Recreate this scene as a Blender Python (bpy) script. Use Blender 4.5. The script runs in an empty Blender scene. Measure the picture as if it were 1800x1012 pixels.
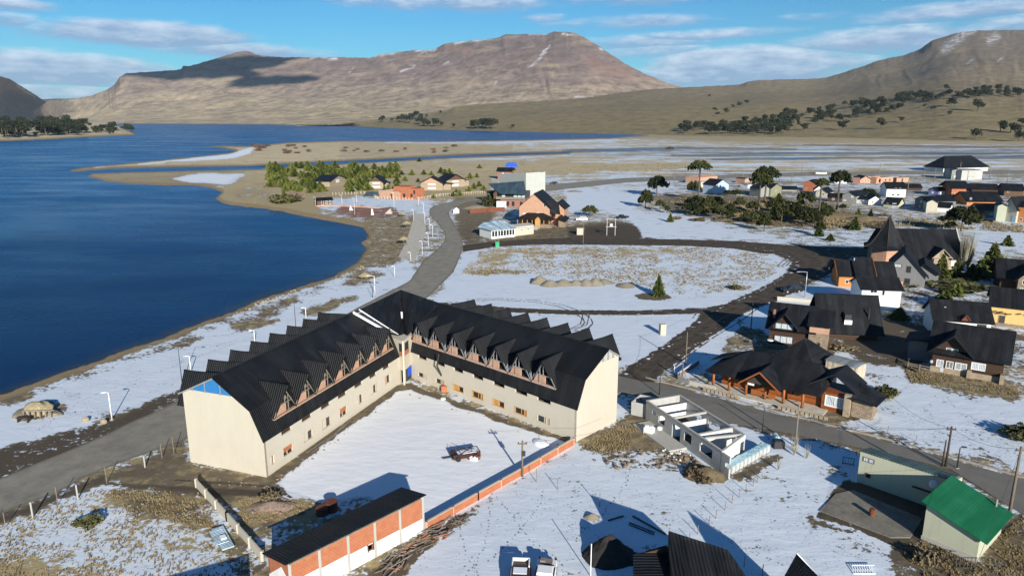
import bpy, bmesh, math, random
import numpy as np
from mathutils import Vector, Matrix
from mathutils.bvhtree import BVHTree
R = math.radians
sc = bpy.context.scene
col = sc.collection
# ---------------------------------------------------------------- camera, sun, sky, exposure
CAM_H, FPX, YH = 40.0, 1250.0, 205.0            # metres above the lake plain, focal length and horizon line (1800 px wide frame)
PITCH = math.atan((506 - YH) / FPX)
cd = bpy.data.cameras.new('camera'); cam = bpy.data.objects.new('camera', cd); col.objects.link(cam)
cam.location = (0, 0, CAM_H); cam.rotation_euler = (math.pi / 2 - PITCH, 0, 0)
cd.sensor_width = 36; cd.lens = FPX / 1800 * 36; cd.clip_start = 0.5; cd.clip_end = 40000
sc.camera = cam
SUN_AZ, SUN_EL = 162.5, 18.5                     # clockwise from +Y
sd = bpy.data.lights.new('sun', 'SUN'); sun = bpy.data.objects.new('sun', sd); col.objects.link(sun)
sd.energy = 4.6; sd.angle = R(0.53); sd.color = (1.0, 0.93, 0.82)
dv = Vector((math.sin(R(SUN_AZ)) * math.cos(R(SUN_EL)), math.cos(R(SUN_AZ)) * math.cos(R(SUN_EL)), math.sin(R(SUN_EL))))
sun.rotation_euler = dv.to_track_quat('Z', 'Y').to_euler()
sc.view_settings.view_transform = 'Standard'; sc.view_settings.look = 'None'
sc.view_settings.exposure = 0.70; sc.view_settings.gamma = 1
_c, _s = math.cos(PITCH), math.sin(PITCH)
def ray(x, y):
    dx = (x - 900) / FPX; dy = -(y - 506) / FPX
    return (dx, _c + dy * _s, -_s + dy * _c)
def G(x, y, z=0.0):
    """world point at height z seen at photo pixel (x, y)"""
    d = ray(x, y); t = (z - CAM_H) / d[2]
    return Vector((d[0] * t, d[1] * t, z))
def PX(X, Y, Z):
    z = Z - CAM_H; fw = Y * _c - z * _s; up = Y * _s + z * _c
    return 900 + FPX * X / fw, 506 - FPX * up / fw
def HT(b, ytop, z0=0.0):
    """height of a vertical thing standing at ground pixel b whose top is at pixel row ytop"""
    g = G(b[0], b[1], z0); lo, hi = 0.0, 200.0
    for _ in range(40):
        m = (lo + hi) / 2
        if PX(g.x, g.y, z0 + m)[1] > ytop: lo = m
        else: hi = m
    return lo

# ---------------------------------------------------------------- node helpers
class NT:
    def __init__(s, tree): s.t = tree; s.n = tree.nodes; s.l = tree.links
    def new(s, typ, **kw):
        n = s.n.new(typ)
        for k, v in kw.items(): setattr(n, k, v)
        return n
    def put(s, sock, v):
        if hasattr(v, 'links') or isinstance(v, bpy.types.NodeSocket): s.l.new(v, sock)
        else:
            if isinstance(v, (tuple, list)) and len(v) == 3 and sock.type == 'RGBA': v = (*v, 1)
            sock.default_value = v
    def math(s, op, a, b=0.0, c=None, clamp=False):
        n = s.new('ShaderNodeMath', operation=op, use_clamp=clamp)
        s.put(n.inputs[0], a); s.put(n.inputs[1], b)
        if c is not None: s.put(n.inputs[2], c)
        return n.outputs[0]
    def mix(s, f, a, b, mode='MIX'):
        n = s.new('ShaderNodeMix', data_type='RGBA', blend_type=mode)
        s.put(n.inputs[0], f); s.put(n.inputs[6], a); s.put(n.inputs[7], b)
        return n.outputs[2]
    def noise(s, vec, scale, detail=3, rough=0.55, dist=0.0):
        n = s.new('ShaderNodeTexNoise'); s.put(n.inputs['Vector'], vec)
        n.inputs['Scale'].default_value = scale; n.inputs['Detail'].default_value = detail
        n.inputs['Roughness'].default_value = rough; n.inputs['Distortion'].default_value = dist
        return n.outputs[0]
    def ramp(s, f, stops):
        n = s.new('ShaderNodeValToRGB'); s.put(n.inputs[0], f)
        e = n.color_ramp.elements
        while len(e) < len(stops): e.new(0.5)
        for i, (p, c) in enumerate(stops): e[i].position = p; e[i].color = (*c, 1) if len(c) == 3 else c
        return n.outputs[0]
    def rng(s, v, a, b, c=0.0, d=1.0, smooth=False):
        n = s.new('ShaderNodeMapRange', clamp=True)
        if smooth: n.interpolation_type = 'SMOOTHSTEP'
        s.put(n.inputs[0], v)
        for i, q in enumerate((a, b, c, d)): s.put(n.inputs[i + 1], q)
        return n.outputs[0]
    def mapping(s, vec, scale=(1, 1, 1), rot=(0, 0, 0), loc=(0, 0, 0)):
        n = s.new('ShaderNodeMapping'); s.put(n.inputs[0], vec)
        n.inputs['Scale'].default_value = scale; n.inputs['Rotation'].default_value = rot; n.inputs['Location'].default_value = loc
        return n.outputs[0]
    def attr(s, name):
        n = s.new('ShaderNodeAttribute', attribute_name=name); return n.outputs['Fac']
    def bump(s, h, strength=0.5, dist=0.1):
        n = s.new('ShaderNodeBump'); s.put(n.inputs['Height'], h)
        n.inputs['Strength'].default_value = strength; n.inputs['Distance'].default_value = dist
        return n.outputs[0]
def material(name, rough=0.8, color=(0.5, 0.5, 0.5), spec=None, metal=0.0):
    m = bpy.data.materials.new(name); m.use_nodes = True
    t = NT(m.node_tree); b = m.node_tree.nodes['Principled BSDF']
    b.inputs['Roughness'].default_value = rough; b.inputs['Base Color'].default_value = (*color, 1)
    b.inputs['Metallic'].default_value = metal
    if spec is not None: b.inputs['Specular IOR Level'].default_value = spec
    return m, t, b
def coord(t, which='Object'):
    return t.new('ShaderNodeTexCoord').outputs[which]

# ---------------------------------------------------------------- world: Nishita sky with procedural clouds
w = bpy.data.worlds.new('World'); sc.world = w; w.use_nodes = True
t = NT(w.node_tree); w.node_tree.nodes.clear()
out = t.new('ShaderNodeOutputWorld'); bg = t.new('ShaderNodeBackground')
sky = t.new('ShaderNodeTexSky', sky_type='NISHITA'); sky.sun_disc = False
sky.sun_elevation = R(SUN_EL); sky.sun_rotation = R(SUN_AZ); sky.air_density = 1.0; sky.dust_density = 0.3; sky.ozone_density = 2.5; sky.altitude = 900
SKY = 0.06
base = t.mix(1.0, sky.outputs[0], (SKY, SKY, SKY), 'MULTIPLY')
hs = t.new('ShaderNodeHueSaturation'); hs.inputs['Saturation'].default_value = 1.25; hs.inputs['Value'].default_value = 1.0
t.put(hs.inputs['Color'], base); base = t.mix(1.0, hs.outputs[0], (.28, .86, 1.08), 'MULTIPLY')   # the deep cyan blue of the dry winter air
gen = coord(t, 'Generated')
nrm = t.new('ShaderNodeVectorMath', operation='NORMALIZE'); t.put(nrm.inputs[0], gen)
sep = t.new('ShaderNodeSeparateXYZ'); t.put(sep.inputs[0], nrm.outputs[0])
az = t.math('ARCTAN2', sep.outputs[0], sep.outputs[1]); el = t.math('ARCSINE', sep.outputs[2])
cmb = t.new('ShaderNodeCombineXYZ'); t.put(cmb.inputs[0], az); t.put(cmb.inputs[1], t.math('MULTIPLY', el, 3.6))
cvec = cmb.outputs[0]
n1 = t.noise(cvec, 7.0, 8, 0.62); n2 = t.noise(cvec, 26.0, 6, 0.6)
nz = t.math('ADD', t.math('MULTIPLY', n1, 0.7), t.math('MULTIPLY', n2, 0.3))
def azel(x, y):
    d = ray(x, y); L = math.sqrt(sum(q * q for q in d)); return math.atan2(d[0], d[1]), math.asin(d[2] / L)
# (centre px x, y, half width, half height, density, tilt)
CL = [(255, 60, 200, 27, 1.6, .03), (70, 120, 235, 36, 1.5, .04), (420, 88, 190, 15, .75, .06), (30, 8, 75, 13, .9, 0), (20, 36, 60, 14, .6, 0), (60, 165, 160, 26, .8, 0),
      (800, 2, 200, 22, .8, 0), (1100, -5, 160, 16, .7, 0), (1310, 118, 240, 42, 1.6, -.04), (1210, 135, 140, 30, 1.1, 0), (1560, 70, 260, 26, .95, -.12), (1130, 75, 150, 14, .55, 0),
      (1250, 62, 170, 11, .7, -.06), (1720, 18, 260, 18, .8, -.08), (1100, 40, 140, 12, .5, 0), (1790, 45, 120, 26, .8, 0), (1420, 30, 60, 8, .4, 0), (1160, 90, 110, 20, .5, 0), (960, 32, 40, 8, .5, 0)]
tot = None; shd = None
for (cx, cy, rx, ry, dn, tl) in CL:
    a0, e0 = azel(cx, cy); ax, _ = azel(cx + rx, cy); _, ey = azel(cx, cy - ry)
    wa = max(abs(ax - a0), .01); we = max(abs(ey - e0), .004)
    u = t.math('MULTIPLY', t.math('SUBTRACT', az, a0), 1 / wa)
    v = t.math('MULTIPLY', t.math('SUBTRACT', el, e0), 1 / we)
    v = t.math('SUBTRACT', v, t.math('MULTIPLY', u, -tl * rx / ry * .3))
    r2 = t.math('ADD', t.math('MULTIPLY', u, u), t.math('MULTIPLY', v, v))
    fall = t.math('MULTIPLY', t.math('SUBTRACT', 1.0, r2), dn)
    fall = t.math('MAXIMUM', fall, -1.0)
    sh = t.math('MULTIPLY', v, 1.0)
    if tot is None: tot, shd = fall, sh
    else:
        gt = t.math('GREATER_THAN', fall, tot)
        shd = t.math('ADD', t.math('MULTIPLY', gt, sh), t.math('MULTIPLY', t.math('SUBTRACT', 1.0, gt), shd))
        tot = t.math('MAXIMUM', tot, fall)
den = t.math('ADD', tot, t.math('MULTIPLY', t.math('SUBTRACT', nz, 0.5), 3.8))
dens = t.rng(den, -0.35, 0.95, 0, 1, True)
dens = t.math('MULTIPLY', dens, 0.88)
lit = t.rng(t.math('ADD', shd, t.math('MULTIPLY', t.math('SUBTRACT', n2, .5), 4.0)), -0.5, 1.5)
ccol = t.mix(lit, (0.16, 0.25, 0.40), (0.52, 0.59, 0.66))
final = t.mix(dens, base, ccol)
t.put(bg.inputs[0], final); bg.inputs[1].default_value = 1.0
w.node_tree.links.new(bg.outputs[0], out.inputs[0])

# ---------------------------------------------------------------- numpy noise and pixel-plane helpers
_rs = np.random.RandomState(5); _perm = _rs.rand(512, 512)
def vnoise(x, y):
    xi = np.floor(x).astype(int); yi = np.floor(y).astype(int); fx = x - xi; fy = y - yi
    fx = fx * fx * (3 - 2 * fx); fy = fy * fy * (3 - 2 * fy)
    g = lambda a, b: _perm[a % 512, b % 512]
    return (g(xi, yi) * (1 - fx) + g(xi + 1, yi) * fx) * (1 - fy) + (g(xi, yi + 1) * (1 - fx) + g(xi + 1, yi + 1) * fx) * fy
def fbm(x, y, o=4, g=.5):
    s = 0; a = 1; tt = 0
    for i in range(o): s = s + a * vnoise(x * 2 ** i + 17 * i, y * 2 ** i + 31 * i); tt += a; a *= g
    return s / tt
def sdist(px, py, poly):
    """signed distance to a polygon in photo pixels, positive inside"""
    P = np.array(poly, float); d = np.full(px.shape, 1e18); ins = np.zeros(px.shape, bool)
    for i in range(len(P)):
        a = P[i]; b = P[(i + 1) % len(P)]; e = b - a
        wx = px - a[0]; wy = py - a[1]
        h = np.clip((wx * e[0] + wy * e[1]) / max(e @ e, 1e-9), 0, 1)
        d = np.minimum(d, (wx - e[0] * h) ** 2 + (wy - e[1] * h) ** 2)
        c = (a[1] <= py) != (b[1] <= py)
        if b[1] != a[1]:
            ins ^= c & (px < (b[0] - a[0]) * (py - a[1]) / (b[1] - a[1]) + a[0])
    return np.where(ins, 1, -1) * np.sqrt(d)
def sstep(x, a, b):
    q = np.clip((x - a) / (b - a), 0, 1); return q * q * (3 - 2 * q)
def grid_mesh(name, V, attrs, mat, nrow, ncol, kind='structure', smooth=True):
    me = bpy.data.meshes.new(name)
    idx = np.arange(nrow * ncol).reshape(nrow, ncol)
    F = np.stack([idx[:-1, :-1], idx[:-1, 1:], idx[1:, 1:], idx[1:, :-1]], -1).reshape(-1, 4)
    me.vertices.add(len(V)); me.vertices.foreach_set('co', V.astype(np.float32).ravel())
    me.loops.add(F.size); me.loops.foreach_set('vertex_index', F.astype(np.int32).ravel())
    me.polygons.add(len(F)); me.polygons.foreach_set('loop_start', np.arange(0, F.size, 4, dtype=np.int32))
    me.polygons.foreach_set('loop_total', np.full(len(F), 4, np.int32))
    if smooth: me.polygons.foreach_set('use_smooth', np.ones(len(F), bool))
    me.update(calc_edges=True)
    for k, v in attrs.items():
        a = me.attributes.new(k, 'FLOAT', 'POINT'); a.data.foreach_set('value', v.astype(np.float32).ravel())
    me.materials.append(mat)
    o = bpy.data.objects.new(name, me); col.objects.link(o)
    if kind: o['kind'] = kind
    return o

LAKE = [(-900, 1100), (-900, 900), (-300, 790), (0, 689), (111, 650), (235, 606), (300, 584), (360, 560), (402, 546), (452, 523), (513, 504), (585, 481), (610, 468), (627, 459), (643, 434), (634, 423), (648, 412),
        (639, 398), (611, 391), (570, 384), (536, 378), (509, 372), (468, 365), (411, 359), (392, 355), (378, 347), (390, 336), (370, 328), (336, 324), (290, 324), (235, 322), (188, 317), (154, 309), (161, 304),
        (215, 301.5), (300, 299.5), (400, 297.5), (450, 296), (514, 292), (582, 288), (684, 282.5), (800, 276), (900, 272), (1000, 268.5),
        (1000, 266.5), (900, 268.5), (800, 272), (684, 278), (582, 283), (514, 286.5), (440, 291), (300, 292.5), (200, 295), (138, 300), (120, 300), (130, 296), (168, 291), (235, 285), (336, 275), (403, 268), (416, 264), (386, 258.5), (363, 256.5), (390, 255.5), (437, 256.5), (504, 250), (600, 247), (768, 247.5),
        (916, 245.5), (1070, 242), (1137, 237.5), (1100, 235), (969, 232), (869, 230), (768, 227), (600, 221.5), (470, 218.8), (300, 217.5), (202, 217.5), (236, 234), (238, 237), (150, 241), (80, 245), (0, 248), (-300, 256), (-900, 275)]
# nearground zones: polygon in photo pixels, feather in pixels, and what lies there
Z = []
def zone(poly, fe, **kw): Z.append((poly, fe * (1.7 if fe > 3 else 1), kw))
def ell(cx, cy, rx, ry, rot=0):
    a = R(rot); return [(cx + rx * math.cos(q) * math.cos(a) - ry * math.sin(q) * math.sin(a), cy + rx * math.cos(q) * math.sin(a) + ry * math.sin(q) * math.cos(a)) for q in [i * math.pi / 8 for i in range(16)]]
zone([(-900, 292), (2700, 292), (2700, 1400), (-900, 1400)], 8, snow=.5, tan=.55, mud=.1)
zone([(-900, 200), (1100, 200), (1180, 245), (600, 246), (400, 258), (200, 262), (-900, 300)], 4, snow=.0, tan=1, mud=0)
zone([(1000, 232), (2700, 238), (2700, 258), (1300, 251), (1000, 246)], 4, snow=.02, tan=.8, mud=.1, far=1)
zone([(600, 246), (1100, 240), (1300, 250), (2700, 256), (2700, 294), (600, 296)], 4, snow=.47, tan=.7, mud=.15)
zone([(1130, 262), (1400, 256), (2700, 256), (2700, 278), (1600, 283), (1300, 283), (1000, 272)], 4, snow=.52, tan=.1, mud=.1, wet=.75)
zone([(990, 264), (1100, 261), (1200, 258.5), (1400, 262), (1400, 265), (1200, 262), (1100, 265.5), (990, 269.5)], 1, snow=0, tan=0, mud=.3, wet=1.6)
zone([(1180, 272), (1400, 268), (1800, 268), (2400, 268), (2400, 271), (1800, 271.5), (1400, 272), (1180, 275)], 1, snow=.1, tan=0, wet=1.5)
zone([(1250, 279), (1500, 276), (1800, 275), (2400, 275), (2400, 278), (1500, 280), (1250, 282)], 1, snow=.1, tan=0, wet=1.4)
zone([(1300, 254), (1500, 255), (1800, 258), (1800, 259.5), (1500, 257)], 1, snow=0, mud=.8, tan=0)
zone([(560, 246), (900, 246), (1050, 243), (1100, 248), (900, 252), (700, 253)], 2, snow=.75, tan=.8)
zone([(420, 262), (520, 249), (620, 250), (900, 256), (900, 268), (600, 278), (420, 286), (400, 276)], 3, snow=.12, tan=.95)
zone([(240, 287), (336, 277), (403, 270), (430, 262), (448, 258), (440, 270), (400, 280), (300, 285), (240, 290)], 2, snow=1.2, tan=.5)
zone([(235, 290), (420, 284), (560, 280), (560, 286), (420, 290), (240, 293)], 2, snow=.1, tan=.4)
zone([(150, 303), (300, 301), (430, 299), (430, 326), (300, 325), (150, 312)], 3, snow=.12, tan=.35, mud=.15)
zone([(300, 316), (350, 305), (430, 305), (440, 318), (425, 325), (340, 322)], 2, snow=1.1)
zone([(430, 294), (560, 290), (800, 284), (1000, 284), (1000, 305), (840, 312), (470, 300)], 3, snow=.06, tan=1.0)
zone([(1000, 284), (1900, 284), (2700, 288), (2700, 306), (1000, 306)], 3, snow=.55, tan=.8)
zone([(1000, 286), (1160, 286), (1250, 292), (1160, 300), (1000, 302)], 3, snow=.2, tan=1)
zone([(380, 350), (400, 325), (440, 300), (470, 295), (860, 300), (860, 350), (760, 350), (560, 345), (560, 400), (480, 380)], 4, snow=.1, tan=.95)
zone([(400, 340), (440, 325), (480, 335), (470, 350), (420, 350)], 4, snow=.35, tan=.5)
zone([(560, 355), (640, 345), (760, 352), (750, 378), (690, 390), (560, 366)], 4, snow=.72, tan=.4)
zone([(600, 362), (690, 366), (700, 378), (640, 386), (585, 374)], 3, snow=.3, tan=.2, red=.85)
zone([(640, 385), (730, 376), (745, 400), (700, 470), (640, 480), (600, 500), (650, 440)], 6, snow=.26, tan=.5, mud=.1)
zone([(640, 480), (720, 455), (735, 495), (690, 530), (560, 600), (320, 690), (0, 800), (-300, 900), (-300, 790), (0, 700), (235, 622), (402, 560), (520, 512)], 5, snow=.86, tan=.3)
zone([(0, 696), (235, 614), (402, 554), (600, 490), (620, 500), (410, 572), (240, 634), (0, 722)], 5, snow=.62, tan=.2, mud=.1)
for (cx, cy, rx, ry) in [(640, 490, 34, 7), (448, 568, 45, 9), (505, 527, 18, 6), (70, 722, 46, 13), (190, 735, 30, 8), (560, 545, 30, 8), (30, 700, 30, 5), (480, 545, 25, 5), (330, 600, 25, 4), (600, 530, 30, 5), (715, 415, 20, 8)]:
    zone(ell(cx, cy, rx, ry, -12), 5, snow=.12, tan=.55)
zone([(0, 790), (200, 735), (320, 682), (320, 700), (200, 765), (0, 850), (-400, 1000), (-400, 940)], 5, snow=.3, tan=.1, mud=.75)
zone([(800, 345), (870, 350), (860, 395), (850, 425), (815, 435), (800, 400)], 4, snow=.15, tan=.35, mud=.35)
zone([(850, 395), (1000, 398), (1130, 385), (1140, 415), (1000, 424), (860, 424)], 4, snow=.12, tan=.45, mud=.35)
zone([(1000, 400), (1080, 392), (1130, 392), (1150, 420), (1090, 424), (1000, 422)], 4, snow=.02, tan=.1, mud=.85)
zone([(990, 330), (1130, 332), (1120, 368), (1000, 372)], 4, snow=.88, tan=.4)
zone([(960, 318), (1300, 318), (1300, 340), (1100, 345)], 4, snow=.62, tan=.5)
zone([(1060, 365), (1200, 378), (1330, 412), (1400, 425), (1130, 418), (1110, 392)], 5, snow=.85, tan=.3)
zone([(1150, 345), (1350, 340), (1460, 362), (1560, 375), (1560, 400), (1400, 400), (1300, 380), (1180, 368)], 8, snow=.1, tan=.15, mud=.5)
zone([(1400, 365), (1800, 375), (2700, 380), (2700, 470), (1650, 440), (1560, 400), (1540, 380)], 6, snow=.5, tan=.65)
zone([(1690, 390), (2700, 390), (2700, 470), (1700, 440)], 8, snow=.78, tan=.4)
zone([(1380, 400), (1540, 402), (1530, 440), (1400, 430)], 6, snow=.6, tan=.4)
zone([(1180, 300), (2700, 292), (2700, 372), (1300, 345), (1180, 340)], 8, snow=.50, tan=.35, mud=.4)
# the fenced field inside the loop road
zone([(820, 440), (1000, 432), (1240, 432), (1360, 445), (1388, 470), (1340, 505), (1240, 545), (1000, 552), (790, 535), (770, 520)], 5, snow=.93, tan=.4, mud=0)
zone([(850, 440), (1000, 434), (1240, 436), (1350, 448), (1380, 470), (1330, 505), (1210, 520), (1080, 500), (940, 480), (800, 485), (830, 455)], 8, snow=.70, tan=.7, mud=0)
zone([(845, 440), (900, 436), (1230, 436), (1200, 446), (900, 450), (880, 470), (840, 468)], 7, snow=.42, tan=.9)
zone(ell(870, 480, 60, 4), 3, snow=.3, tan=.6)
zone(ell(1150, 521, 30, 7), 3, snow=.05, tan=.2, mud=.4)
zone(ell(1300, 505, 30, 4), 3, snow=.3, tan=.6)
zone([(780, 540), (1000, 556), (1240, 552), (1190, 600), (1120, 645), (1080, 640), (1000, 600), (760, 530)], 4, snow=.97, tan=.2)
zone([(770, 525), (900, 545), (950, 570), (1000, 590), (900, 590), (760, 545)], 4, snow=.7, mud=.5)
# lots east of the loop road
zone([(1250, 560), (1350, 530), (1500, 480), (1560, 500), (1480, 620), (1280, 640), (1200, 660), (1180, 640)], 6, snow=.9, tan=.2)
zone([(1300, 560), (1350, 590), (1400, 640), (1330, 660), (1270, 620)], 6, snow=.3, tan=.5, mud=.3)
zone([(1600, 480), (2700, 470), (2700, 640), (1620, 640), (1560, 560)], 8, snow=.5, tan=.35, mud=.35)
zone([(1460, 560), (1560, 560), (1600, 640), (1500, 650), (1440, 630)], 8, snow=.3, tan=.3, mud=.4)
zone([(1470, 610), (1560, 640), (1640, 680), (1800, 700), (2700, 800), (2700, 900), (1800, 820), (1600, 775), (1480, 730), (1440, 700)], 6, snow=.80, tan=.3)
zone([(1480, 590), (1560, 556), (1640, 575), (1650, 600), (1620, 645), (1500, 636)], 7, snow=.18, tan=.1, mud=.6)
zone([(1590, 640), (1640, 655), (1780, 680), (1800, 690), (1780, 705), (1600, 670)], 5, snow=.1, tan=.6, mud=.25)
zone(ell(1555, 694, 26, 8), 4, snow=.3, tan=.5); zone(ell(1475, 725, 40, 16), 5, snow=.05, tan=.5, mud=.2)
zone([(1100, 660), (1180, 680), (1330, 722), (1450, 752), (1640, 802), (1800, 845), (2200, 960), (2200, 990), (1800, 900), (1660, 826), (1450, 775), (1280, 745), (1130, 700)], 5, snow=.2, tan=.2, mud=.55)
# building plots in the foreground
zone([(1060, 700), (1130, 705), (1270, 745), (1370, 765), (1500, 800), (1700, 860), (1640, 960), (1800, 1100), (700, 1400), (640, 1020), (750, 945), (1000, 795), (1080, 745)], 6, snow=.86, tan=.35)
zone([(1270, 860), (1400, 800), (1500, 830), (1500, 860), (1430, 900), (1330, 900)], 8, snow=.76)
zone([(1400, 900), (1480, 920), (1600, 980), (1560, 1020), (1440, 960)], 8, snow=.70, mud=.2)
zone([(1020, 775), (1080, 745), (1110, 730), (1180, 780), (1260, 840), (1240, 850), (1150, 815), (1060, 795), (1020, 790)], 6, snow=.12, tan=.5, mud=.2)
zone([(1060, 780), (1200, 800), (1230, 830), (1120, 825), (1050, 800)], 6, snow=.5, mud=.3)
zone([(1105, 700), (1135, 705), (1135, 740), (1100, 735)], 5, snow=.3, mud=.5)
zone(ell(1240, 832, 34, 12, 20), 5, snow=.0, tan=.7, mud=.2)
zone([(1285, 835), (1360, 795), (1385, 800), (1300, 850)], 4, snow=.3, tan=.3, mud=.4)
zone([(1420, 905), (1500, 935), (1500, 942), (1420, 915)], 5, snow=.3, mud=.6)
zone([(1492, 842), (1660, 895), (1635, 965), (1560, 955), (1440, 905), (1465, 862)], 3, snow=.0, mud=.8, tan=.1)
zone([(1570, 950), (1625, 945), (1720, 990), (1760, 930), (1800, 900), (1900, 1100), (1640, 1100), (1560, 1000)], 6, snow=.2, tan=.4, mud=.5)
zone([(680, 985), (760, 925), (800, 905), (830, 905), (770, 950), (720, 1000), (660, 1060), (600, 1060)], 4, snow=.12, tan=.3, mud=.4)
# hotel courtyard
zone([(698, 676), (722, 676), (1010, 776), (1000, 784), (722, 690), (700, 690), (480, 850), (465, 842)], 2, snow=.1, tan=.3, mud=.25)
zone([(486, 852), (590, 768), (702, 688), (718, 686), (860, 733), (1012, 785), (745, 938), (650, 872), (560, 882)], 2.5, snow=1.25, tan=.3)
zone([(340, 830), (480, 850), (500, 860), (470, 960), (450, 985), (360, 880)], 6, snow=.4, tan=.5, mud=.2)
zone([(410, 880), (470, 868), (555, 890), (540, 905), (430, 925)], 5, snow=.02, tan=.75, mud=.1)
zone([(320, 775), (340, 820), (480, 845), (500, 862), (360, 860), (230, 850), (180, 835), (250, 815)], 6, snow=.02, tan=.35, mud=.25)
zone([(180, 848), (300, 855), (480, 862), (480, 872), (340, 872), (180, 862)], 3, snow=.0, tan=.0, mud=.85)
# field at the bottom left
zone([(-400, 1080), (0, 915), (180, 852), (350, 870), (460, 1010), (470, 1200), (-400, 1200)], 5, snow=.66, tan=.8, mud=0)
zone([(190, 862), (340, 866), (360, 900), (380, 930), (300, 920), (230, 905)], 10, snow=.2, tan=.5, mud=.45)
zone([(-100, 985), (60, 975), (90, 1010), (60, 1100), (-100, 1100)], 12, snow=.3, tan=.95)
zone([(360, 880), (400, 930), (470, 1010), (420, 1010), (370, 940)], 6, snow=.3, tan=.4, mud=.2)
zone([(-400, 1000), (0, 906), (180, 836), (185, 848), (0, 922), (-400, 1050)], 4, snow=.1, tan=.1, mud=.7)

ys = np.concatenate([np.array([206.0, 207, 208, 209, 210, 211]), np.arange(212, 300, 1.1), np.arange(300, 700, 1.7), np.arange(700, 1060, 2.2), np.array([1075, 1100, 1150, 1250, 1400, 1700])])
xs = np.concatenate([np.arange(-2400, -400, 60), np.arange(-400, -20, 12), np.arange(-20, 1822, 2.2), np.arange(1822, 2300, 12), np.arange(2300, 4300, 60)])
XX, YY = np.meshgrid(xs, ys)
DY = -(YY - 506) / FPX
tt = -CAM_H / (-_s + DY * _c)
VX = (XX - 900) / FPX * tt; VY = (_c + DY * _s) * tt
sl = -sdist(XX, YY, LAKE)                       # positive on land
wob = (fbm(XX / 16, YY / 8, 3) - .5) * 5 * np.clip((YY - 240) / 250, .12, 1)
slw = sl + wob
zz = np.clip(-0.6 + 0.13 * slw, -3.0, 0.0)
# low knoll of the wooded point across the water and the foreshore bank
isl = np.clip(sdist(XX, YY, [(-900, 275), (-300, 256), (0, 247), (80, 244), (150, 240), (230, 236), (200, 219), (0, 214), (-900, 214)]), 0, 12) / 12
zz = zz + 12 * sstep(isl, 0, 1)
att = {k: np.zeros(XX.shape) for k in ('snow', 'tan', 'mud', 'red', 'wet', 'far')}
att['tan'][:] = .9
fwx = XX + (fbm(XX / 30, YY / 14, 3) - .5) * 16 * np.clip((YY - 230) / 150, .1, 1); fwy = YY + (fbm(XX / 30 + 50, YY / 14 + 9, 3) - .5) * 9 * np.clip((YY - 230) / 150, .1, 1)
for poly, fe, kw in Z:
    b = np.array(poly); m = (XX > b[:, 0].min() - 30) & (XX < b[:, 0].max() + 30) & (YY > b[:, 1].min() - 20) & (YY < b[:, 1].max() + 20)
    q = sstep(sdist(fwx[m], fwy[m], poly), -fe, fe)
    for k, v in kw.items(): att[k][m] = att[k][m] * (1 - q) + v * q
    for k in ('red', 'wet'):
        if k not in kw: att[k][m] *= (1 - q)
bw = np.clip((YY - 205) / 300, .25, 1.6)
beach = 1 - sstep(slw, 6 * bw, 12 * bw)
att['snow'] *= (1 - beach); att['mud'] *= (1 - beach); att['sand'] = beach

m_ground, t, b = material('ground_snow_and_dry_grass', 0.95, spec=0.15)
P = coord(t)
A = {k: t.attr(k) for k in ('snow', 'tan', 'mud', 'red', 'wet', 'sand', 'far')}
nf = t.noise(P, 1.5, 4, 0.65); nm = t.noise(P, 0.22, 4, 0.6); nl = t.noise(P, 0.03, 4, 0.6)
strv = t.mapping(P, (0.006, 0.045, 1)); nstr = t.noise(strv, 1.0, 9, 0.74)
nfar = t.noise(P, 0.03, 10, 0.74)
dist = t.new('ShaderNodeSeparateXYZ'); t.put(dist.inputs[0], P); Yc = dist.outputs[1]
fark = t.rng(Yc, 250, 600)                       # coarser patches far off
ncomb = t.mix(fark, t.math('ADD', t.math('MULTIPLY', nf, .5), t.math('MULTIPLY', nm, .5)), t.math('ADD', t.math('MULTIPLY', nfar, .5), t.math('MULTIPLY', nstr, .5)))
sv = t.math('MULTIPLY', t.math('SUBTRACT', ncomb, 0.5), t.rng(fark, 0, 1, 3.2, 4.6))
sv = t.math('ADD', t.math('SUBTRACT', A['snow'], 0.5), t.math('MULTIPLY', sv, 0.9))
smask = t.rng(sv, -0.05, 0.10)
dry = t.mix(nf, (0.30, 0.235, 0.12), (0.46, 0.37, 0.20))
soil = t.mix(nm, (0.115, 0.092, 0.062), (0.20, 0.165, 0.115))
gtex = t.math('ADD', A['tan'], t.math('MULTIPLY', t.math('SUBTRACT', t.noise(P, 0.5, 5, .7), .5), 2.2))
g = t.mix(t.rng(gtex, .35, .75), soil, dry)
fartone = t.ramp(t.math('ADD', t.math('MULTIPLY', nfar, .6), t.math('MULTIPLY', nstr, .4)), [(.30, (.30, .23, .14)), (.44, (.64, .53, .34)), (.58, (.52, .43, .27)), (.68, (.30, .24, .15))])
g = t.mix(t.math('MULTIPLY', fark, .8), g, fartone)
scr = t.rng(t.noise(P, .07, 8, .75), .56, .62)
g = t.mix(t.math('MULTIPLY', t.math('MULTIPLY', scr, fark), .65), g, (.13, .10, .07))
olive = t.mix(nstr, (.20, .165, .085), (.40, .33, .19))
g = t.mix(t.math('MULTIPLY', A['far'], .6), g, olive)
g = t.mix(A['mud'], g, t.mix(nf, (0.035, 0.028, 0.022), (0.085, 0.066, 0.048)))
g = t.mix(A['red'], g, t.mix(nf, (0.20, 0.085, 0.06), (0.30, 0.15, 0.11)))
g = t.mix(A['sand'], g, t.mix(t.math('ADD', t.math('MULTIPLY', nm, .5), t.math('MULTIPLY', nf, .5)), (0.15, 0.11, 0.06), (0.38, 0.29, 0.165)))
wetn = t.noise(t.mapping(P, (0.0045, 0.05, 1)), 1.0, 5, 0.65)
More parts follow.
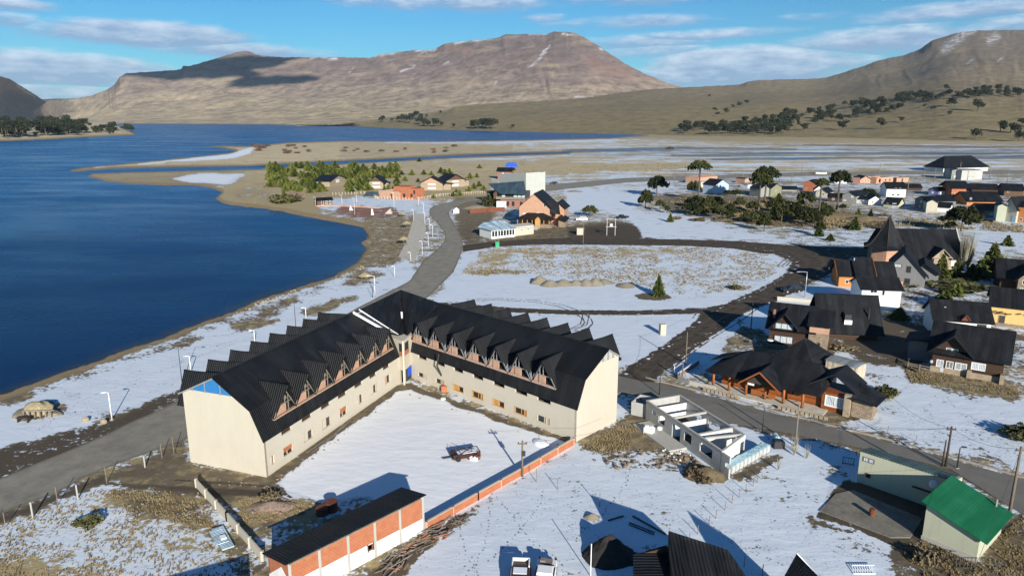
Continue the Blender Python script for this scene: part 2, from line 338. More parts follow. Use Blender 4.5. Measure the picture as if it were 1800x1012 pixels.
wm = t.math('MULTIPLY', A['wet'], t.rng(wetn, .42, .56))
g = t.mix(wm, g, (0.045, 0.085, 0.13))
sm2 = t.math('MULTIPLY', smask, t.math('SUBTRACT', 1.0, t.math('MULTIPLY', wm, .75)))
speck = t.rng(t.noise(P, 2.6, 3, .6), .70, .73)     # stones and stalks poking through
snowc = t.mix(nm, (0.56, 0.63, 0.70), (0.70, 0.75, 0.80)); snowc = t.mix(t.rng(A['snow'], 1.0, 1.15), snowc, (0.80, 0.82, 0.84))
snowc = t.mix(t.math('MULTIPLY', speck, t.rng(Yc, 30, 160, .8, .3)), snowc, (0.16, 0.13, 0.10))
fc = t.mix(sm2, g, snowc)
t.put(b.inputs['Base Color'], fc)
t.put(b.inputs['Roughness'], t.mix(wm, t.mix(sm2, (.97,) * 3, (.6,) * 3), (.25,) * 3))
hgt = t.math('ADD', t.math('MULTIPLY', sm2, .5), t.math('MULTIPLY', t.mix(sm2, nf, nm), .8))
hgt = t.math('ADD', hgt, t.math('MULTIPLY', t.noise(t.mapping(P, (.5, 1.1, 1), (0, 0, .6)), .55, 5, .6), 1.1))
t.put(b.inputs['Normal'], t.bump(hgt, .32, .24))
ground = grid_mesh('ground', np.stack([VX, VY, zz], -1).reshape(-1, 3), att, m_ground, len(ys), len(xs))

# ---------------------------------------------------------------- lake
m_water, t, b = material('lake_water', 0.28, (0.004, 0.03, 0.085), spec=0.06)
P = coord(t); w1 = t.noise(t.mapping(P, (.55, 1.0, 1), (0, 0, .5)), .8, 4, .6); w2 = t.noise(t.mapping(P, (.03, .12, 1)), 1.0, 5, .6)
d_ = t.new('ShaderNodeSeparateXYZ'); t.put(d_.inputs[0], P)
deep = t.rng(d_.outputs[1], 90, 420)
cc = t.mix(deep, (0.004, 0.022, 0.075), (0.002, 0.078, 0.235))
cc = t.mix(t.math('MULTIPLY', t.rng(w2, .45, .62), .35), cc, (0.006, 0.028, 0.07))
t.put(b.inputs['Base Color'], cc)
t.put(b.inputs['Normal'], t.bump(t.math('ADD', w1, t.math('MULTIPLY', w2, 2.0)), .35, .12))
b.inputs['IOR'].default_value = 1.33
sh = t.attr('shallow')
cc = t.mix(t.math('MULTIPLY', sh, t.rng(w2, .3, .7, .35, .85)), cc, (.055, .055, .035)); t.put(b.inputs['Base Color'], cc)
rg = t.noise(t.mapping(P, (.012, .035, 1), (0, 0, .35)), 1.0, 5, .65); t.put(b.inputs['Roughness'], t.rng(rg, .35, .65, .20, .36))
sub_ = (slice(None, None, 2), slice(None, None, 2)); LX, LY = VX[sub_], VY[sub_]; nrl, ncl = LX.shape
lake = grid_mesh('lake', np.stack([LX, LY, np.full(LX.shape, -.6)], -1).reshape(-1, 3), dict(shallow=(sstep(slw, -16, 1) * np.clip((YY - 300) / 250, 0, 1))[sub_]), m_water, nrl, ncl)

# ---------------------------------------------------------------- mountains
def interp(pts, x): 
    a = np.array(pts, float); return np.interp(x, a[:, 0], a[:, 1])
def segdist(px, py, segs):
    d = np.full(px.shape, 1e9)
    for (x0, y0, x1, y1, wd) in segs:
        ex, ey = x1 - x0, y1 - y0; h = np.clip(((px - x0) * ex + (py - y0) * ey) / max(ex * ex + ey * ey, 1e-6), 0, 1)
        d = np.minimum(d, np.hypot(px - x0 - ex * h, py - y0 - ey * h) / wd)
    return d
def mountain(name, x0, x1, sky_pts, foot_pts, ridge_depth, prof, mat, seed, gully=1.0, snow=[], red=[], nrow=150, step=2.0, foot_z=-1.0):
    xs = np.arange(x0, x1, step); n = len(xs)
    ysk = interp(sky_pts, xs) + (fbm(xs / 5 + seed, xs * 0, 3) - .5) * 1.6; yft = interp(foot_pts, xs); rd = interp(ridge_depth, xs)
    u = (xs - 900) / FPX
    # depth (world Y) of the foot from its row on the plain
    dyf = -(yft - 506) / FPX; tf = -CAM_H / (-_s + dyf * _c); Yf = (_c + dyf * _s) * tf; kf = tf / Yf
    dys = -(ysk - 506) / FPX; Zr = CAM_H + rd * (-_s + dys * _c) / (_c + dys * _s)
    Xf = u * tf; kr = 1 / (_c + dys * _s); Xr = u * rd * kr
    T = np.linspace(0, 1, nrow)[:, None]
    Yw = Yf + (rd - Yf) * T; Xw = Xf + (Xr - Xf) * T
    pz = np.interp(T, [p[0] for p in prof], [p[1] for p in prof])
    kw = int(70 / step); ker = np.hanning(2 * kw + 1); ker /= ker.sum(); Zs = np.convolve(np.pad(Zr, kw, mode='edge'), ker, 'valid'); Zs = np.minimum(Zs, Zr * 1.02 + 5)
    bl = sstep(T, .80, .995); Zw = foot_z + ((Zs - foot_z) * (1 - bl) + (Zr - foot_z) * bl) * pz
    az_ = xs[None, :] / 30.0 + seed
    Q = pz + .0 * T
    wrp = 1.8 * (fbm(az_ * .5 + 7, Q * 2.5 + seed, 4) - .5)
    rid = 1 - 2 * np.abs(fbm(az_ * .9 + wrp * 2 + 1.3 * Q, Q * 2.6 + wrp + seed, 6, .55) - .5)
    env = (np.clip(T, 0, 1) ** 1.2) * (1 - T ** 6)
    big = fbm(az_ / 3 + wrp, Q * 2.6 + seed * 3, 5) - .5
    Zw = Zw + env * gully * (Zr - foot_z) * (.17 * (rid - .85) + .16 * big) + env * (fbm(az_ * 4 + wrp * 3, Q * 20 + seed, 4) - .5) * (Zr - foot_z) * .045 * gully
    # back side
    Tb = np.linspace(.05, 1, 12)[:, None]
    Yb = rd + 2600 * Tb; Xb = Xr * (1 + 2600 * Tb / rd); Zb = foot_z + (Zr - foot_z) * (1 - Tb ** 1.6)
    V = np.stack([np.vstack([Xw, Xb]), np.vstack([Yw, Yb]), np.vstack([Zw, Zb])], -1)
    X_, Y_, Z_ = V[..., 0], V[..., 1], V[..., 2] - CAM_H
    fw = Y_ * _c - Z_ * _s; up = Y_ * _s + Z_ * _c; px = 900 + FPX * X_ / fw; py = 506 - FPX * up / fw
    sn = np.zeros(px.shape)
    if snow: sn = 1 - sstep(segdist(px + 5 * (fbm(px / 7, py / 5, 3) - .5), py + 5 * (fbm(px / 7 + 9, py / 5, 3) - .5), snow), .3, 1.5)
    rdm = np.zeros(px.shape)
    if red: rdm = 1 - sstep(segdist(px, py, red), .3, 1.5)
    hh = np.vstack([np.broadcast_to(T, Yw.shape), np.ones(Yb.shape)])
    ridv = np.vstack([rid, np.ones(Yb.shape) * .5])
    o = grid_mesh(name, V.reshape(-1, 3), dict(h=hh, snow=sn, red=rdm, rid=ridv, py=(205 - py) / 150), mat, V.shape[0], n)
    return o
def mat_hill(name, low, mid, high, cliff, scale=.004, dark=(.06, .05, .045), streak=1.0):
    m, t, b = material(name, .97, spec=.1)
    P = coord(t); h = t.attr('py'); hr = t.attr('h'); rid = t.attr('rid')
    n1 = t.noise(P, scale, 7, .65); n2 = t.noise(P, scale * 7, 6, .7); n3 = t.noise(t.mapping(P, (1, 1, 5)), scale * 1.6, 6, .65)
    hh = t.math('ADD', h, t.math('MULTIPLY', t.math('SUBTRACT', n1, .5), .55))
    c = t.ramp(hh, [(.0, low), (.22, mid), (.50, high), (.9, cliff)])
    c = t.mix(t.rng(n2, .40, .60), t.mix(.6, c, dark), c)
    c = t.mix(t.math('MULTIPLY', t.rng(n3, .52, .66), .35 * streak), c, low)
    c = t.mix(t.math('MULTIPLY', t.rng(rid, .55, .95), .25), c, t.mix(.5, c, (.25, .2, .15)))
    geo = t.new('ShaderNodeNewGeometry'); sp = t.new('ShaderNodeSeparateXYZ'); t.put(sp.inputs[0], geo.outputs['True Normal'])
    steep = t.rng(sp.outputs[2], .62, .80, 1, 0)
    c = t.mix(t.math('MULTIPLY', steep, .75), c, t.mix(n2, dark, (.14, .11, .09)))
    c = t.mix(t.math('MULTIPLY', t.attr('red'), .4), c, (.27, .15, .115))
    sa = t.math('MULTIPLY', t.attr('snow'), t.rng(n2, .42, .62, 0, .6))
    c = t.mix(sa, c, (.8, .82, .86))
    t.put(b.inputs['Base Color'], c)
    t.put(b.inputs['Normal'], t.bump(t.math('ADD', n1, t.math('MULTIPLY', n2, .5)), .55, 1 / scale * .05))
    return m
mh1 = mat_hill('mountain_scree_and_steppe', (.58, .46, .28), (.42, .33, .235), (.255, .185, .165), (.175, .13, .125), .0016)
mh2 = mat_hill('hill_olive_steppe', (.27, .215, .105), (.235, .19, .11), (.27, .215, .145), (.19, .15, .12), .004, (.10, .088, .058))
mh3 = mat_hill('mountain_grey_blue', (.34, .31, .24), (.17, .16, .14), (.14, .13, .12), (.11, .10, .10), .003)
SKY_A = [(60, 196), (84, 178), (134, 173), (161, 168), (188, 158), (200, 150), (203, 146), (210, 136), (222, 129), (302, 124), (318, 122), (322, 116), (330, 117), (353, 111), (386, 101), (420, 91), (437, 90), (453, 97), (497, 101), (554, 101), (600, 101),
         (650, 102), (667, 96), (724, 89), (761, 88), (781, 77), (835, 71), (875, 67), (889, 61), (963, 60), (973, 56), (1006, 57), (1020, 62), (1053, 81), (1063, 89), (1097, 111), (1131, 129), (1178, 148), (1230, 160), (1400, 175)]
mountain('mountain', 60, 1400, SKY_A, [(60, 211), (202, 217), (300, 217.2), (470, 218.3), (600, 221), (700, 222), (1400, 224)], [(60, 7500), (200, 6800), (430, 7200), (780, 6600), (1000, 6000), (1100, 5600), (1400, 5000)],
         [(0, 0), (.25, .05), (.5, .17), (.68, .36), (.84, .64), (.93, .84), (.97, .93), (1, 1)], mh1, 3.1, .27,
         snow=[(460, 98, 500, 101, 3), (548, 101, 590, 103, 3), (645, 101, 700, 93, 2), (735, 91, 765, 87, 4), (800, 76, 870, 68, 2.5), (930, 61, 962, 60, 2), (990, 60, 1003, 62, 3), (965, 82, 940, 112, 2.6), (940, 112, 925, 122, 1.6), (612, 130, 624, 116, 1.6), (780, 113, 788, 107, 1.8), (705, 126, 730, 116, 1.6), (688, 112, 696, 110, 1.5), (868, 150, 872, 144, 1.5), (1010, 172, 1028, 169, 1.5), (1053, 84, 1058, 88, 2)],
         red=[(1040, 108, 1095, 135, 9), (1090, 122, 1110, 140, 8), (790, 84, 830, 90, 6)], step=2.0)
SKY_B = [(520, 221), (600, 219), (640, 213), (700, 205), (790, 194), (800, 188), (830, 184), (950, 178), (1030, 172), (1130, 158), (1200, 154), (1301, 149), (1314, 144), (1334, 141), (1422, 139), (1449, 137), (1479, 129), (1496, 123), (1519, 116), (1546, 106), (1590, 97), (1617, 87), (1637, 72), (1653, 67), (1687, 57), (1717, 54), (1800, 53), (1950, 50), (2300, 70), (2700, 120)]
hill = mountain('hill', 520, 2700, SKY_B, [(520, 221.5), (620, 221.6), (700, 226), (900, 231.5), (1100, 236), (1200, 239), (1500, 243), (1650, 247), (1800, 249), (2700, 252)], [(520, 3200), (800, 3000), (1200, 3600), (1500, 4200), (1700, 4600), (2700, 4600)],
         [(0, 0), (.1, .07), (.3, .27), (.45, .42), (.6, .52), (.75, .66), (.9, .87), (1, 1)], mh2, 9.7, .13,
         snow=[(1660, 88, 1690, 62, 9), (1690, 62, 1712, 56, 5), (1740, 72, 1752, 64, 8), (1700, 112, 1710, 105, 2), (1755, 108, 1762, 102, 2), (1000, 172, 1030, 170, 1.2)], step=3.0)
mountain('far_mountain', -900, 112, [(-900, 40), (-300, 80), (0, 134), (17, 139), (30, 147), (67, 170), (84, 182), (91, 190), (112, 205)], [(-900, 208), (0, 208.6), (112, 209)], [(-900, 6000), (0, 6500), (112, 8500)],
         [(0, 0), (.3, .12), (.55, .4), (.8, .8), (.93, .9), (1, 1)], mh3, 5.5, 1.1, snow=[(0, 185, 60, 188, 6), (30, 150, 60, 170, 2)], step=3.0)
mountain('distant_range', 30, 1500, [(30, 178), (84, 174), (140, 173), (200, 178), (400, 190), (900, 190), (1150, 160), (1210, 153), (1250, 156), (1500, 150)], [(30, 207.5), (1500, 207.5)], [(30, 14500), (1500, 14500)],
         [(0, 0), (.4, .2), (.8, .75), (1, 1)], mh3, 1.5, .5, step=8.0, nrow=40, snow=[(1180, 154, 1230, 153, 2)])
hill_me = hill.data
hill_bvh = BVHTree.FromPolygons([v.co[:] for v in hill_me.vertices], [p.vertices[:] for p in hill_me.polygons])
def H(x, y):
    """world point on the hill seen at photo pixel (x, y)"""
    d = Vector(ray(x, y)).normalized(); h = hill_bvh.ray_cast(Vector((0, 0, CAM_H)), d, 20000)
    g = G(x, y, 0) if d.z < -0.001 else None
    if h[0] is None: return g
    if g is not None and g.length < h[0].length: return g
    return h[0]

# ================================================================ object helpers
rnd = random.Random(7)
def tag(o, label=None, cat=None, group=None, kind=None):
    if label: o['label'] = label
    if cat: o['category'] = cat
    if group: o['group'] = group
    if kind: o['kind'] = kind
    return o
def thing(name, label, cat, loc, rot=0.0, group=None):
    o = bpy.data.objects.new(name, None); col.objects.link(o); o.location = loc; o.rotation_euler = (0, 0, rot); o.empty_display_size = .5
    return tag(o, label, cat, group)
class MB:
    def __init__(s): s.v = []; s.f = []; s.m = []
    def face(s, pts, mi=0):
        n = len(s.v); s.v += [tuple(p) for p in pts]; s.f.append(tuple(range(n, n + len(pts)))); s.m.append(mi)
    def box(s, x0, y0, z0, x1, y1, z1, mi=0):
        n = len(s.v)
        s.v += [(x0, y0, z0), (x1, y0, z0), (x1, y1, z0), (x0, y1, z0), (x0, y0, z1), (x1, y0, z1), (x1, y1, z1), (x0, y1, z1)]
        for f in ((0, 3, 2, 1), (4, 5, 6, 7), (0, 1, 5, 4), (1, 2, 6, 5), (2, 3, 7, 6), (3, 0, 4, 7)): s.f.append(tuple(n + i for i in f)); s.m.append(mi)
        return s
    def prism(s, poly, axis, a, b, mi=0):
        """extrude a 2D polygon: axis 'x' poly=(y,z); 'y' poly=(x,z); 'z' poly=(x,y)"""
        f = {'x': lambda p, q: (q, p[0], p[1]), 'y': lambda p, q: (p[0], q, p[1]), 'z': lambda p, q: (p[0], p[1], q)}[axis]
        n = len(s.v); k = len(poly)
        s.v += [f(p, a) for p in poly] + [f(p, b) for p in poly]
        s.f.append(tuple(range(n, n + k))[::-1]); s.f.append(tuple(range(n + k, n + 2 * k))); s.m += [mi, mi]
        for i in range(k): s.f.append((n + i, n + (i + 1) % k, n + k + (i + 1) % k, n + k + i)); s.m.append(mi)
        return s
    def slab(s, pts, th, mi=0):
        """thick sheet under a planar polygon"""
        n = len(s.v); k = len(pts)
        P = [Vector(p) for p in pts]; nn = (P[1] - P[0]).cross(P[2] - P[0]).normalized()
        if nn.z < 0: nn = -nn
        s.v += [tuple(p) for p in P] + [tuple(p - nn * th) for p in P]
        s.f.append(tuple(range(n, n + k))); s.f.append(tuple(range(n + k, n + 2 * k))[::-1]); s.m += [mi, mi]
        for i in range(k): s.f.append((n + i, n + (i + 1) % k, n + k + (i + 1) % k, n + k + i)); s.m.append(mi)
        return s
    def bar(s, a, b, w, mi=0, h=None):
        a = Vector(a); b = Vector(b); d = (b - a); L = d.length; d.normalize(); h = h or w
        r = d.cross(Vector((0, 0, 1))); r = r.normalized() if r.length > 1e-4 else Vector((1, 0, 0)); u = r.cross(d)
        n = len(s.v)
        for p in (a, b):
            for (i, j) in ((-1, -1), (1, -1), (1, 1), (-1, 1)): s.v.append(tuple(p + r * w / 2 * i + u * h / 2 * j))
        for f in ((0, 1, 2, 3), (7, 6, 5, 4), (0, 4, 5, 1), (1, 5, 6, 2), (2, 6, 7, 3), (3, 7, 4, 0)): s.f.append(tuple(n + i for i in f)); s.m.append(mi)
        return s
    def tube(s, pts, rads, seg=8, mi=0, cap=True):
        pts = [Vector(p) for p in pts]; n0 = len(s.v)
        if not hasattr(rads, '__len__'): rads = [rads] * len(pts)
        for i, p in enumerate(pts):
            d = (pts[min(i + 1, len(pts) - 1)] - pts[max(i - 1, 0)]).normalized()
            r = d.cross(Vector((0, 0, 1))); r = r.normalized() if r.length > 1e-3 else Vector((1, 0, 0)); u = r.cross(d).normalized()
            for k in range(seg):
                a = 2 * math.pi * k / seg; s.v.append(tuple(p + r * math.cos(a) * rads[i] + u * math.sin(a) * rads[i]))
        for i in range(len(pts) - 1):
            for k in range(seg):
                a = n0 + i * seg + k; b = n0 + i * seg + (k + 1) % seg; s.f.append((a, b, b + seg, a + seg)); s.m.append(mi)
        if cap: s.f.append(tuple(n0 + k for k in range(seg))[::-1]); s.f.append(tuple(n0 + (len(pts) - 1) * seg + k for k in range(seg))); s.m += [mi, mi]
        return s
    def build(s, name, mats, parent=None, smooth=False, loc=None, rot=None, mesh_only=False):
        me = bpy.data.meshes.new(name); me.from_pydata(s.v, [], s.f)
        if not isinstance(mats, (list, tuple)): mats = [mats]
        for m in mats: me.materials.append(m)
        if len(mats) > 1: me.polygons.foreach_set('material_index', s.m)
        if smooth: me.polygons.foreach_set('use_smooth', [True] * len(me.polygons))
        me.update()
        if mesh_only: return me
        return link(name, me, parent, loc, rot)
def link(name, me, parent=None, loc=None, rot=None):
    o = bpy.data.objects.new(name, me); col.objects.link(o)
    if parent is not None: o.parent = parent
    if loc is not None: o.location = loc
    if rot is not None: o.rotation_euler = (0, 0, rot)
    return o
def copy_tree(o, parent=None):
    c = o.copy(); col.objects.link(c); c.parent = parent
    for ch in o.children: copy_tree(ch, c)
    return c

# ================================================================ materials
M = {}
def plain(name, c, rough=.7, var=.12, scale=1.5, bump=0.0, metal=0.0, spec=.3):
    m, t, b = material(name, rough, c, spec=spec, metal=metal); P = coord(t)
    n = t.math('ADD', t.math('MULTIPLY', t.noise(P, scale, 5, .65), .6), t.math('MULTIPLY', t.noise(P, scale * 9, 3, .6), .4))
    lo = tuple(q * (1 - var * 1.6) for q in c); hi = tuple(min(1, q * (1 + var)) for q in c)
    t.put(b.inputs['Base Color'], t.mix(t.rng(n, .32, .68), lo, hi))
    if bump: t.put(b.inputs['Normal'], t.bump(n, bump, .05))
    M[name] = m; return m
def plaster(name, c, dirt=(.30, .27, .22)):
    m, t, b = material(name, .9, c, spec=.2); P = coord(t)
    n = t.noise(P, .5, 6, .65); n2 = t.noise(t.mapping(P, (2.5, 2.5, .25)), 1.0, 4, .6); sp = t.new('ShaderNodeSeparateXYZ'); t.put(sp.inputs[0], P)
    foot = t.rng(t.math('ADD', sp.outputs[2], t.math('MULTIPLY', n, 1.2)), .25, .95, .55, 0)
    cc = t.mix(t.rng(n, .35, .7, 0, .35), c, tuple(q * .82 for q in c))
    cc = t.mix(t.rng(n2, .52, .72, 0, .25), cc, dirt)
    cc = t.mix(foot, cc, dirt); t.put(b.inputs['Base Color'], cc)
    t.put(b.inputs['Normal'], t.bump(t.noise(P, 6, 3), .2, .02)); M[name] = m; return m
def corr(name, c, axis='X', period=.3, rough=.45, depth=.04, metal=.0, var=.35, rib=.22, seam=.3):
    m, t, b = material(name, rough, c, spec=.14, metal=metal); P = coord(t)
    sp = t.new('ShaderNodeSeparateXYZ'); t.put(sp.inputs[0], P)
    s = t.math('SINE', t.math('MULTIPLY', sp.outputs['XYZ'.index(axis)], 2 * math.pi / period))
    n = t.noise(P, .35, 5, .7); n2 = t.noise(t.mapping(P, (1.2, .15, .15) if axis == 'X' else (.15, 1.2, .15)), 1.0, 4, .6)
    f = t.math('ADD', t.math('MULTIPLY', n, .5), t.math('MULTIPLY', n2, .5))
    lo = tuple(q * (1 - var) for q in c); hi = tuple(min(1, q * (1 + var * 1.8) + .004) for q in c)
    cc = t.mix(t.rng(f, .35, .65), lo, hi)
    br = t.new('ShaderNodeTexBrick'); mp = P if axis == 'Y' else t.mapping(P, (1, 1, 1), (0, 0, math.pi / 2)); t.put(br.inputs[0], mp); br.inputs['Scale'].default_value = 1; br.inputs['Brick Width'].default_value = 3.1; br.inputs['Row Height'].default_value = 1.05; br.inputs['Mortar Size'].default_value = .025
    br.inputs[1].default_value = (1 - seam,) * 3 + (1,); br.inputs[2].default_value = (1 + seam,) * 3 + (1,); br.inputs[3].default_value = (1 - seam * 1.7,) * 3 + (1,); cc = t.mix(1.0, cc, br.outputs[0], 'MULTIPLY')
    cc = t.mix(t.rng(s, .2, 1, 0, rib), cc, tuple(min(1, q * 2.2 + .012) for q in c))
    t.put(b.inputs['Base Color'], cc); t.put(b.inputs['Roughness'], t.rng(f, .3, .7, rough - .08, rough + .2))
    t.put(b.inputs['Normal'], t.bump(s, .8, depth)); M[name] = m; return m
def courses(name, c1, c2, mortar, bw=.4, bh=.2, rough=.9, ms=.02):
    m, t, b = material(name, rough, c1, spec=.2); P = coord(t); sp = t.new('ShaderNodeSeparateXYZ'); t.put(sp.inputs[0], P)
    cb = t.new('ShaderNodeCombineXYZ'); t.put(cb.inputs[0], t.math('ADD', sp.outputs[0], sp.outputs[1])); t.put(cb.inputs[1], sp.outputs[2])
    br = t.new('ShaderNodeTexBrick'); t.put(br.inputs[0], cb.outputs[0])
    for i, q in ((1, c1), (2, c2), (3, mortar)): br.inputs[i].default_value = (*q, 1)
    br.inputs['Scale'].default_value = 1; br.inputs['Mortar Size'].default_value = ms; br.inputs['Brick Width'].default_value = bw; br.inputs['Row Height'].default_value = bh
    n = t.noise(P, .9, 5, .65)
    t.put(b.inputs['Base Color'], t.mix(t.rng(n, .45, .75, 0, .5), br.outputs[0], tuple(q * .62 for q in c1)))
    t.put(b.inputs['Normal'], t.bump(br.outputs[1], -.5, .02)); M[name] = m; return m
def planks(name, c, axis='Z', period=.2, rough=.75):
    m, t, b = material(name, rough, c, spec=.3); P = coord(t); sp = t.new('ShaderNodeSeparateXYZ'); t.put(sp.inputs[0], P)
    q = sp.outputs[2] if axis == 'Z' else t.math('ADD', sp.outputs[0], sp.outputs[1])
    fr = t.math('FRACT', t.math('MULTIPLY', q, 1 / period)); idx = t.math('FLOOR', t.math('MULTIPLY', q, 1 / period))
    wn = t.new('ShaderNodeTexWhiteNoise', noise_dimensions='1D'); t.put(wn.inputs[1], idx)
    gap = t.math('GREATER_THAN', t.math('ABSOLUTE', t.math('SUBTRACT', fr, .5)), .42)
    cc = t.mix(wn.outputs[0], tuple(q_ * .7 for q_ in c), tuple(min(1, q_ * 1.25) for q_ in c))
    cc = t.mix(t.rng(t.noise(P, 2, 4), .4, .7, 0, .4), cc, tuple(q_ * .5 for q_ in c))
    cc = t.mix(t.math('MULTIPLY', gap, .8), cc, tuple(q_ * .2 for q_ in c)); t.put(b.inputs['Base Color'], cc)
    t.put(b.inputs['Normal'], t.bump(t.math('ABSOLUTE', t.math('SUBTRACT', fr, .5)), -.6, .05)); M[name] = m; return m
plaster('cream_plaster', (.50, .458, .378), (.42, .37, .29))
plaster('white_plaster', (.74, .74, .72)); plaster('beige_plaster', (.50, .46, .37)); plaster('grey_plaster', (.27, .275, .26)); plaster('pale_green_plaster', (.44, .45, .34)); plaster('olive_plaster', (.22, .22, .14))
plaster('blue_plaster', (.40, .50, .60)); plaster('violet_plaster', (.14, .15, .34)); plaster('yellow_plaster', (.66, .44, .17)); plaster('concrete', (.40, .39, .36)); plain('yard_concrete', (.20, .185, .15), .95, .3, .6); plaster('tower_concrete', (.40, .415, .385)); plaster('orange_plaster', (.52, .20, .06)); plaster('grey_cladding', (.17, .175, .18))
corr('black_roof_x', (.0085, .0095, .0115), 'X'); corr('black_roof_y', (.0085, .0095, .0115), 'Y')
corr('slate_roof_x', (.0095, .0105, .013), 'X', .22, .62, .012); corr('slate_roof_y', (.0095, .0105, .013), 'Y', .22, .62, .012)
corr('green_roof', (.008, .105, .046), 'X', .25, .6, .003, var=.15, rib=.0, seam=.05); corr('teal_roof', (.05, .085, .08), 'X', .3); corr('grey_metal_roof', (.20, .22, .23), 'X', .3, .4); corr('blue_grey_roof', (.045, .07, .085), 'X', .4, .4, var=.2)
corr('zinc_sheet', (.34, .45, .52), 'X', .25, .45); corr('purple_black_roof', (.014, .013, .022), 'Y', .27, .5)
courses('hollow_brick', (.43, .135, .060), (.36, .10, .045), (.38, .22, .14), .34, .19); courses('pale_brick', (.50, .27, .17), (.42, .21, .13), (.46, .36, .28), .34, .19); courses('red_brick', (.27, .09, .06), (.22, .07, .05), (.3, .2, .16), .25, .09)
courses('grey_block', (.40, .40, .38), (.34, .34, .33), (.46, .46, .44), .4, .2); courses('stone', (.22, .165, .115), (.34, .27, .19), (.17, .14, .11), .45, .26, ms=.035); courses('pale_stone', (.40, .33, .23), (.30, .23, .16), (.26, .22, .17), .5, .3, ms=.04)
planks('orange_log', (.27, .082, .021), 'Z', .24, .5); planks('dark_log', (.062, .034, .022), 'Z', .26); planks('pale_planks', (.60, .50, .38), 'H', .25); planks('brown_wood', (.13, .075, .045), 'Z', .2); planks('red_fence', (.20, .065, .035), 'H', .18)
plain('orange_wood', (.31, .10, .027), .45, .25, 3); plain('dark_wood', (.06, .045, .035), .8); plain('grey_wood', (.22, .19, .155), .85, .25); plain('honey_wood', (.50, .27, .09), .6, .2); plain('white_paint', (.80, .80, .78), .5, .05)
plain('galvanised_steel', (.50, .51, .52), .4, .1, metal=.6); plain('dark_metal', (.035, .036, .04), .5); plain('brick_dust_wood', (.40, .17, .09), .8, .25); plain('rust', (.16, .055, .03), .85, .3); plain('blue_tarp', (.03, .17, .42), .5, .15)
plain('red_paint', (.05, .018, .016), .4, .2); plain('silver_paint', (.46, .47, .48), .3, .08, metal=.4); plain('black_paint', (.012, .012, .014), .25, .1); plain('rubber', (.02, .02, .02), .85); plain('pale_blue_plastic', (.36, .56, .64), .35, .3, 1.6); plain('milky_film', (.50, .53, .52), .4, .3, 2)
plain('thatch', (.34, .28, .17), .95, .3, 4, .5); plain('gravel_pile', (.24, .21, .155), .98, .18, 2.5, .8); plain('dark_gravel', (.028, .026, .025), .98, .3, 3, .8); plain('rock', (.20, .15, .105), .95, .35, 2, .8); plain('rubble_mix', (.30, .22, .165), .95, .45, 4, .8)
plain('snow_cap', (.78, .81, .85), .6, .04); plain('trunk_bark', (.105, .088, .07), .95, .25, 3); plain('pole_wood', (.17, .135, .10), .9, .2); plain('bare_twigs', (.16, .10, .085), .95, .25); plain('pale_twigs', (.33, .30, .22), .95, .2); plain('dry_grass', (.44, .35, .18), .95, .3, 1.2)
plain('asphalt', (.165, .155, .135), .93, .12, .4); plain('paving', (.52, .48, .40), .9, .2, .8); plain('bright_blue', (.01, .07, .50), .4, .1); plain('curb_concrete', (.33, .30, .26), .9, .2, 1.0); plain('green_box', (.02, .35, .12), .5)
m, t, b = material('window_glass', .08, (.02, .028, .035), spec=.6); M['glass'] = m
m, t, b = material('curtained_glass', .3, (.42, .46, .50), spec=.5); P = coord(t); sp = t.new('ShaderNodeSeparateXYZ'); t.put(sp.inputs[0], P)
t.put(b.inputs['Base Color'], t.mix(t.rng(t.math('SINE', t.math('MULTIPLY', t.math('ADD', sp.outputs[0], sp.outputs[1]), 28)), -1, 1), (.25, .32, .38), (.66, .70, .72))); M['curtain'] = m
def foliage(name, a, c, sc_=.8):
    m, t, b = material(name, .9, a, spec=.12); P = coord(t); n = t.noise(P, sc_, 3, .6)
    oi = t.new('ShaderNodeObjectInfo'); k = t.math('ADD', t.math('MULTIPLY', t.math('SUBTRACT', oi.outputs['Random'], .5), .5), n)
    t.put(b.inputs['Base Color'], t.mix(t.rng(k, .25, .75), a, c)); M[name] = m
foliage('araucaria_green', (.016, .022, .008), (.062, .068, .022)); foliage('pine_green', (.045, .065, .015), (.17, .185, .045)); foliage('fir_green', (.020, .036, .010), (.10, .11, .026)); foliage('forest_green', (.014, .021, .012), (.040, .048, .024), .2)
foliage('bush_olive', (.045, .05, .02), (.15, .14, .06)); foliage('bush_red', (.10, .065, .05), (.19, .13, .105)); foliage('scrub_brown', (.10, .075, .045), (.20, .16, .10))

# ================================================================ roads and tracks
def resample(pts, n):
    P = np.array(pts, float); L = np.concatenate([[0], np.cumsum(np.hypot(*np.diff(P, axis=0).T))]); s = np.linspace(0, L[-1], n)
    return np.stack([np.interp(s, L, P[:, 0]), np.interp(s, L, P[:, 1])], -1)
def strip(name, left, right, mat, z=.03, n=160, jit=.25, across=8, lab=None):
    """a paved or trodden strip between two edges given in photo pixels"""
    a = resample([G(*p)[:2] for p in left], n); b_ = resample([G(*p)[:2] for p in right], n)
    ww = np.hypot(*(a - b_).T)
    jn = lambda k: (fbm(np.arange(n) * .8 + k, np.zeros(n) + k, 3) - .5) * jit * 2
    a = a + (a - b_) / ww[:, None] * jn(3)[:, None]; b_ = b_ + (b_ - a) / ww[:, None] * jn(9)[:, None]
    u = np.linspace(0, 1, across + 1)[None, :, None]
    V = a[:, None, :] * (1 - u) + b_[:, None, :] * u
    V = np.concatenate([V, np.full(V.shape[:2] + (1,), z)], -1); V[:, 1:-1, 2] += .012
    e = np.broadcast_to(u[..., 0], V.shape[:2]); o = grid_mesh(name, V.reshape(-1, 3), dict(u=e), mat, n, across + 1); return o
m_road, t, b = material('gravel_road', .95, (.15, .14, .12), spec=.2); P = coord(t); u_ = t.attr('u')
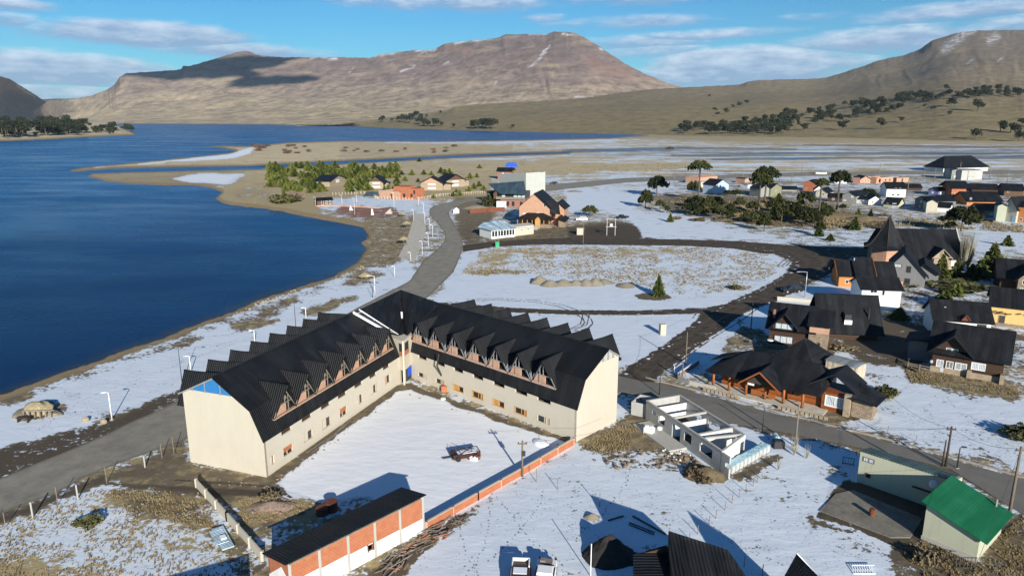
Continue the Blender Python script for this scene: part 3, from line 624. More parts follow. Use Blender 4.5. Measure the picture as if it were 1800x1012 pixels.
nn_ = t.noise(P, .35, 5, .65); n3 = t.noise(P, 4, 3, .6)
rt = t.math('SINE', t.math('MULTIPLY', t.math('ADD', u_, t.math('MULTIPLY', nn_, .08)), 26))
c_ = t.mix(t.rng(nn_, .35, .68), (.19, .175, .142), (.285, .262, .213)); c_ = t.mix(t.rng(rt, .3, 1, 0, .15), c_, (.29, .27, .225)); c_ = t.mix(t.rng(n3, .62, .7, 0, .4), c_, (.08, .07, .06))
edge = t.rng(t.math('ADD', t.math('ABSOLUTE', t.math('SUBTRACT', u_, .5)), t.math('MULTIPLY', t.math('SUBTRACT', n3, .5), .08)), .42, .5)
t.put(b.inputs['Base Color'], t.mix(t.math('MULTIPLY', edge, .7), c_, (.10, .085, .065))); t.put(b.inputs['Normal'], t.bump(n3, .4, .04)); M['road'] = m_road
m_dirt, t, b = material('dark_dirt_road', .97, (.06, .05, .04), spec=.15); P = coord(t); u_ = t.attr('u'); nn_ = t.noise(P, .5, 5, .7); n3 = t.noise(P, 3, 3, .6)
rt = t.math('SINE', t.math('MULTIPLY', t.math('ADD', u_, t.math('MULTIPLY', nn_, .12)), 20)); c_ = t.mix(t.rng(nn_, .35, .68), (.040, .032, .025), (.098, .078, .056)); c_ = t.mix(t.rng(rt, .4, 1, 0, .35), c_, (.115, .092, .066))
sn_ = t.rng(t.math('ADD', t.math('MULTIPLY', nn_, .55), t.math('ADD', t.math('MULTIPLY', rt, -.04), t.math('MULTIPLY', t.math('ABSOLUTE', t.math('SUBTRACT', u_, .5)), .30))), .455, .465)
t.put(b.inputs['Base Color'], t.mix(t.math('MULTIPLY', sn_, .0), c_, (.8, .82, .85))); t.put(b.inputs['Normal'], t.bump(n3, .5, .05)); M['dirt_road'] = m_dirt
m_slush = m_dirt.copy(); m_slush.name = 'slushy_dirt_road'
for l in list(m_slush.node_tree.links):
    pass
for nd in m_slush.node_tree.nodes:
    if nd.type == 'MATH' and nd.operation == 'MULTIPLY' and abs(nd.inputs[1].default_value) < 1e-9 and nd.outputs[0].links and nd.outputs[0].links[0].to_node.type == 'MIX': nd.inputs[1].default_value = .95
RL = [(-500, 1010), (-200, 915), (0, 841), (100, 800), (194, 760), (318, 701), (420, 655), (540, 590), (640, 535), (720, 494), (745, 457), (770, 437), (782, 423), (782, 410), (775, 400), (765, 388), (755, 378), (755, 368), (762, 362), (800, 353), (850, 345), (900, 337), (960, 325), (1100, 313), (1290, 307), (1400, 303), (1800, 299), (2300, 297)]
RR = [(-500, 1100), (-200, 990), (0, 904), (100, 865), (174, 827), (321, 775), (450, 705), (580, 620), (680, 560), (749, 525), (796, 480), (806, 458), (814, 434), (812, 420), (806, 406), (798, 392), (790, 379), (789, 372), (795, 366), (820, 356), (862, 349), (905, 345), (960, 336), (1100, 321), (1290, 313), (1400, 309), (1800, 305), (2300, 303)]
strip('lakeside_road', RL, RR, M['road'], .03, 500, .35, 14)['kind'] = 'structure'
strip('crossing_road', [(814, 431), (870, 424), (940, 420), (1000, 418), (1100, 419), (1200, 421), (1300, 424), (1400, 432), (1520, 436), (1700, 440)], [(814, 443), (870, 434), (940, 430), (1000, 430), (1100, 431), (1200, 432), (1290, 437), (1340, 446), (1520, 452), (1700, 458)], M['dirt_road'], .03, 200, .6)['kind'] = 'structure'
strip('loop_road', [(1290, 432), (1355, 443), (1392, 460), (1385, 478), (1345, 502), (1290, 528), (1235, 550), (1205, 580), (1160, 612), (1110, 642), (1080, 665)], [(1500, 440), (1490, 462), (1462, 480), (1420, 500), (1370, 527), (1320, 545), (1275, 575), (1240, 600), (1200, 630), (1165, 655), (1125, 690)], m_slush, .045, 200, .7)['kind'] = 'structure'
strip('field_track', [(730, 530), (800, 533), (900, 541), (1000, 545), (1120, 546), (1240, 541), (1300, 530)], [(730, 541), (800, 543), (900, 549), (1000, 553), (1120, 554), (1245, 551), (1305, 542)], m_slush, .035, 200, .4)['kind'] = 'structure'
strip('street', [(1080, 658), (1120, 668), (1181, 680), (1260, 699), (1329, 718), (1450, 749), (1555, 775), (1648, 801), (1740, 826), (1800, 843), (2100, 930)], [(1085, 690), (1118, 694), (1140, 702), (1200, 720), (1270, 742), (1373, 759), (1450, 775), (1560, 797), (1671, 825), (1763, 883), (1800, 905), (2100, 1080)], M['asphalt'], .055, 200, .25)['kind'] = 'structure'
kb = MB()
kp = [G(*p) for p in [(1135, 664), (1181, 676), (1260, 695), (1329, 714), (1450, 745), (1555, 771), (1648, 797), (1740, 822), (1800, 839), (2000, 897)]]
for a_, b_ in zip(kp, kp[1:]): kb.bar(a_ + Vector((0, 0, .06)), b_ + Vector((0, 0, .06)), .28, 0, .2)
kb.build('kerb', M['curb_concrete'])['kind'] = 'structure'
strip('lakeside_path', [(700, 452), (714, 425), (722, 400), (727, 384), (728, 376)], [(728, 462), (741, 433), (749, 405), (748, 388), (744, 376)], M['paving'], .05, 60, .1)['kind'] = 'structure'
def tracks(name, pts, mat, wd=.28, gap=1.5, z=.03, n=120):
    c0 = resample([G(*p)[:2] for p in pts], n); d = np.gradient(c0, axis=0); d /= np.hypot(*d.T)[:, None]; nr = np.stack([-d[:, 1], d[:, 0]], -1)
    mb = MB()
    for s_ in (-1, 1):
        for i in range(n - 1):
            w0 = wd * (.5 + .5 * rnd.random()); q = [c0[i] + nr[i] * (s_ * gap / 2 - w0 / 2), c0[i] + nr[i] * (s_ * gap / 2 + w0 / 2), c0[i + 1] + nr[i + 1] * (s_ * gap / 2 + w0 / 2), c0[i + 1] + nr[i + 1] * (s_ * gap / 2 - w0 / 2)]
            if rnd.random() < .88: mb.face([(a[0], a[1], z) for a in q])
    o = mb.build(name, mat); o['kind'] = 'structure'; return o
M['mud'] = plain('mud', (.075, .06, .05), .9, .25)
tracks('tyre_track', [(820, 527), (880, 526), (940, 529), (985, 537), (1015, 548), (1032, 560), (1035, 568), (1028, 575), (1012, 580), (990, 580)], M['mud'], .4, 1.6)
tracks('tyre_track', [(1025, 545), (1030, 555), (1026, 570), (1005, 580)], M['mud'], .3, 1.3)
tracks('tyre_track', [(1225, 560), (1232, 550), (1250, 548), (1262, 552), (1240, 566), (1200, 590), (1160, 620)], M['mud'], .35, 1.6, .05)
tracks('tyre_track', [(1330, 538), (1300, 560), (1250, 590), (1200, 625), (1170, 650)], M['mud'], .35, 1.6, .05)
for k_ in range(5): tracks('tyre_track', [(1395 + 12 * k_, 446 - k_), (1385 + 14 * k_, 455), (1370 + 16 * k_, 468)], M['mud'], .3, 1.2, .055, 30)
tracks('tyre_track', [(300, 850), (380, 855), (470, 862), (500, 880)], M['mud'], .5, 1.7)

# ================================================================ generic house
def window(parent, c, ux, n, w_, h_, frame='white_paint', glass='glass', name='window', mull=True, z=0):
    """frame standing 6 cm proud of the wall with the pane set back; c centre, ux unit along wall, n outward"""
    f = MB(); c = Vector(c); ux = Vector(ux); n = Vector(n); up = Vector((0, 0, 1)); t_ = max(.07, min(w_, h_) * .09)
    def bx(a0, a1, z0, z1, d0, d1, mb):
        q = []
        for d in (d0, d1):
            for (a, zz_) in ((a0, z0), (a1, z0), (a1, z1), (a0, z1)): q.append(c + ux * a + up * zz_ + n * d)
        k = len(mb.v); mb.v += [tuple(p) for p in q]
        for fc_ in ((0, 1, 2, 3), (7, 6, 5, 4), (0, 4, 5, 1), (1, 5, 6, 2), (2, 6, 7, 3), (3, 7, 4, 0)): mb.f.append(tuple(k + i for i in fc_)); mb.m.append(0)
    bx(-w_ / 2, w_ / 2, -h_ / 2, -h_ / 2 + t_, -.02, .07, f); bx(-w_ / 2, w_ / 2, h_ / 2 - t_, h_ / 2, -.02, .07, f)
    bx(-w_ / 2, -w_ / 2 + t_, -h_ / 2 + t_, h_ / 2 - t_, -.02, .07, f); bx(w_ / 2 - t_, w_ / 2, -h_ / 2 + t_, h_ / 2 - t_, -.02, .07, f)
    if mull and w_ > .8:
        for i in range(1, max(2, int(w_ / .9))): a = -w_ / 2 + i * w_ / max(2, int(w_ / .9)); bx(a - t_ / 3, a + t_ / 3, -h_ / 2 + t_, h_ / 2 - t_, -.02, .055, f)
    wo = f.build(name, M[frame], parent)
    g = MB(); bx(-w_ / 2 + t_, w_ / 2 - t_, -h_ / 2 + t_, h_ / 2 - t_, -.02, .02, g); g.build('pane', M[glass], wo)
    return wo
def house(name, label, A, B, D, top, rise, ridge='x', wall='white_plaster', roof='black_roof', gable=None, wins=(), over=.4, group=None, cat='house', chimney=None, door=None, base=None, hip=False, z0=0.0, off=.5, eave_b=None, frame='white_paint', W=None):
    """front wall from ground pixel A to ground pixel B; D deep; top = pixel row of the wall top above A (or metres if < 12)
    ridge 'x' runs along the front, 'y' away from it. wins: (face, u 0..1, z centre, w, h[, glass])"""
    a = G(*A); b_ = G(*B); d = b_ - a; Wd = W or d.length; rot = math.atan2(d.y, d.x)
    h = top if top < 12 else HT(A, top)
    t_ = thing(name, label, cat, (a.x, a.y, z0), rot, group)
    hb = h if eave_b is None else eave_b
    wl = MB()
    if hip: wl.box(0, 0, 0, Wd, D, h)
    elif ridge == 'x': wl.prism([(0, 0), (0, h), (D * off, h + rise), (D, hb), (D, 0)], 'x', 0, Wd)
    else: wl.prism([(0, 0), (0, h), (Wd * off, h + rise), (Wd, hb), (Wd, 0)], 'y', 0, D)
    wo = wl.build('wall', M[wall], t_)
    o = over; r = MB(); e = .06
    if hip:
        k = min(Wd, D) / 2; zc = h + rise; ez = h - o * rise / k
        if Wd >= D: p, q = (k, D / 2, zc), (Wd - k, D / 2, zc)
        else: p, q = (Wd / 2, k, zc), (Wd / 2, D - k, zc)
        c0, c1, c2, c3 = (-o, -o, ez), (Wd + o, -o, ez), (Wd + o, D + o, ez), (-o, D + o, ez)
        if Wd >= D: F_ = [(c0, c1, q, p), (c1, c2, q), (c2, c3, p, q), (c3, c0, p)]
        else: F_ = [(c0, c1, p), (c1, c2, q, p), (c2, c3, q), (c3, c0, p, q)]
        for fz in F_: r.slab([(x, y, z + e) for x, y, z in fz], .14)
        rm = roof + '_x'
    elif ridge == 'x':
        s1 = rise / (D * off) if off > 0.01 else 0; s2 = (h + rise - hb) / (D * (1 - off)) if off < .99 else 0
        yr = D * off; zr = h + rise + e
        if off > .01: r.slab([(-o, -o, h - o * s1 + e), (Wd + o, -o, h - o * s1 + e), (Wd + o, yr, zr), (-o, yr, zr)], .14)
        if off < .99: r.slab([(-o, yr, zr), (Wd + o, yr, zr), (Wd + o, D + o, hb - o * s2 + e), (-o, D + o, hb - o * s2 + e)], .14)
        if 0.01 < off < .99: r.box(-o, yr - .12, zr - .02, Wd + o, yr + .12, zr + .05)
        rm = roof + '_x'
    else:
        s1 = rise / (Wd * off) if off > .01 else 0; s2 = (h + rise - hb) / (Wd * (1 - off)) if off < .99 else 0
        xr = Wd * off; zr = h + rise + e
        if off > .01: r.slab([(-o, -o, h - o * s1 + e), (-o, D + o, h - o * s1 + e), (xr, D + o, zr), (xr, -o, zr)], .14)
        if off < .99: r.slab([(xr, -o, zr), (xr, D + o, zr), (Wd + o, D + o, hb - o * s2 + e), (Wd + o, -o, hb - o * s2 + e)], .14)
        if .01 < off < .99: r.box(xr - .12, -o, zr - .02, xr + .12, D + o, zr + .05)
        rm = roof + '_y'
    ro = r.build('roof', M.get(rm) or M[roof], t_)
    if gable and not hip:
        gm = MB()
        if ridge == 'x':
            for x in (-.04, Wd): gm.prism([(.0, h), (D * off, h + rise), (D, hb)], 'x', x, x + .04)
        else:
            for y in (-.04, D): gm.prism([(0, h), (Wd * off, h + rise), (Wd, hb)], 'y', y, y + .04)
        gm.build('gable', M[gable], t_)
    if base: MB().box(-.05, -.05, 0, Wd + .05, D + .05, base[1]).build('plinth', M[base[0]], t_)
    if chimney:
        cx, cy, ch = chimney[:3]; cm = chimney[3] if len(chimney) > 3 else 'galvanised_steel'
        rr = .28 if cm in ('red_brick', 'stone', 'pale_brick', 'concrete') else .1
        c_m = MB().box(cx * Wd - rr, cy * D - rr, h - .2, cx * Wd + rr, cy * D + rr, h + ch); c_m.box(cx * Wd - rr - .06, cy * D - rr - .06, h + ch, cx * Wd + rr + .06, cy * D + rr + .06, h + ch + .12)
        c_m.build('chimney', M[cm], ro)
    for wn in wins:
        f_, u, zc, ww, hh = wn[:5]; gl = wn[5] if len(wn) > 5 else 'glass'; nm = 'window'
        if gl == 'door': gl = 'dark_wood'; nm = 'door'
        if f_ == 'f': c, ux, nv = (u * Wd, 0, zc), (1, 0, 0), (0, -1, 0)
        elif f_ == 'r': c, ux, nv = (Wd, u * D, zc), (0, 1, 0), (1, 0, 0)
        else: c, ux, nv = (0, u * D, zc), (0, 1, 0), (-1, 0, 0)
        window(t_, c, ux, nv, ww, hh, frame, gl, nm, mull=nm == 'window')
    t_['_w'] = Wd; t_['_h'] = h
    return t_
def part(parent, name, mb, mat, **k): return mb.build(name, mat if isinstance(mat, (list, tuple)) else M[mat], parent, **k)
def wall_holes(mb, L, Hh, th, holes, y=0.0, mi=0):
    """vertical wall in the xz plane from x=0..L with rectangular holes (x0, x1, z0, z1), y..y+th"""
    xs_ = sorted({0, L} | {v for h in holes for v in h[:2]})
    for a, b_ in zip(xs_, xs_[1:]):
        hs_ = sorted([(h[2], h[3]) for h in holes if h[0] < (a + b_) / 2 < h[1]]); z = 0
        for z0, z1 in hs_:
            if z0 > z: mb.box(a, y, z, b_, y + th, z0, mi)
            z = z1
        if z < Hh: mb.box(a, y, z, b_, y + th, Hh, mi)

# ================================================================ the L-shaped hotel with rows of dormers
hotel = thing('hotel_building', 'large unfinished L-shaped hotel with cream walls and black roofs lined with triangular dormers', 'hotel', (-28, 73.9, 0))
m_win_op = M['dark_metal']
def wing(o, azd, mir, Ls, W, ridge, dorm, rear, wins, ups, endcut=None):
    rot = math.pi / 2 - R(azd); rel = (o[0] + 28, o[1] - 73.9, 0)
    sg = -1 if mir else 1                                   # local x along the wing, local y = sg * distance from the courtyard wall
    Y = lambda q: q * sg
    s2 = (ridge - 7.9) / 4.8; s3 = s2 if mir else .49; zW = lambda q: ridge - (q - 6.3) * s3
    P = dict(loc=rel, rot=rot)
    # walls: courtyard front with window openings, end gables, back
    wb = MB(); holes = [(a, b_, z0, z1) for (a, b_, z0, z1, k) in wins] + [(a, b_, 3.72, 4.5) for (a, b_) in ups]
    wall_holes(wb, Ls, 4.5, .25, holes, 0 if sg > 0 else -.25)
    W0 = endcut or W
    prof = lambda wd: [(Y(.25), 0), (Y(.25), 4.8), (Y(1.5), 7.85), (Y(6.3), ridge - .05), (Y(wd), zW(wd) - .05), (Y(wd), 0)]
    kz = 9.4 if mir else 9.3; tk_ = 1.5 + (kz - 7.9) / s2
    gab = [(Y(0), 0), (Y(0), 4.5), (Y(1.5), 7.9), (Y(tk_), kz), (Y(W0 if mir else 9.9), kz - .1 * mir), (Y(W0), kz - .1 if mir else zW(W0) - .1), (Y(W0), 0)]
    wb.prism(gab, 'x', -.02, .28)
    wb.box(.28, min(Y(W0 - .3), Y(W0)), 0, 3 if endcut else Ls, max(Y(W0 - .3), Y(W0)), zW(W0) - .1)
    if endcut: wb.box(3, min(Y(W - .3), Y(W)), 0, Ls, max(Y(W - .3), Y(W)), 7.6); wb.box(2.7, min(Y(W0), Y(W - .3)), 0, 3, max(Y(W0), Y(W - .3)), 7.6)
    wall = part(hotel, 'wall', wb, 'cream_plaster', **P)
    ib = MB().box(.4, min(Y(1.4), Y(1.2)), 0, Ls, max(Y(1.4), Y(1.2)), 6.5).box(.4, min(Y(.3), Y(W0 - .4)), 2.95, Ls, max(Y(.3), Y(W0 - .4)), 3.1)
    part(hotel, 'inner_wall', ib, 'brown_wood', **P)
    rb = MB()
    for (s0, s1) in (((-.15, Ls),)):
        rb.slab([(s0, Y(-.12), 4.32), (s1, Y(-.12), 4.32), (s1, Y(1.45), 7.95), (s0, Y(1.45), 7.95)], .1)
        rb.slab([(s0, Y(1.45), 7.95), (s1, Y(1.45), 7.95), (s1, Y(6.3), ridge + .06), (s0, Y(6.3), ridge + .06)], .12)
    e0 = 3 if endcut else 0
    if endcut: rb.slab([(-.15, Y(6.3), ridge + .06), (3, Y(6.3), ridge + .06), (3, Y(W0 + .2), zW(W0 + .2) + .06), (-.15, Y(W0 + .2), zW(W0 + .2) + .06)], .12)
    rb.slab([(e0 - .15 * (not endcut), Y(6.3), ridge + .06), (Ls, Y(6.3), ridge + .06), (Ls, Y(W + .2), zW(W + .2) + .06), (e0 - .15 * (not endcut), Y(W + .2), zW(W + .2) + .06)], .12)
    rb.box(-.2, min(Y(6.15), Y(6.45)), ridge + .02, Ls, max(Y(6.15), Y(6.45)), ridge + .14)
    roof = part(hotel, 'roof', rb, 'black_roof_x', **P)
    # pale timber rake and glazed triangle at the open gable top
    tb = MB()
    tb.bar((-.1, Y(6.3), ridge - .05), (-.1, Y(W0 + .6), zW(W0 + .6) - .02), .16)
    for q in ((5.2, 6.3, 7.4) if mir else (5.4, 7.6, 9.4)): tb.bar((-.08, Y(q), kz - .05), (-.08, Y(q), zW(q) if q > 6.3 else ridge - (6.3 - q) * s2), .1)
    part(hotel, 'gable_truss', tb, 'galvanised_steel', **P)
    gb = MB().prism([(Y(tk_ + .1), kz), (Y(6.3), ridge - .1), (Y(W0 if mir else 9.8), zW(W0 if mir else 9.8) - .1), (Y(W0 if mir else 9.8), kz - .1)], 'x', .05, .12)
    part(hotel, 'gable_infill', gb, 'blue_tarp' if not mir else 'grey_metal_roof_', **P) if not mir else part(hotel, 'gable_infill', gb, 'concrete', **P)
    # dormers facing the courtyard
    for i, s in enumerate(dorm):
        db = MB(); hw = 2.02; fz = 6.12; az_ = 9.1; oy, oz = (-.12, 9.32) if mir else (-.38, 9.58)
        for q in (-1, 1):
            db.slab([(s + q * (hw + .06), Y(.25), fz - .1), (s, Y(oy), oz), (s, Y(4.4), 9.66), (s + q * (hw + .06), Y(3.2), fz - .1)], .07)
        db.bar((s, Y(oy), oz + .03), (s, Y(4.3), 9.69), .2, 0, .06)
        d_o = part(roof, 'dormer', db, 'black_roof_y')
        bb = MB(); wz = 7.25
        bb.prism([(s - hw + .15, fz), (s - hw * (1 - (wz - fz) / 3.1) + .12, wz), (s + .35, wz), (s + .35, fz)] if not mir else [(s - .2, fz), (s - .2, wz), (s + hw * (1 - (wz - fz) / 3.1) - .12, wz), (s + hw - .15, fz)], 'y', min(Y(.45), Y(.6)), max(Y(.45), Y(.6)))
        bb.box(s - hw, min(Y(.3), Y(.6)), fz - .25, s + hw, max(Y(.3), Y(.6)), fz)
        part(d_o, 'brick_infill', bb, 'pale_brick')
        st = MB(); y_ = Y(.3)
        st.bar((s - hw, y_, fz), (s, y_, az_), .1); st.bar((s + hw, y_, fz), (s, y_, az_), .1); st.bar((s - hw, y_, fz), (s + hw, y_, fz), .1)
        st.bar((s - hw * .55, y_, wz + .05), (s + hw * .55, y_, wz + .05), .08); st.bar((s, y_, wz), (s, y_, az_), .08); st.bar((s + .6, y_, fz), (s + .6, y_, 8.1), .08)
        if mir: st.bar((s + hw, y_, fz), (s + hw + .35, y_, fz + .9), .09); st.bar((s + hw, y_, fz), (s + hw - .5, y_, fz + 1.1), .09); st.bar((s + hw - .1, y_, fz), (s + hw + .15, y_, fz + 1.2), .07)
        else:
            st.prism([(s + .15, 7.6), (s, 8.75), (s + .5, 7.7)], 'y', min(Y(.38), Y(.42)), max(Y(.38), Y(.42)))
        part(d_o, 'stud', st, 'galvanised_steel' if mir else 'grey_wood')
    for i, s in enumerate(rear):
        db = MB(); hw = 1.85; az_ = ridge - .55; fz = 6.9; yo = W + 1.6
        for q in (-1, 1): db.slab([(s + q * hw, Y(yo - .2), fz), (s, Y(yo), az_), (s, Y(6.6), az_ + .35), (s + q * hw, Y(W - 1.0), fz)], .07)
        db.box(s - .1, min(Y(6.6), Y(yo)), az_ + .0, s + .1, max(Y(6.6), Y(yo)), az_ + .06)
        d_o = part(roof, 'dormer', db, 'black_roof_y')
        part(d_o, 'brick_infill', MB().prism([(s - hw + .3, fz), (s, az_ - .5), (s + hw - .3, fz)], 'y', min(Y(yo - .6), Y(yo - .5)), max(Y(yo - .6), Y(yo - .5))), 'hollow_brick')
    # windows in the openings
    for (a, b_, z0, z1, k) in wins:
        f = MB(); y0, y1 = (Y(.16), Y(.22)); lo, hi = min(y0, y1), max(y0, y1)
        for (p, q, r_, s_) in ((a, a + .08, z0, z1), (b_ - .08, b_, z0, z1), (a, b_, z0, z0 + .08), (a, b_, z1 - .08, z1)): f.box(p, min(Y(-.02), hi), r_, q, max(Y(-.02), hi), s_)
        mid = (a + b_) / 2; f.box(mid - .05, lo, z0 + .08, mid + .05, hi, z1 - .08)
        wo = part(wall, 'window', f, 'honey_wood' if k in 'hH' else ('beige_plaster' if k != 'w' else 'pale_planks'))
        kind = {'b': ('brick_infill', 'hollow_brick', a + .08, b_ - .08, z0 + (z1 - z0) * .45, z1 - .08), 'h': ('shutter', 'honey_wood', a + .08 + (b_ - a) * .5, b_ - .08, z0 + .08, z1 - .08), 'H': ('shutter', 'honey_wood', a + .08, a + (b_ - a) * .28, z0 + .08, z1 - .08),
                'p': ('shutter', 'pale_planks', a + .08, a + (b_ - a) * .4, z0 + .08, z1 - .08), 'w': ('panel', 'beige_plaster', a + .1, a + (b_ - a) * .52, z0 + .1, z1 - .1), 'd': None, 'r': ('brick_infill', 'pale_brick', a + .08, a + (b_ - a) * .45, z0 + .08, z1 - .08)}[k]
        if kind: nm_, mt_, xa, xb, za, zb = kind; part(wo, nm_, MB().box(xa, min(Y(.1), Y(.2)), za, xb, max(Y(.1), Y(.2)), zb), mt_)
        if k in 'hHprw': part(wo, 'pane', MB().box(a + .08, min(Y(.205), Y(.215)), z0 + .08, b_ - .08, max(Y(.205), Y(.215)), z1 - .08), 'glass')
    return roof
wing((-28, 73.9), 20, False, 31.5, 11.0, 11.2, [4.5, 8.45, 12.55, 16.45, 20.55, 24.6, 28.3], [2.1, 6.0, 9.95, 13.85, 17.75, 21.6, 25.4, 29.2],
     [(.85, 1.6, 1.0, 2.2, 'w'), (3.1, 5.0, .9, 2.15, 'b'), (7.1, 9.0, .95, 2.25, 'w'), (11.0, 12.9, .95, 2.4, 'w'), (14.9, 16.7, .95, 2.35, 'b'), (19.2, 20.7, 1.1, 2.5, 'w'), (22.8, 24.5, 1.2, 2.6, 'w'), (26.7, 28.5, 1.3, 2.7, 'r')],
     [(3.1, 5.0), (7.0, 9.0), (11.0, 13.0), (14.8, 16.8), (18.8, 20.8), (22.7, 24.6), (26.5, 28.4)])
wing((8.1, 83), -46.5, True, 34.0, 12.0, 10.75, [5.85, 10.15, 14.35, 18.55, 22.95, 27.2, 31.2], [4.5, 8.6, 12.6, 16.7, 20.6, 24.6, 28.7, 32.7],
     [(4.3, 6.6, .8, 1.85, 'p'), (8.4, 10.7, .8, 1.75, 'H'), (12.6, 14.9, .75, 1.7, 'h'), (16.8, 19.1, .75, 1.75, 'H'), (20.9, 23.2, .7, 1.65, 'h'), (25.1, 27.2, .7, 1.6, 'r'), (29.2, 31.4, .65, 1.5, 'p')],
     [(4.3, 6.6), (8.4, 10.6), (12.6, 14.8), (16.8, 18.9), (21.0, 23.0), (25.0, 27.0), (29.2, 31.2)], endcut=8.7)
# corner tower
tw = MB(); Lx = G(711, 676)
pl_ = Vector((-17.3, 103.4, 0)); pr_ = Vector((-15.9, 105.3, 0)); pc = Vector((Lx.x, Lx.y, 0)); o28 = Vector((28, -73.9, 0))
def tpoly(pts, z0, z1, mb, mi=0): mb.prism([((p + o28).x, (p + o28).y) for p in pts], 'z', z0, z1, mi)
tpoly([pl_, pc, pr_, Vector((-14, 112, 0)), Vector((-24, 110, 0))], 2.2, 7.0, tw)
tpoly([pl_ + Vector((.1, .6, 0)), pc + Vector((0, .9, 0)), pr_ + Vector((.1, .6, 0)), Vector((-14, 112, 0)), Vector((-24, 110, 0))], 0, 2.2, tw)
part(hotel, 'tower_wall', tw, 'cream_plaster')
part(hotel, 'column', MB().box(pc.x + 28 - .14, pc.y - 73.9 - .12, 0, pc.x + 28 + .14, pc.y - 73.9 + .16, 7.1), 'beige_plaster')
def quad_on(a, b_, u0, u1, z0, z1, d, nm, mt):
    p = a.lerp(b_, u0) + o28; q = a.lerp(b_, u1) + o28; n_ = Vector(((q - p).y, -(q - p).x, 0)).normalized(); mb = MB()
    k = [p + n_ * d, q + n_ * d]; mb.prism([(k[0].x, k[0].y), (k[1].x, k[1].y), (q.x, q.y), (p.x, p.y)], 'z', z0, z1); return part(hotel, nm, mb, mt)
quad_on(pl_, pc, .1, .8, 5.2, 6.5, .03, 'opening', 'dark_metal'); quad_on(pc, pr_, .25, .8, 5.2, 6.5, .03, 'opening', 'dark_metal')
quad_on(pl_, pc, .1, .8, 4.5, 5.15, .035, 'brick_band', 'hollow_brick'); quad_on(pc, pr_, .2, .85, 4.5, 5.15, .035, 'brick_band', 'hollow_brick')
pl2, pr2 = pl_ + Vector((.1, .6, 0)), pr_ + Vector((.1, .6, 0)); pc2 = pc + Vector((0, .9, 0))
quad_on(pl2, pc2, .15, .9, .05, 2.1, .04, 'door', 'dark_wood'); quad_on(pc2, pr2, .1, .95, .05, 2.15, .04, 'doorway', 'dark_metal'); quad_on(pc2, pr2, .35, .9, .7, 2.1, .09, 'door', 'bright_blue')
tr = MB(); ap = Vector((-18.9, 117.3, 11.45)) + o28
L1 = Vector((-33.9, 76.05, 0)) + Vector((math.sin(R(20)), math.cos(R(20)), 0)) * 30.5 + Vector((0, 0, 11.3)) + o28
R1 = Vector((12.4, 87.6, 0)) + Vector((math.sin(R(-46.5)), math.cos(R(-46.5)), 0)) * 33.2 + Vector((0, 0, 10.95)) + o28
fl = G(701, 589, 7.2); fl = Vector((fl.x, fl.y, 7.2)) + o28; fr = G(716, 589, 7.2); fr = Vector((fr.x, fr.y, 7.2)) + o28
fm = (fl + fr) / 2 + Vector((-.1, 1.3, -.25)); part(hotel, 'white_sheet', MB().slab([tuple(ap.lerp(fl, .52) + Vector((.15, -.1, .12))), tuple(ap.lerp(fl, .52) + Vector((.5, -.1, .12))), tuple(ap.lerp(fl, .66) + Vector((.55, -.1, .12))), tuple(ap.lerp(fl, .66) + Vector((.3, -.1, .12)))], .03), 'white_paint')
Ll = Vector((-28, 73.9, 0)) + Vector((math.sin(R(20)), math.cos(R(20)), 0)) * 31 + Vector((math.sin(R(-70)), math.cos(R(-70)), 0)) * 1.4 + Vector((0, 0, 8.15)) + o28
Rl = Vector((8.1, 83, 0)) + Vector((math.sin(R(-46.5)), math.cos(R(-46.5)), 0)) * 33.6 + Vector((math.sin(R(43.5)), math.cos(R(43.5)), 0)) * 1.4 + Vector((0, 0, 8.15)) + o28
apl, apr = ap + Vector((-.5, -1.2, -.1)), ap + Vector((.5, -1.2, -.1))
for f3 in ((L1, Ll, fl), (L1, fl, ap), (ap, fl, fm), (ap, fm, fr), (ap, fr, R1), (R1, fr, Rl)): tr.slab(f3, .08)
bk = Vector((-22, 126, 5)) + o28; tr.slab((L1, ap, bk), .08); tr.slab((ap, R1, bk), .08); tr.slab((L1, bk, Vector((-36, 110, 5)) + o28), .08)
part(hotel, 'tower_roof', tr, 'black_roof_x')
tb = MB(); ga = L1 + Vector((-.5, -1.4, .08)); gb_ = Ll + Vector((.1, -.5, .1))
tb.bar(L1 + Vector((.1, .1, .1)), fl + Vector((-.1, 0, .1)), .16); tb.bar(ga, gb_, .3)
for k_ in range(6): q_ = (k_ + .5) / 6; tb.bar((L1 + Vector((.1, .1, .1))).lerp(fl, q_), ga.lerp(gb_, q_), .09)
part(hotel, 'roof_lath', tb, 'white_paint')
part(hotel, 'opening', MB().slab([tuple(L1 + Vector((0, 0, .09))), tuple(fl + Vector((0, 0, .06))), tuple(gb_ + Vector((0, 0, -.02))), tuple(ga + Vector((0, 0, .02)))], .03), 'dark_metal')
for (px_, py_, z_) in ((835, 629, 9.1), (690, 549, 9.0)):   # white sheets lying on the roofs
    pass
cyl = MB().tube([G(771, 622, 6.0) + o28, G(768, 642, 4.2) + o28, G(776, 660, 2.2) + o28], .12, 8); part(hotel, 'rubble_chute', cyl, 'dark_metal')
cyl = MB().box(0, 0, 0, .8, .8, .9); q_ = G(776, 689); tag(cyl.build('brick_box', M['hollow_brick'], loc=q_), 'small hollow brick box standing by the cream wall of the hotel courtyard', 'box')
q_ = MB().bar(G(320, 700, 8.3) + Vector((-.6, -.3, 0)) + o28, G(325, 650, 10.0) + o28, .08)

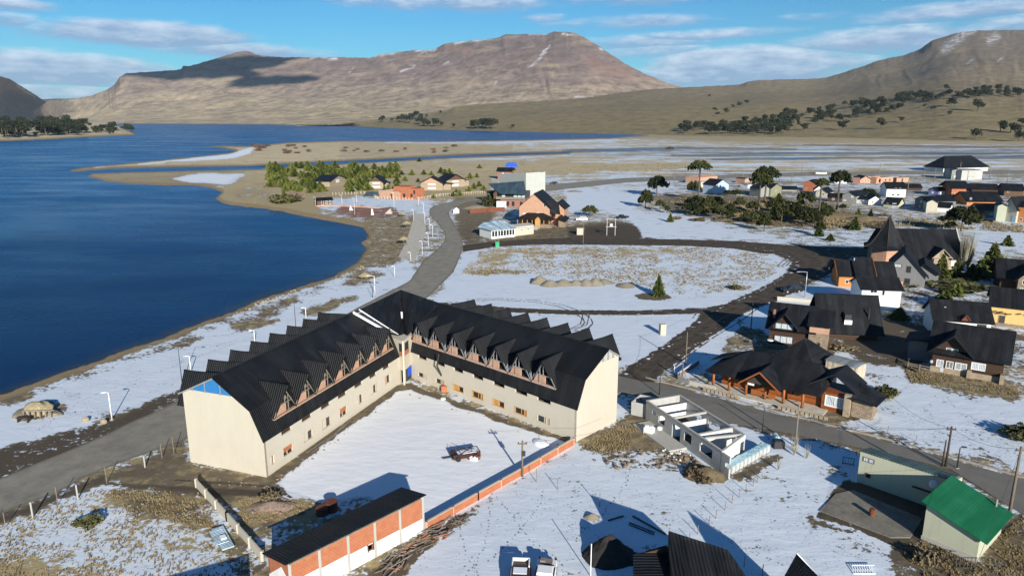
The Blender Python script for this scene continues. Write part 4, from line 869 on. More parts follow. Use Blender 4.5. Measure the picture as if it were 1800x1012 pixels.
# ================================================================ long brick shed beside the courtyard
def oriented(name, label, cat, a, b_, **k):
    d = b_ - a; return thing(name, label, cat, (a.x, a.y, 0), math.atan2(d.y, d.x), **k), d.length
s0 = G(746, 934); s0 = Vector((-8.75, 63.1, 0)); s1 = Vector((-18.7, 52.3, 0))
shed, Ls = oriented('brick_shed', 'long narrow hollow brick shed with half rendered wall and black corrugated lean-to roof', 'shed', s1, s0)
Wd = 3.4
wb = MB(); wall_holes(wb, Ls, 3.75, .2, [(8.0, 8.55, .95, 1.6)], 0); wb.prism([(.2, 0), (.2, 3.75), (Wd, 3.15), (Wd, 0)], 'x', 0, .2); wb.prism([(.2, 0), (.2, 3.75), (Wd, 3.15), (Wd, 0)], 'x', Ls - .2, Ls); wb.box(0, Wd - .2, 0, Ls, Wd, 3.1)
sw = part(shed, 'wall', wb, 'hollow_brick')
pb = MB(); lv = [1.75, 1.6, 1.55, 1.75, 1.65]
nb = 5; bay = Ls / nb
for i in range(nb):
    x0_, x1_ = i * bay, (i + 1) * bay; zt = 1.9 - .12 * i
    if x0_ < 8.0 < x1_: pb.box(x0_, -.03, 0, 8.0, 0, zt); pb.box(8.55, -.03, 0, x1_, 0, zt); pb.box(8.0, -.03, 0, 8.55, 0, .95); pb.box(8, -.03, 1.6, 8.55, 0, zt)
    else: pb.box(x0_, -.03, 0, x1_, 0, zt)
pb.prism([(.0, 0), (0, 2.0), (1.2, 2.9), (Wd, 1.2), (Wd, 0)], 'x', -.03, 0); part(sw, 'render_coat', pb, 'white_plaster')
cb = MB()
for i in range(nb + 1): cb.box(min(max(i * bay - .13, -.05), Ls - .21), -.07, 0, min(max(i * bay + .13, .21), Ls + .05), -.031, 3.72)
cb.box(0, -.05, 3.6, Ls, .25, 3.76); part(sw, 'concrete_column', cb, 'concrete')
part(sw, 'window_reveal', MB().box(7.9, -.05, .85, 8.0, .05, 1.7).box(8.55, -.05, .85, 8.65, .05, 1.7), 'dark_wood')
rb = MB().slab([(-.35, -.2, 3.95), (Ls + .3, -.2, 3.95), (Ls + .3, Wd + .35, 3.25), (-.35, Wd + .35, 3.25)], .07); part(shed, 'roof', rb, 'purple_black_roof' if False else 'black_roof_x')
part(shed, 'fascia', MB().box(0, -.24, 3.72, Ls * .97, -.14, 3.82), 'grey_wood')

# courtyard walls
def low_wall(name, label, pts, h, th, mat, posts=None, pm='beige_plaster', step=3.0, cap=None):
    a = pts[0]; t_ = thing(name, label, 'wall', a)
    wb_ = MB(); 
    for p, q in zip(pts, pts[1:]):
        p = p - a; q = q - a; wb_.bar(p + Vector((0, 0, h / 2)), q + Vector((0, 0, h / 2)), th, 0, h)
    part(t_, 'wall_panel', wb_, mat)
    if cap: 
        cb_ = MB()
        for p, q in zip(pts, pts[1:]): cb_.bar(p - a + Vector((0, 0, h + .03)), q - a + Vector((0, 0, h + .03)), th + .06, 0, .06)
        part(t_, 'coping', cb_, cap)
    if posts:
        for p, q in zip(pts, pts[1:]):
            n_ = max(1, int((q - p).length / step))
            for i in range(n_ + 1):
                c_ = p.lerp(q, i / n_) - a; part(t_, 'pillar', MB().box(c_.x - .13, c_.y - .13, 0, c_.x + .13, c_.y + .13, h + .06), pm)
    return t_
low_wall('brick_wall', 'low orange hollow brick wall along the snowy hotel courtyard', [G(750, 930), G(840, 878), G(918, 834), G(1008, 781)], .85, .18, 'hollow_brick', True, 'pale_brick', 3.2, 'beige_plaster')
low_wall('boundary_wall', 'low beige concrete boundary wall running down to the brick shed', [G(346, 856), G(400, 915), G(462, 985)], 1.0, .15, 'beige_plaster', True, 'beige_plaster', 2.4, None)

# ================================================================ houses of the town (pixel corners read off enlarged views of the photograph)
def z7(x, y): return (1400 + x / 4.5, 260 + y / 4.5)
def z6(x, y): return (1100 + x / 5.06, 260 + y / 5.06)
def z5(x, y): return (1430 + x / 4.216, 360 + y / 4.216)
def z5a(x, y): return (780 + x / 5.06, 260 + y / 5.06)
def z4(x, y): return (400 + x / 4.4, 230 + y / 4.4)
def yy(f, y): return f(0, y)[1]
HV = 'houses of the village'
# far houses, front left to right along the snowy flat
house('brick_house', 'tall gabled orange brick house with black roof, leftmost one by the tall araucarias', z7(50, 338), z7(150, 345), 9, yy(z7, 275), 1.6, 'y', 'hollow_brick', 'black_roof', wins=[('f', .25, 1.2, .8, 1)], group=HV)
house('small_house', 'small pale house with dark gabled roof right of the tall orange gable', z7(150, 385), z7(240, 392), 8, yy(z7, 345), 2.0, 'y', 'beige_plaster', 'black_roof', wins=[('f', .3, 1.5, 1, 1.3, 'curtain'), ('f', .7, 1.5, 1, 1.3)], group=HV)
house('small_house', 'low dark timber house with black roof behind the middle araucaria', z7(245, 425), z7(355, 430), 7, yy(z7, 388), 1.6, 'x', 'dark_log', 'black_roof', wins=[('f', .4, 1.3, 1, 1)], group=HV)
house('small_house', 'grey green gabled house with two white windows left of the white gable', z7(358, 430), z7(470, 440), 12, yy(z7, 370), 1.8, 'y', 'grey_plaster', 'black_roof', wins=[('f', .2, 1.1, 1.3, .9, 'curtain'), ('f', .7, 3.0, 1.1, 1.1, 'curtain'), ('f', .75, 1.0, 1.2, .9)], group=HV)
house('small_house', 'low white walled house with black roof joined to the grey gable', z7(470, 438), z7(560, 446), 6, yy(z7, 400), 1.2, 'x', 'white_plaster', 'black_roof', wins=[('f', .5, 1.3, 1, 1)], group=HV)
house('small_house', 'white gable end house with black roof behind the round araucaria crown', z7(568, 450), z7(670, 452), 9, yy(z7, 410), 1.9, 'y', 'white_plaster', 'black_roof', wins=[('f', .3, 1.2, .8, .8)], group=HV)
house('small_house', 'small olive green house with black roof and pale garage door', z7(688, 465), z7(800, 475), 7, yy(z7, 438), 2.6, 'x', 'pale_green_plaster', 'black_roof', wins=[('f', .75, 1.1, 1.6, 1.9, 'curtain'), ('f', .25, 1.3, 1, .9)], group=HV)
house('white_house', 'bright white two storey house with black roof and a row of dark windows', z7(708, 390), z7(860, 392), 9, yy(z7, 320), 2.8, 'x', 'white_plaster', 'black_roof', wins=[('f', .45, 4.3, .7, .9), ('f', .68, 4.3, .7, .9), ('f', .35, 1.3, 1.4, 1), ('f', .62, 1.3, 1.6, 1)], group=HV)
house('small_house', 'long low black house right of the bright white house', z7(870, 338), z7(990, 340), 8, yy(z7, 312), 1.6, 'x', 'dark_log', 'black_roof', group=HV)
house('small_house', 'grey gabled house left of the big cream house', z7(930, 472), z7(1030, 492), 13, yy(z7, 402), 1.6, 'y', 'grey_cladding', 'black_roof', wins=[('f', .5, 3.2, 1.1, 1, 'curtain'), ('f', .45, 1.1, .9, .9, 'curtain')], group=HV)
house('cream_house', 'large cream gabled house with grey plinth and pale eaves', z7(1022, 512), z7(1108, 516), 14, yy(z7, 428), 1.2, 'y', 'beige_plaster', 'black_roof', base=('concrete', .8), group=HV)
house('cream_house', 'low white lean-to house with black roof against the large cream gable', z7(1110, 515), z7(1205, 522), 7, yy(z7, 465), 1.7, 'x', 'white_plaster', 'black_roof', base=('concrete', .6), group=HV)
house('violet_house', 'small house with violet gable and white side wall under a black roof', z7(1045, 372), z7(1118, 378), 11, yy(z7, 335), 1.4, 'y', 'violet_plaster', 'black_roof', wins=[('f', .4, 1.4, 1, 1, 'curtain'), ('r', .4, 1.3, 1.2, .9)], group=HV)
house('white_house', 'low white walled house with black roof right of the violet gable', z7(1120, 376), z7(1215, 374), 7, yy(z7, 338), 1.6, 'x', 'white_plaster', 'black_roof', wins=[('f', .3, 1.3, 1, 1)], group=HV)
house('white_house', 'flat snow topped white annex in front of the orange brick block', z7(1130, 402), z7(1275, 398), 6, yy(z7, 385), .5, 'x', 'white_plaster', 'black_roof', group=HV)
house('brick_house', 'tall orange brick block with wide black roof in the middle of the village', z7(1222, 385), z7(1335, 386), 10, yy(z7, 304), 2.4, 'x', 'hollow_brick', 'black_roof', wins=[('f', .15, 1.4, .7, 1.3)], over=1.6, group=HV)
house('orange_house', 'long black roofed house with orange end wall near the right edge', z7(1345, 452), z7(1615, 455), 13, yy(z7, 415), 3.4, 'x', 'orange_plaster', 'black_roof', wins=[('f', .85, 1.3, .9, 1), ('f', .93, 1.3, .9, 1), ('f', .1, 3, .9, .9)], over=.9, group=HV)
house('small_house', 'grey house with black roof and pale front behind the big round araucaria', z7(1430, 548), z7(1580, 552), 9, yy(z7, 490), 2.2, 'x', 'grey_plaster', 'black_roof', wins=[('f', .7, 1.4, 1.2, 1, 'curtain')], group=HV)
house('brick_house', 'small orange brick outbuilding at the foot of the grey house', z7(1425, 552), z7(1488, 553), 3, yy(z7, 510), .2, 'x', 'hollow_brick', 'black_roof', over=.1, group=HV)
house('small_house', 'wide black roofed house with white rake edge on the upper right', z7(1385, 345), z7(1600, 350), 10, yy(z7, 325), 2.6, 'x', 'dark_log', 'black_roof', group=HV)
house('timber_house', 'dark brown timber house with black roof at the right edge of the village', z7(1640, 380), z7(1790, 385), 13, yy(z7, 330), 2.6, 'x', 'brown_wood', 'black_roof', wins=[('f', .2, 2.2, .8, .9)], over=.8, group=HV)
house('green_house', 'narrow tall grey green house with red trim beside the blue door house', z7(1575, 578), z7(1650, 582), 8, yy(z7, 455), .8, 'y', 'pale_green_plaster', 'black_roof', group=HV)
hb_ = house('pale_house', 'pale grey two storey house with sloping black roof and light blue door', z7(1652, 580), z7(1732, 590), 10, yy(z7, 415), 1.4, 'y', 'beige_plaster', 'black_roof', wins=[], over=.5, off=.25, eave_b=5.2, group=HV)
w_ = hb_['_w']; part(hb_, 'door', MB().box(w_ * .62, -.08, 0, w_ * .95, -.01, 2.6), 'pale_blue_plastic')
house('red_house', 'red walled house cut by the right edge of the frame', z7(1735, 588), z7(1860, 600), 9, yy(z7, 460), 1.6, 'x', 'orange_plaster', 'black_roof', wins=[('f', .3, 1.4, 1, 1.2)], group=HV)
# the big hall
hall = house('village_hall', 'large pale hall with a broad black hipped roof on the far side of the village', z7(1160, 192), z7(1512, 182), 17, 3.8, 7.4, 'x', 'white_plaster', 'black_roof', hip=True, over=1.0, wins=[('f', .85, 2.5, 3, 1.4, 'curtain')])
house('hall_annex', 'grey gabled entrance block in front of the large black hipped hall', z7(1222, 250), z7(1315, 252), 18, yy(z7, 175), .8, 'y', 'grey_plaster', 'black_roof', wins=[('f', .35, 2, 2, 1.4, 'curtain')], cat='building')
house('hall_annex', 'long low pale concrete wing with small dark windows below the hall roof', z7(1300, 255), z7(1465, 252), 14, yy(z7, 178), .3, 'x', 'concrete', 'grey_metal_roof', wins=[('f', .35, 2.2, 1, .8), ('f', .55, 2.2, 1, .8), ('f', .8, 4.2, 3, 1.2, 'curtain'), ('f', .85, 1.6, 2.6, 1.2, 'curtain')], over=.2, cat='building')
# unfinished brick row
house('brick_house', 'small brick gable house with three dark openings, left of the flat brick shells', z7(500, 280), z7(585, 280), 9, yy(z7, 247), 1.9, 'y', 'pale_brick', 'black_roof', wins=[('f', .2, 1.4, 1, 1), ('f', .5, 1.4, 1, 1), ('f', .8, 1.4, 1, 1)], group=HV)
house('brick_house', 'dark walled brick shell left of the small brick gable house', z7(445, 278), z7(498, 280), 8, yy(z7, 232), .4, 'x', 'red_brick', 'black_roof', over=.1, group=HV)
def shell(name, label, A, B, D, top, mat, opens, group=None):
    a = G(*A); b_ = G(*B); t_, L = oriented(name, label, 'house', a, b_, group=group); h = top if top < 12 else HT(A, top)
    wb_ = MB(); wall_holes(wb_, L, h, .25, [(u * L - w / 2, u * L + w / 2, z_, z_ + hh) for u, w, z_, hh in opens], 0); wb_.box(0, .25, 0, .25, D - .25, h); wb_.box(L - .25, .25, 0, L, D - .25, h * .92); wb_.box(0, D - .25, 0, L, D, h)
    wb_.box(L * .45, .25, 0, L * .45 + .2, D - .25, h * .97); part(t_, 'wall', wb_, mat)
    part(t_, 'ring_beam', MB().box(-.03, -.03, h, L + .03, .28, h + .18), 'concrete'); return t_
shell('brick_shell', 'roofless orange brick shell with two square openings in the village', z7(630, 284), z7(762, 274), 9, yy(z7, 240), 'pale_brick', [(.2, 2.0, .6, 2.2), (.55, 1.2, 1.2, 1.2), (.8, 1.2, 1.2, 1.2)], HV)
shell('brick_shell', 'roofless orange brick shell with one doorway, right of the two window shell', z7(790, 272), z7(890, 269), 9, yy(z7, 240), 'pale_brick', [(.45, 1.2, .05, 2.2)], HV)
house('white_house', 'small white porch house with dark openings beyond the tall araucaria', z7(300, 281), z7(400, 283), 7, yy(z7, 252), .8, 'x', 'white_plaster', 'grey_metal_roof', wins=[('f', .2, 1.3, 1, 1.6), ('f', .5, 1.3, 1, 1.6), ('f', .8, 1.3, 1, 1.6)], group=HV)
house('white_house', 'tiny white flat roofed hut left of the dark hedge near the hall road', z7(152, 207), z7(232, 210), 5, yy(z7, 188), .4, 'x', 'white_plaster', 'grey_metal_roof', group=HV)
house('blue_house', 'pale blue gabled house with black roof below the tall umbrella araucaria', z6(792, 412), z6(912, 402), 8.5, yy(z6, 330), 2.6, 'y', 'blue_plaster', 'black_roof', wins=[('l', .5, 1.4, 1, 1)], group=HV)
house('brick_house', 'long low orange brick house behind the pale blue gable', z6(640, 320), z6(812, 302), 9, yy(z6, 266), .8, 'x', 'pale_brick', 'pale_brick', wins=[('f', .85, 1.4, 1.3, 1.1)], over=.1, group=HV)
house('cream_house', 'low unfinished cream house left of the pale blue gable', z6(665, 352), z6(755, 350), 6, yy(z6, 305), .4, 'x', 'beige_plaster', 'concrete', over=.1, group=HV)
house('brick_house', 'tiny dark brick hut left of the double umbrella araucarias', z6(975, 308), z6(1058, 316), 5, yy(z6, 268), .3, 'x', 'pale_brick', 'black_roof', over=.1, group=HV)
house('olive_house', 'olive green gabled house with dark side veranda behind the araucarias', z6(1285, 430), z6(1382, 418), 10, yy(z6, 358), 2.0, 'y', 'olive_plaster', 'black_roof', wins=[('f', .5, 2.6, 1.3, 1.0), ('l', .5, 1.4, 3, 1)], group=HV)
house('grey_house', 'grey walled house partly hidden by the double araucaria trunks', z6(1195, 440), z6(1270, 436), 8, yy(z6, 360), 1.4, 'y', 'grey_plaster', 'black_roof', group=HV)
house('small_house', 'low black roofed house right of the olive gable', z6(1390, 385), z6(1520, 388), 7, yy(z6, 366), 1.4, 'x', 'grey_plaster', 'black_roof', group=HV)
house('white_house', 'small white house right of the orange brick gable at the araucaria trunk', z6(1672, 415), z6(1760, 418), 8, yy(z6, 372), 2.2, 'y', 'white_plaster', 'black_roof', wins=[('f', .4, 1.3, 1, 1.2)], group=HV)
house('white_house', 'small white house between the two araucaria trunks', z6(1085, 356), z6(1150, 352), 6, yy(z6, 326), .8, 'x', 'white_plaster', 'grey_metal_roof', group=HV)

# ---- pine grove chalets
house('chalet', 'white framed chalet with large glazed gable among young pines', z4(790, 432), z4(912, 405), 9, yy(z4, 388), 2.6, 'y', 'pale_stone', 'black_roof', wins=[('f', .5, 2.4, 4.5, 1.8, 'curtain'), ('f', .8, 4.3, 1.2, .7)], over=1.0)
for i_, (A_, B_, lb) in enumerate([(z4(1098, 450), z4(1205, 450), 'stone chalet with black roof half hidden by pines, left of the paired chalets'), (z4(1495, 460), z4(1665, 460), 'stone chalet with wide black roof and white windows, left one of the pair'), (z4(1690, 440), z4(1835, 430), 'stone chalet with black roof and timber gable, right one of the pair behind the first')]):
    c_ = house('chalet', lb, A_, B_, 9, 4.2, 3.2, 'y', 'pale_stone', 'black_roof', gable='brown_wood' if i_ != 1 else 'pale_brick', wins=[('f', .5, 3.3, 4.2, 1.0, 'curtain'), ('f', .5, 1.2, 4.6, 1.0, 'curtain')], over=1.4)
    w_ = c_['_w']; part(c_, 'side_roof', MB().slab([(w_ * .9, 2, 4.0), (w_ * .9, 8, 4.0), (w_ * 1.45, 8, 3.2), (w_ * 1.45, 2, 3.2)], .15), 'black_roof_y'); part(c_, 'side_room', MB().box(w_, 2.5, 0, w_ * 1.35, 7.5, 3.2), 'pale_stone')
bs = shell('brick_shell', 'unfinished orange brick building of stepped blocks behind the lakeside promenade', z4(1170, 516), z4(1330, 526), 11, 3.4, 'pale_brick', [(.6, 1.2, .05, 2.2)])
L_ = (G(*z4(1330, 526)) - G(*z4(1170, 516))).length; part(bs, 'upper_wall', MB().box(L_ * .68, 1, 3.58, L_ + 4.5, 8, 6.0).box(L_, 1, 0, L_ + 4.5, 8, 3.58).box(L_ + 4.5, 2, 0, L_ + 9, 9, 5.2), 'hollow_brick')
part(bs, 'opening', MB().box(L_ + 5.4, 1.9, .8, L_ + 6.6, 1.99, 2.6).box(L_ + 7.2, 1.9, 2.6, L_ + 8.2, 1.99, 4.4).box(L_ + 1.5, .9, .8, L_ + 2.9, .99, 2.6), 'dark_metal')
hs_ = house('lakeside_hut', 'small dark timber hut with black roof on the lakeside plaza', z4(695, 578), z4(812, 572), 5, 2.4, .9, 'x', 'brown_wood', 'black_roof', wins=[('f', .35, 1.2, 1.0, 1.9, 'door'), ('f', .6, 1.2, 1, 1.6), ('f', .85, 1.2, 1, 1.6)], over=.5, cat='hut')
house('open_shelter', 'small dark blue tent roofed shelter left of the unfinished brick building', z4(1060, 515), z4(1165, 518), 6, 1.0, 1.6, 'x', 'grey_cladding', 'blue_grey_roof', cat='shelter', over=.4)

# ---- concrete and brick complex on the bend of the road
cx_ = thing('concrete_tower', 'tall windowless pale concrete block with slanting metal roof beside the slate restaurant', 'building', G(*z5a(730, 475)))

def rel(f, x, y, z, o): p = G(*f(x, y), z); return (p.x - o.x, p.y - o.y, z)
b0 = MB(); bx0 = [(0, 0), (9.5, 3.5), (7, 22), (-13, 17)]
hts = [HT(z5a(730, 475), yy(z5a, 225)), HT(z5a(730, 475), yy(z5a, 225)) * 1.02, 11.2, 11.8]
n0 = len(b0.v); b0.v += [(x, y, 0) for x, y in bx0] + [(x, y, h) for (x, y), h in zip(bx0, hts)]
for i in range(4): j = (i + 1) % 4; b0.f.append((n0 + i, n0 + j, n0 + 4 + j, n0 + 4 + i)); b0.m.append(0)
part(cx_, 'wall', b0, 'tower_concrete'); part(cx_, 'roof', MB().slab([(x * 1.02, y * 1.02, h + .1) for (x, y), h in zip(bx0[:3], hts[:3])], .1).slab([(bx0[0][0], bx0[0][1], hts[0] + .1), (bx0[2][0] * 1.02, bx0[2][1] * 1.02, hts[2] + .1), (bx0[3][0], bx0[3][1], hts[3] + .1)], .1), 'zinc_sheet')
A_, B_ = G(*z5a(505, 525)), G(*z5a(722, 530))
rs, L_ = oriented('slate_restaurant', 'two storey brick building with glazed upper floor and big slanting slate grey roof', 'building', A_, B_)
part(rs, 'wall', MB().box(0, 0, 0, L_, 15, 3.6), 'red_brick'); part(rs, 'upper_wall', MB().box(-1.5, .9, 3.6, L_, 15, 6.3), 'dark_metal')
part(rs, 'balcony', MB().box(-2, -.8, 3.6, L_, .9, 3.8).box(-2, -.8, 3.8, L_, -.72, 4.7), 'grey_wood')
for i in range(6): part(rs, 'window', MB().box(.5 + i * L_ / 6.2, .82, 4.0, .5 + (i + .82) * L_ / 6.2, .9, 5.9), 'curtain' if i % 5 in (0, 3, 4) else 'glass')
for u in (.30, .52, .85): part(rs, 'window', MB().box(u * L_ - .6, -.06, .5, u * L_ + .6, 0, 2.6), 'glass')
part(rs, 'roof', MB().slab([(-.2, -1.8, 6.4), (L_ + 1, -1.8, 6.4), (L_ - 3, 15, 10.6), (-8.5, 13, 9.2)], .25), 'blue_grey_roof')
part(rs, 'side_wall', MB().prism([(0, 3.6), (15, 3.6), (15, 9.6), (0, 6.3)], 'x', -3.2, -1.6), 'brown_wood')
gz = thing('glass_pavilion', 'small round glazed pavilion with pale blue windows at the foot of the slate roofed restaurant', 'building', G(*z5a(470, 530)))
part(gz, 'wall', MB().box(0, 0, 0, 4.4, 3.6, .5).box(0, 0, 2.3, 4.4, 3.6, 2.7), 'white_plaster'); part(gz, 'window', MB().box(.08, .08, .5, 4.32, 3.5, 2.3), 'curtain'); part(gz, 'mullion', MB().box(-.02, -.04, .5, .1, .06, 2.3).box(1.0, -.04, .5, 1.1, .08, 2.3).box(2.1, -.04, .5, 2.2, .08, 2.3).box(3.3, -.04, .5, 3.4, .08, 2.3), 'white_paint')
house('dark_lodge', 'dark red two storey lodge with black roofs behind the slate roofed restaurant', z5a(480, 280), z5a(600, 282), 9, 5.6, 1.8, 'x', 'red_brick', 'black_roof', wins=[('f', .4, 4.0, 1.0, .7, 'curtain'), ('f', .7, 4.0, 1.0, .7)], over=1.0)
house('brick_annex', 'small brick gable with black roof wedged between concrete block and brick inn', z5a(785, 430), z5a(880, 425), 6, 6.6, 1.8, 'y', 'pale_brick', 'black_roof', cat='building')
# brick inn with hipped porch
A_, B_ = z5a(672, 690), z5a(940, 700)
inn = house('brick_inn', 'pale orange brick inn with steep black gable and hipped porch roof in front', A_, B_, 15, 7.2, 5.0, 'y', 'pale_brick', 'black_roof', wins=[('f', .84, 7.9, .8, 1.2), ('f', .62, 4.6, 1.0, 1.0), ('f', .17, 4.4, 1.0, .9, 'curtain')], over=.6, cat='inn', z0=.0)
w_ = inn['_w']
part(inn, 'porch_wall', MB().box(.3, -3.8, 0, w_ + 1.5, 0, 1.3), 'stone')
pr = MB(); pz = 3.1
pr.slab([(-.4, -4.6, pz), (w_ + 2.4, -4.6, pz), (w_ * .8, -.0, 5.0), (w_ * .28, 0, 5.0)], .15); pr.slab([(-.4, -4.6, pz), (w_ * .28, 0, 5.0), (-.4, .2, pz)], .15); pr.slab([(w_ + 2.4, -4.6, pz), (w_ + 2.4, .2, pz), (w_ * .8, 0, 5.0)], .15)
part(inn, 'porch_roof', pr, 'black_roof_x')
part(inn, 'entrance', MB().prism([(w_ * .62, 0), (w_ * .62, 3.2), (w_ * .70, 4.1), (w_ * .78, 3.2), (w_ * .78, 0)], 'y', -5.3, -4.0), 'honey_wood'); part(inn, 'stair', MB().box(w_ * .60, -8.5, 0, w_ * .76, -5.3, .4).box(w_ * .61, -7.2, .4, w_ * .75, -5.3, .9), 'concrete')
for u in (.02, .18, .34, .5, .88, 1.05): part(inn, 'post', MB().box(u * w_, -4.3, 1.3, u * w_ + .22, -4.1, pz), 'honey_wood')
part(inn, 'wing_wall', MB().prism([(w_, 0), (w_, 6.5), (w_ + 2.2, 8.4), (w_ + 4.6, 6.5), (w_ + 4.6, 0)], 'y', 5, 14), 'pale_brick')
part(inn, 'wing_roof', MB().slab([(w_ * .8, 2.0, 9.6), (w_ + 2.6, 4.0, 8.8), (w_ + 4.0, .5, 4.6), (w_ + .4, -.2, 5.2)], .15).slab([(w_ - .2, 4.2, 6.6), (w_ - .2, 14.5, 6.6), (w_ + 2.3, 14.5, 8.9), (w_ + 2.3, 4.2, 8.9)], .15).slab([(w_ + 2.3, 4.2, 8.9), (w_ + 2.3, 14.5, 8.9), (w_ + 5.4, 14.5, 6.2), (w_ + 5.4, 4.2, 6.2)], .15), 'black_roof_y')
part(inn, 'side_roof', MB().slab([(w_ + 3.6, -1, 3.2), (w_ + 3.4, 7, 4.4), (w_ + 6.4, 7, 2.6), (w_ + 6.4, -1, 2.2)], .15), 'black_roof_y'); part(inn, 'side_wall', MB().box(w_ + 3.4, 0, 0, w_ + 6, 6.5, 2.3), 'stone')
A_, B_ = G(*z5a(425, 812)), G(*z5a(635, 790))
gp, L_ = oriented('glazed_dining_room', 'white single storey dining room with wide dark windows and pale blue metal roof', 'building', A_, B_)
part(gp, 'wall', MB().box(0, 0, 0, L_, 8, .8).box(0, 0, 2.6, L_, 8, 3.0).box(0, .1, .8, .3, 8, 2.6).box(L_ - .3, .1, .8, L_, 8, 2.6), 'white_plaster')
part(gp, 'window', MB().box(.3, .12, .8, L_ - .3, 7.8, 2.6), 'glass')
for i in range(9): part(gp, 'mullion', MB().box(i * (L_ - .2) / 8, 0, .8, i * (L_ - .2) / 8 + .2, .11, 2.6), 'white_paint')
part(gp, 'roof', MB().slab([(-.5, -.6, 3.05), (L_ + .3, -.6, 3.05), (L_ + .3, 8, 4.6), (1.8, 8, 4.6)], .12).slab([(-.5, -.6, 3.05), (1.8, 8, 4.6), (-.5, 8.4, 3.05)], .12), 'zinc_sheet')
house('flat_annex', 'flat roofed cream annex of the brick inn beside the glazed dining room', z5a(635, 785), z5a(800, 765), 5, 3.2, .25, 'x', 'beige_plaster', 'concrete', wins=[('f', .35, 2.0, 1, .5), ('f', .7, 2.0, 1, .5)], over=.1, cat='building')
fn = thing('red_fence', 'dark red timber fence beside the roadside shrubs', 'fence', G(*z5a(235, 582))); e1 = G(*z5a(540, 562)) - G(*z5a(235, 582))
part(fn, 'fence_panel', MB().bar((0, 0, .9), e1 * .48 + Vector((0, 0, .9)), .12, 0, 1.8), 'red_fence'); part(fn, 'fence_panel', MB().bar(e1 * .51 + Vector((0, 0, .9)), e1 + Vector((0, 0, .9)), .12, 0, 1.8), 'red_fence')
for k_ in range(7): c_ = e1 * (k_ / 6); part(fn, 'post', MB().box(c_.x - .12, c_.y - .12, 0, c_.x + .12, c_.y + .12, 2.0), 'red_fence')

# ---- the houses on the right
hp = thing('church', 'dark roofed stone church hall with a flared pyramid tower and timber porch gable', 'church', G(*z5(700, 470)))
o_ = G(*z5(700, 470)); e_ = G(*z5(1085, 478)); d_ = e_ - o_; L_ = d_.length; hp.rotation_euler = (0, 0, math.atan2(d_.y, d_.x)); Dp = 13
part(hp, 'wall', MB().prism([(0, 0), (0, 3.6), (Dp / 2, 9.5), (Dp, 3.6), (Dp, 0)], 'x', -6, L_), 'pale_stone')
part(hp, 'roof', MB().slab([(-7, -1, 2.9), (L_ + .6, -1, 2.9), (L_ + .6, Dp / 2, 9.9), (-7, Dp / 2, 9.9)], .2).slab([(-7, Dp / 2, 9.9), (L_ + .6, Dp / 2, 9.9), (L_ + .6, Dp + 1, 2.9), (-7, Dp + 1, 2.9)], .2), 'slate_roof_x')
px0 = L_ * .53
part(hp, 'porch_wall', MB().prism([(px0 - 1.8, 0), (px0 - 1.8, 3.6), (px0, 5.4), (px0 + 1.8, 3.6), (px0 + 1.8, 0)], 'y', -2.4, 1), 'pale_stone')
part(hp, 'porch_gable', MB().bar((px0 - 2.6, -3.0, 3.4), (px0, -3.0, 5.9), .2).bar((px0 + 2.6, -3.0, 3.4), (px0, -3.0, 5.9), .2).bar((px0 - 2.1, -3, 3.7), (px0 + 2.1, -3, 3.7), .15).bar((px0, -3, 3.7), (px0, -3, 5.6), .12), 'pale_planks')
part(hp, 'porch_roof', MB().slab([(px0 - 2.8, -3.1, 3.35), (px0, -3.1, 6.0), (px0, 4, 6.0), (px0 - 2.8, 1.5, 3.35)], .12).slab([(px0 + 2.8, -3.1, 3.35), (px0, -3.1, 6.0), (px0, 4, 6.0), (px0 + 2.8, 1.5, 3.35)], .12), 'slate_roof_y')
for u in (.62, .86): window(hp, (u * L_, 0, 1.7), (1, 0, 0), (0, -1, 0), 1.2, 1.6, 'white_paint', 'curtain')
part(hp, 'end_wall', MB().prism([(0, 0), (0, 3.0), (Dp / 2, 10.3), (Dp, 3.0), (Dp, 0)], 'x', L_ + .6, L_ + .9), 'concrete')
tc = Vector((-5.5, 2.0, 0)); tr_ = MB(); rings = [(6.4, 5.6), (4.7, 6.3), (3.2, 8.2), (1.6, 11.0), (0.06, 13.8)]; kk = 6
for (ra, za), (rb_, zb_) in zip(rings, rings[1:]):
    for i in range(kk):
        a0, a1 = 2 * math.pi * (i + .2) / kk, 2 * math.pi * (i + 1.2) / kk
        tr_.face([tc + Vector((ra * math.cos(a0), ra * math.sin(a0), za)), tc + Vector((ra * math.cos(a1), ra * math.sin(a1), za)), tc + Vector((rb_ * math.cos(a1), rb_ * math.sin(a1), zb_)), tc + Vector((rb_ * math.cos(a0), rb_ * math.sin(a0), zb_))])
tro = part(hp, 'tower_roof', tr_, 'slate_roof_x')
rbm = MB()
for i in range(kk):
    a0 = 2 * math.pi * (i + .2) / kk
    for (ra, za), (rb_, zb_) in zip(rings, rings[1:]): rbm.bar(tc + Vector((ra * math.cos(a0), ra * math.sin(a0), za + .05)), tc + Vector((rb_ * math.cos(a0), rb_ * math.sin(a0), zb_ + .05)), .14)
part(tro, 'ridge_cap', rbm, 'dark_wood')
part(hp, 'tower_wall', MB().prism([(tc.x + 4 * math.cos(2 * math.pi * (i + .2) / kk), tc.y + 4 * math.sin(2 * math.pi * (i + .2) / kk)) for i in range(kk)], 'z', 0, 5.9), 'pale_brick')
gh = house('grey_house', 'grey clad two storey house with asymmetric gable and dark windows below the church', z5(560, 592), z5(820, 617), 10, 5.2, 3.2, 'y', 'grey_cladding', 'slate_roof', wins=[('f', .18, 4.9, 1.6, .8, 'curtain'), ('f', .5, 4.2, 1.0, 1.6), ('f', .2, 1.5, 1.2, 1.0), ('f', .5, 1.3, 1.2, 1.4)], over=.7, off=.35, eave_b=3.2, frame='dark_wood')
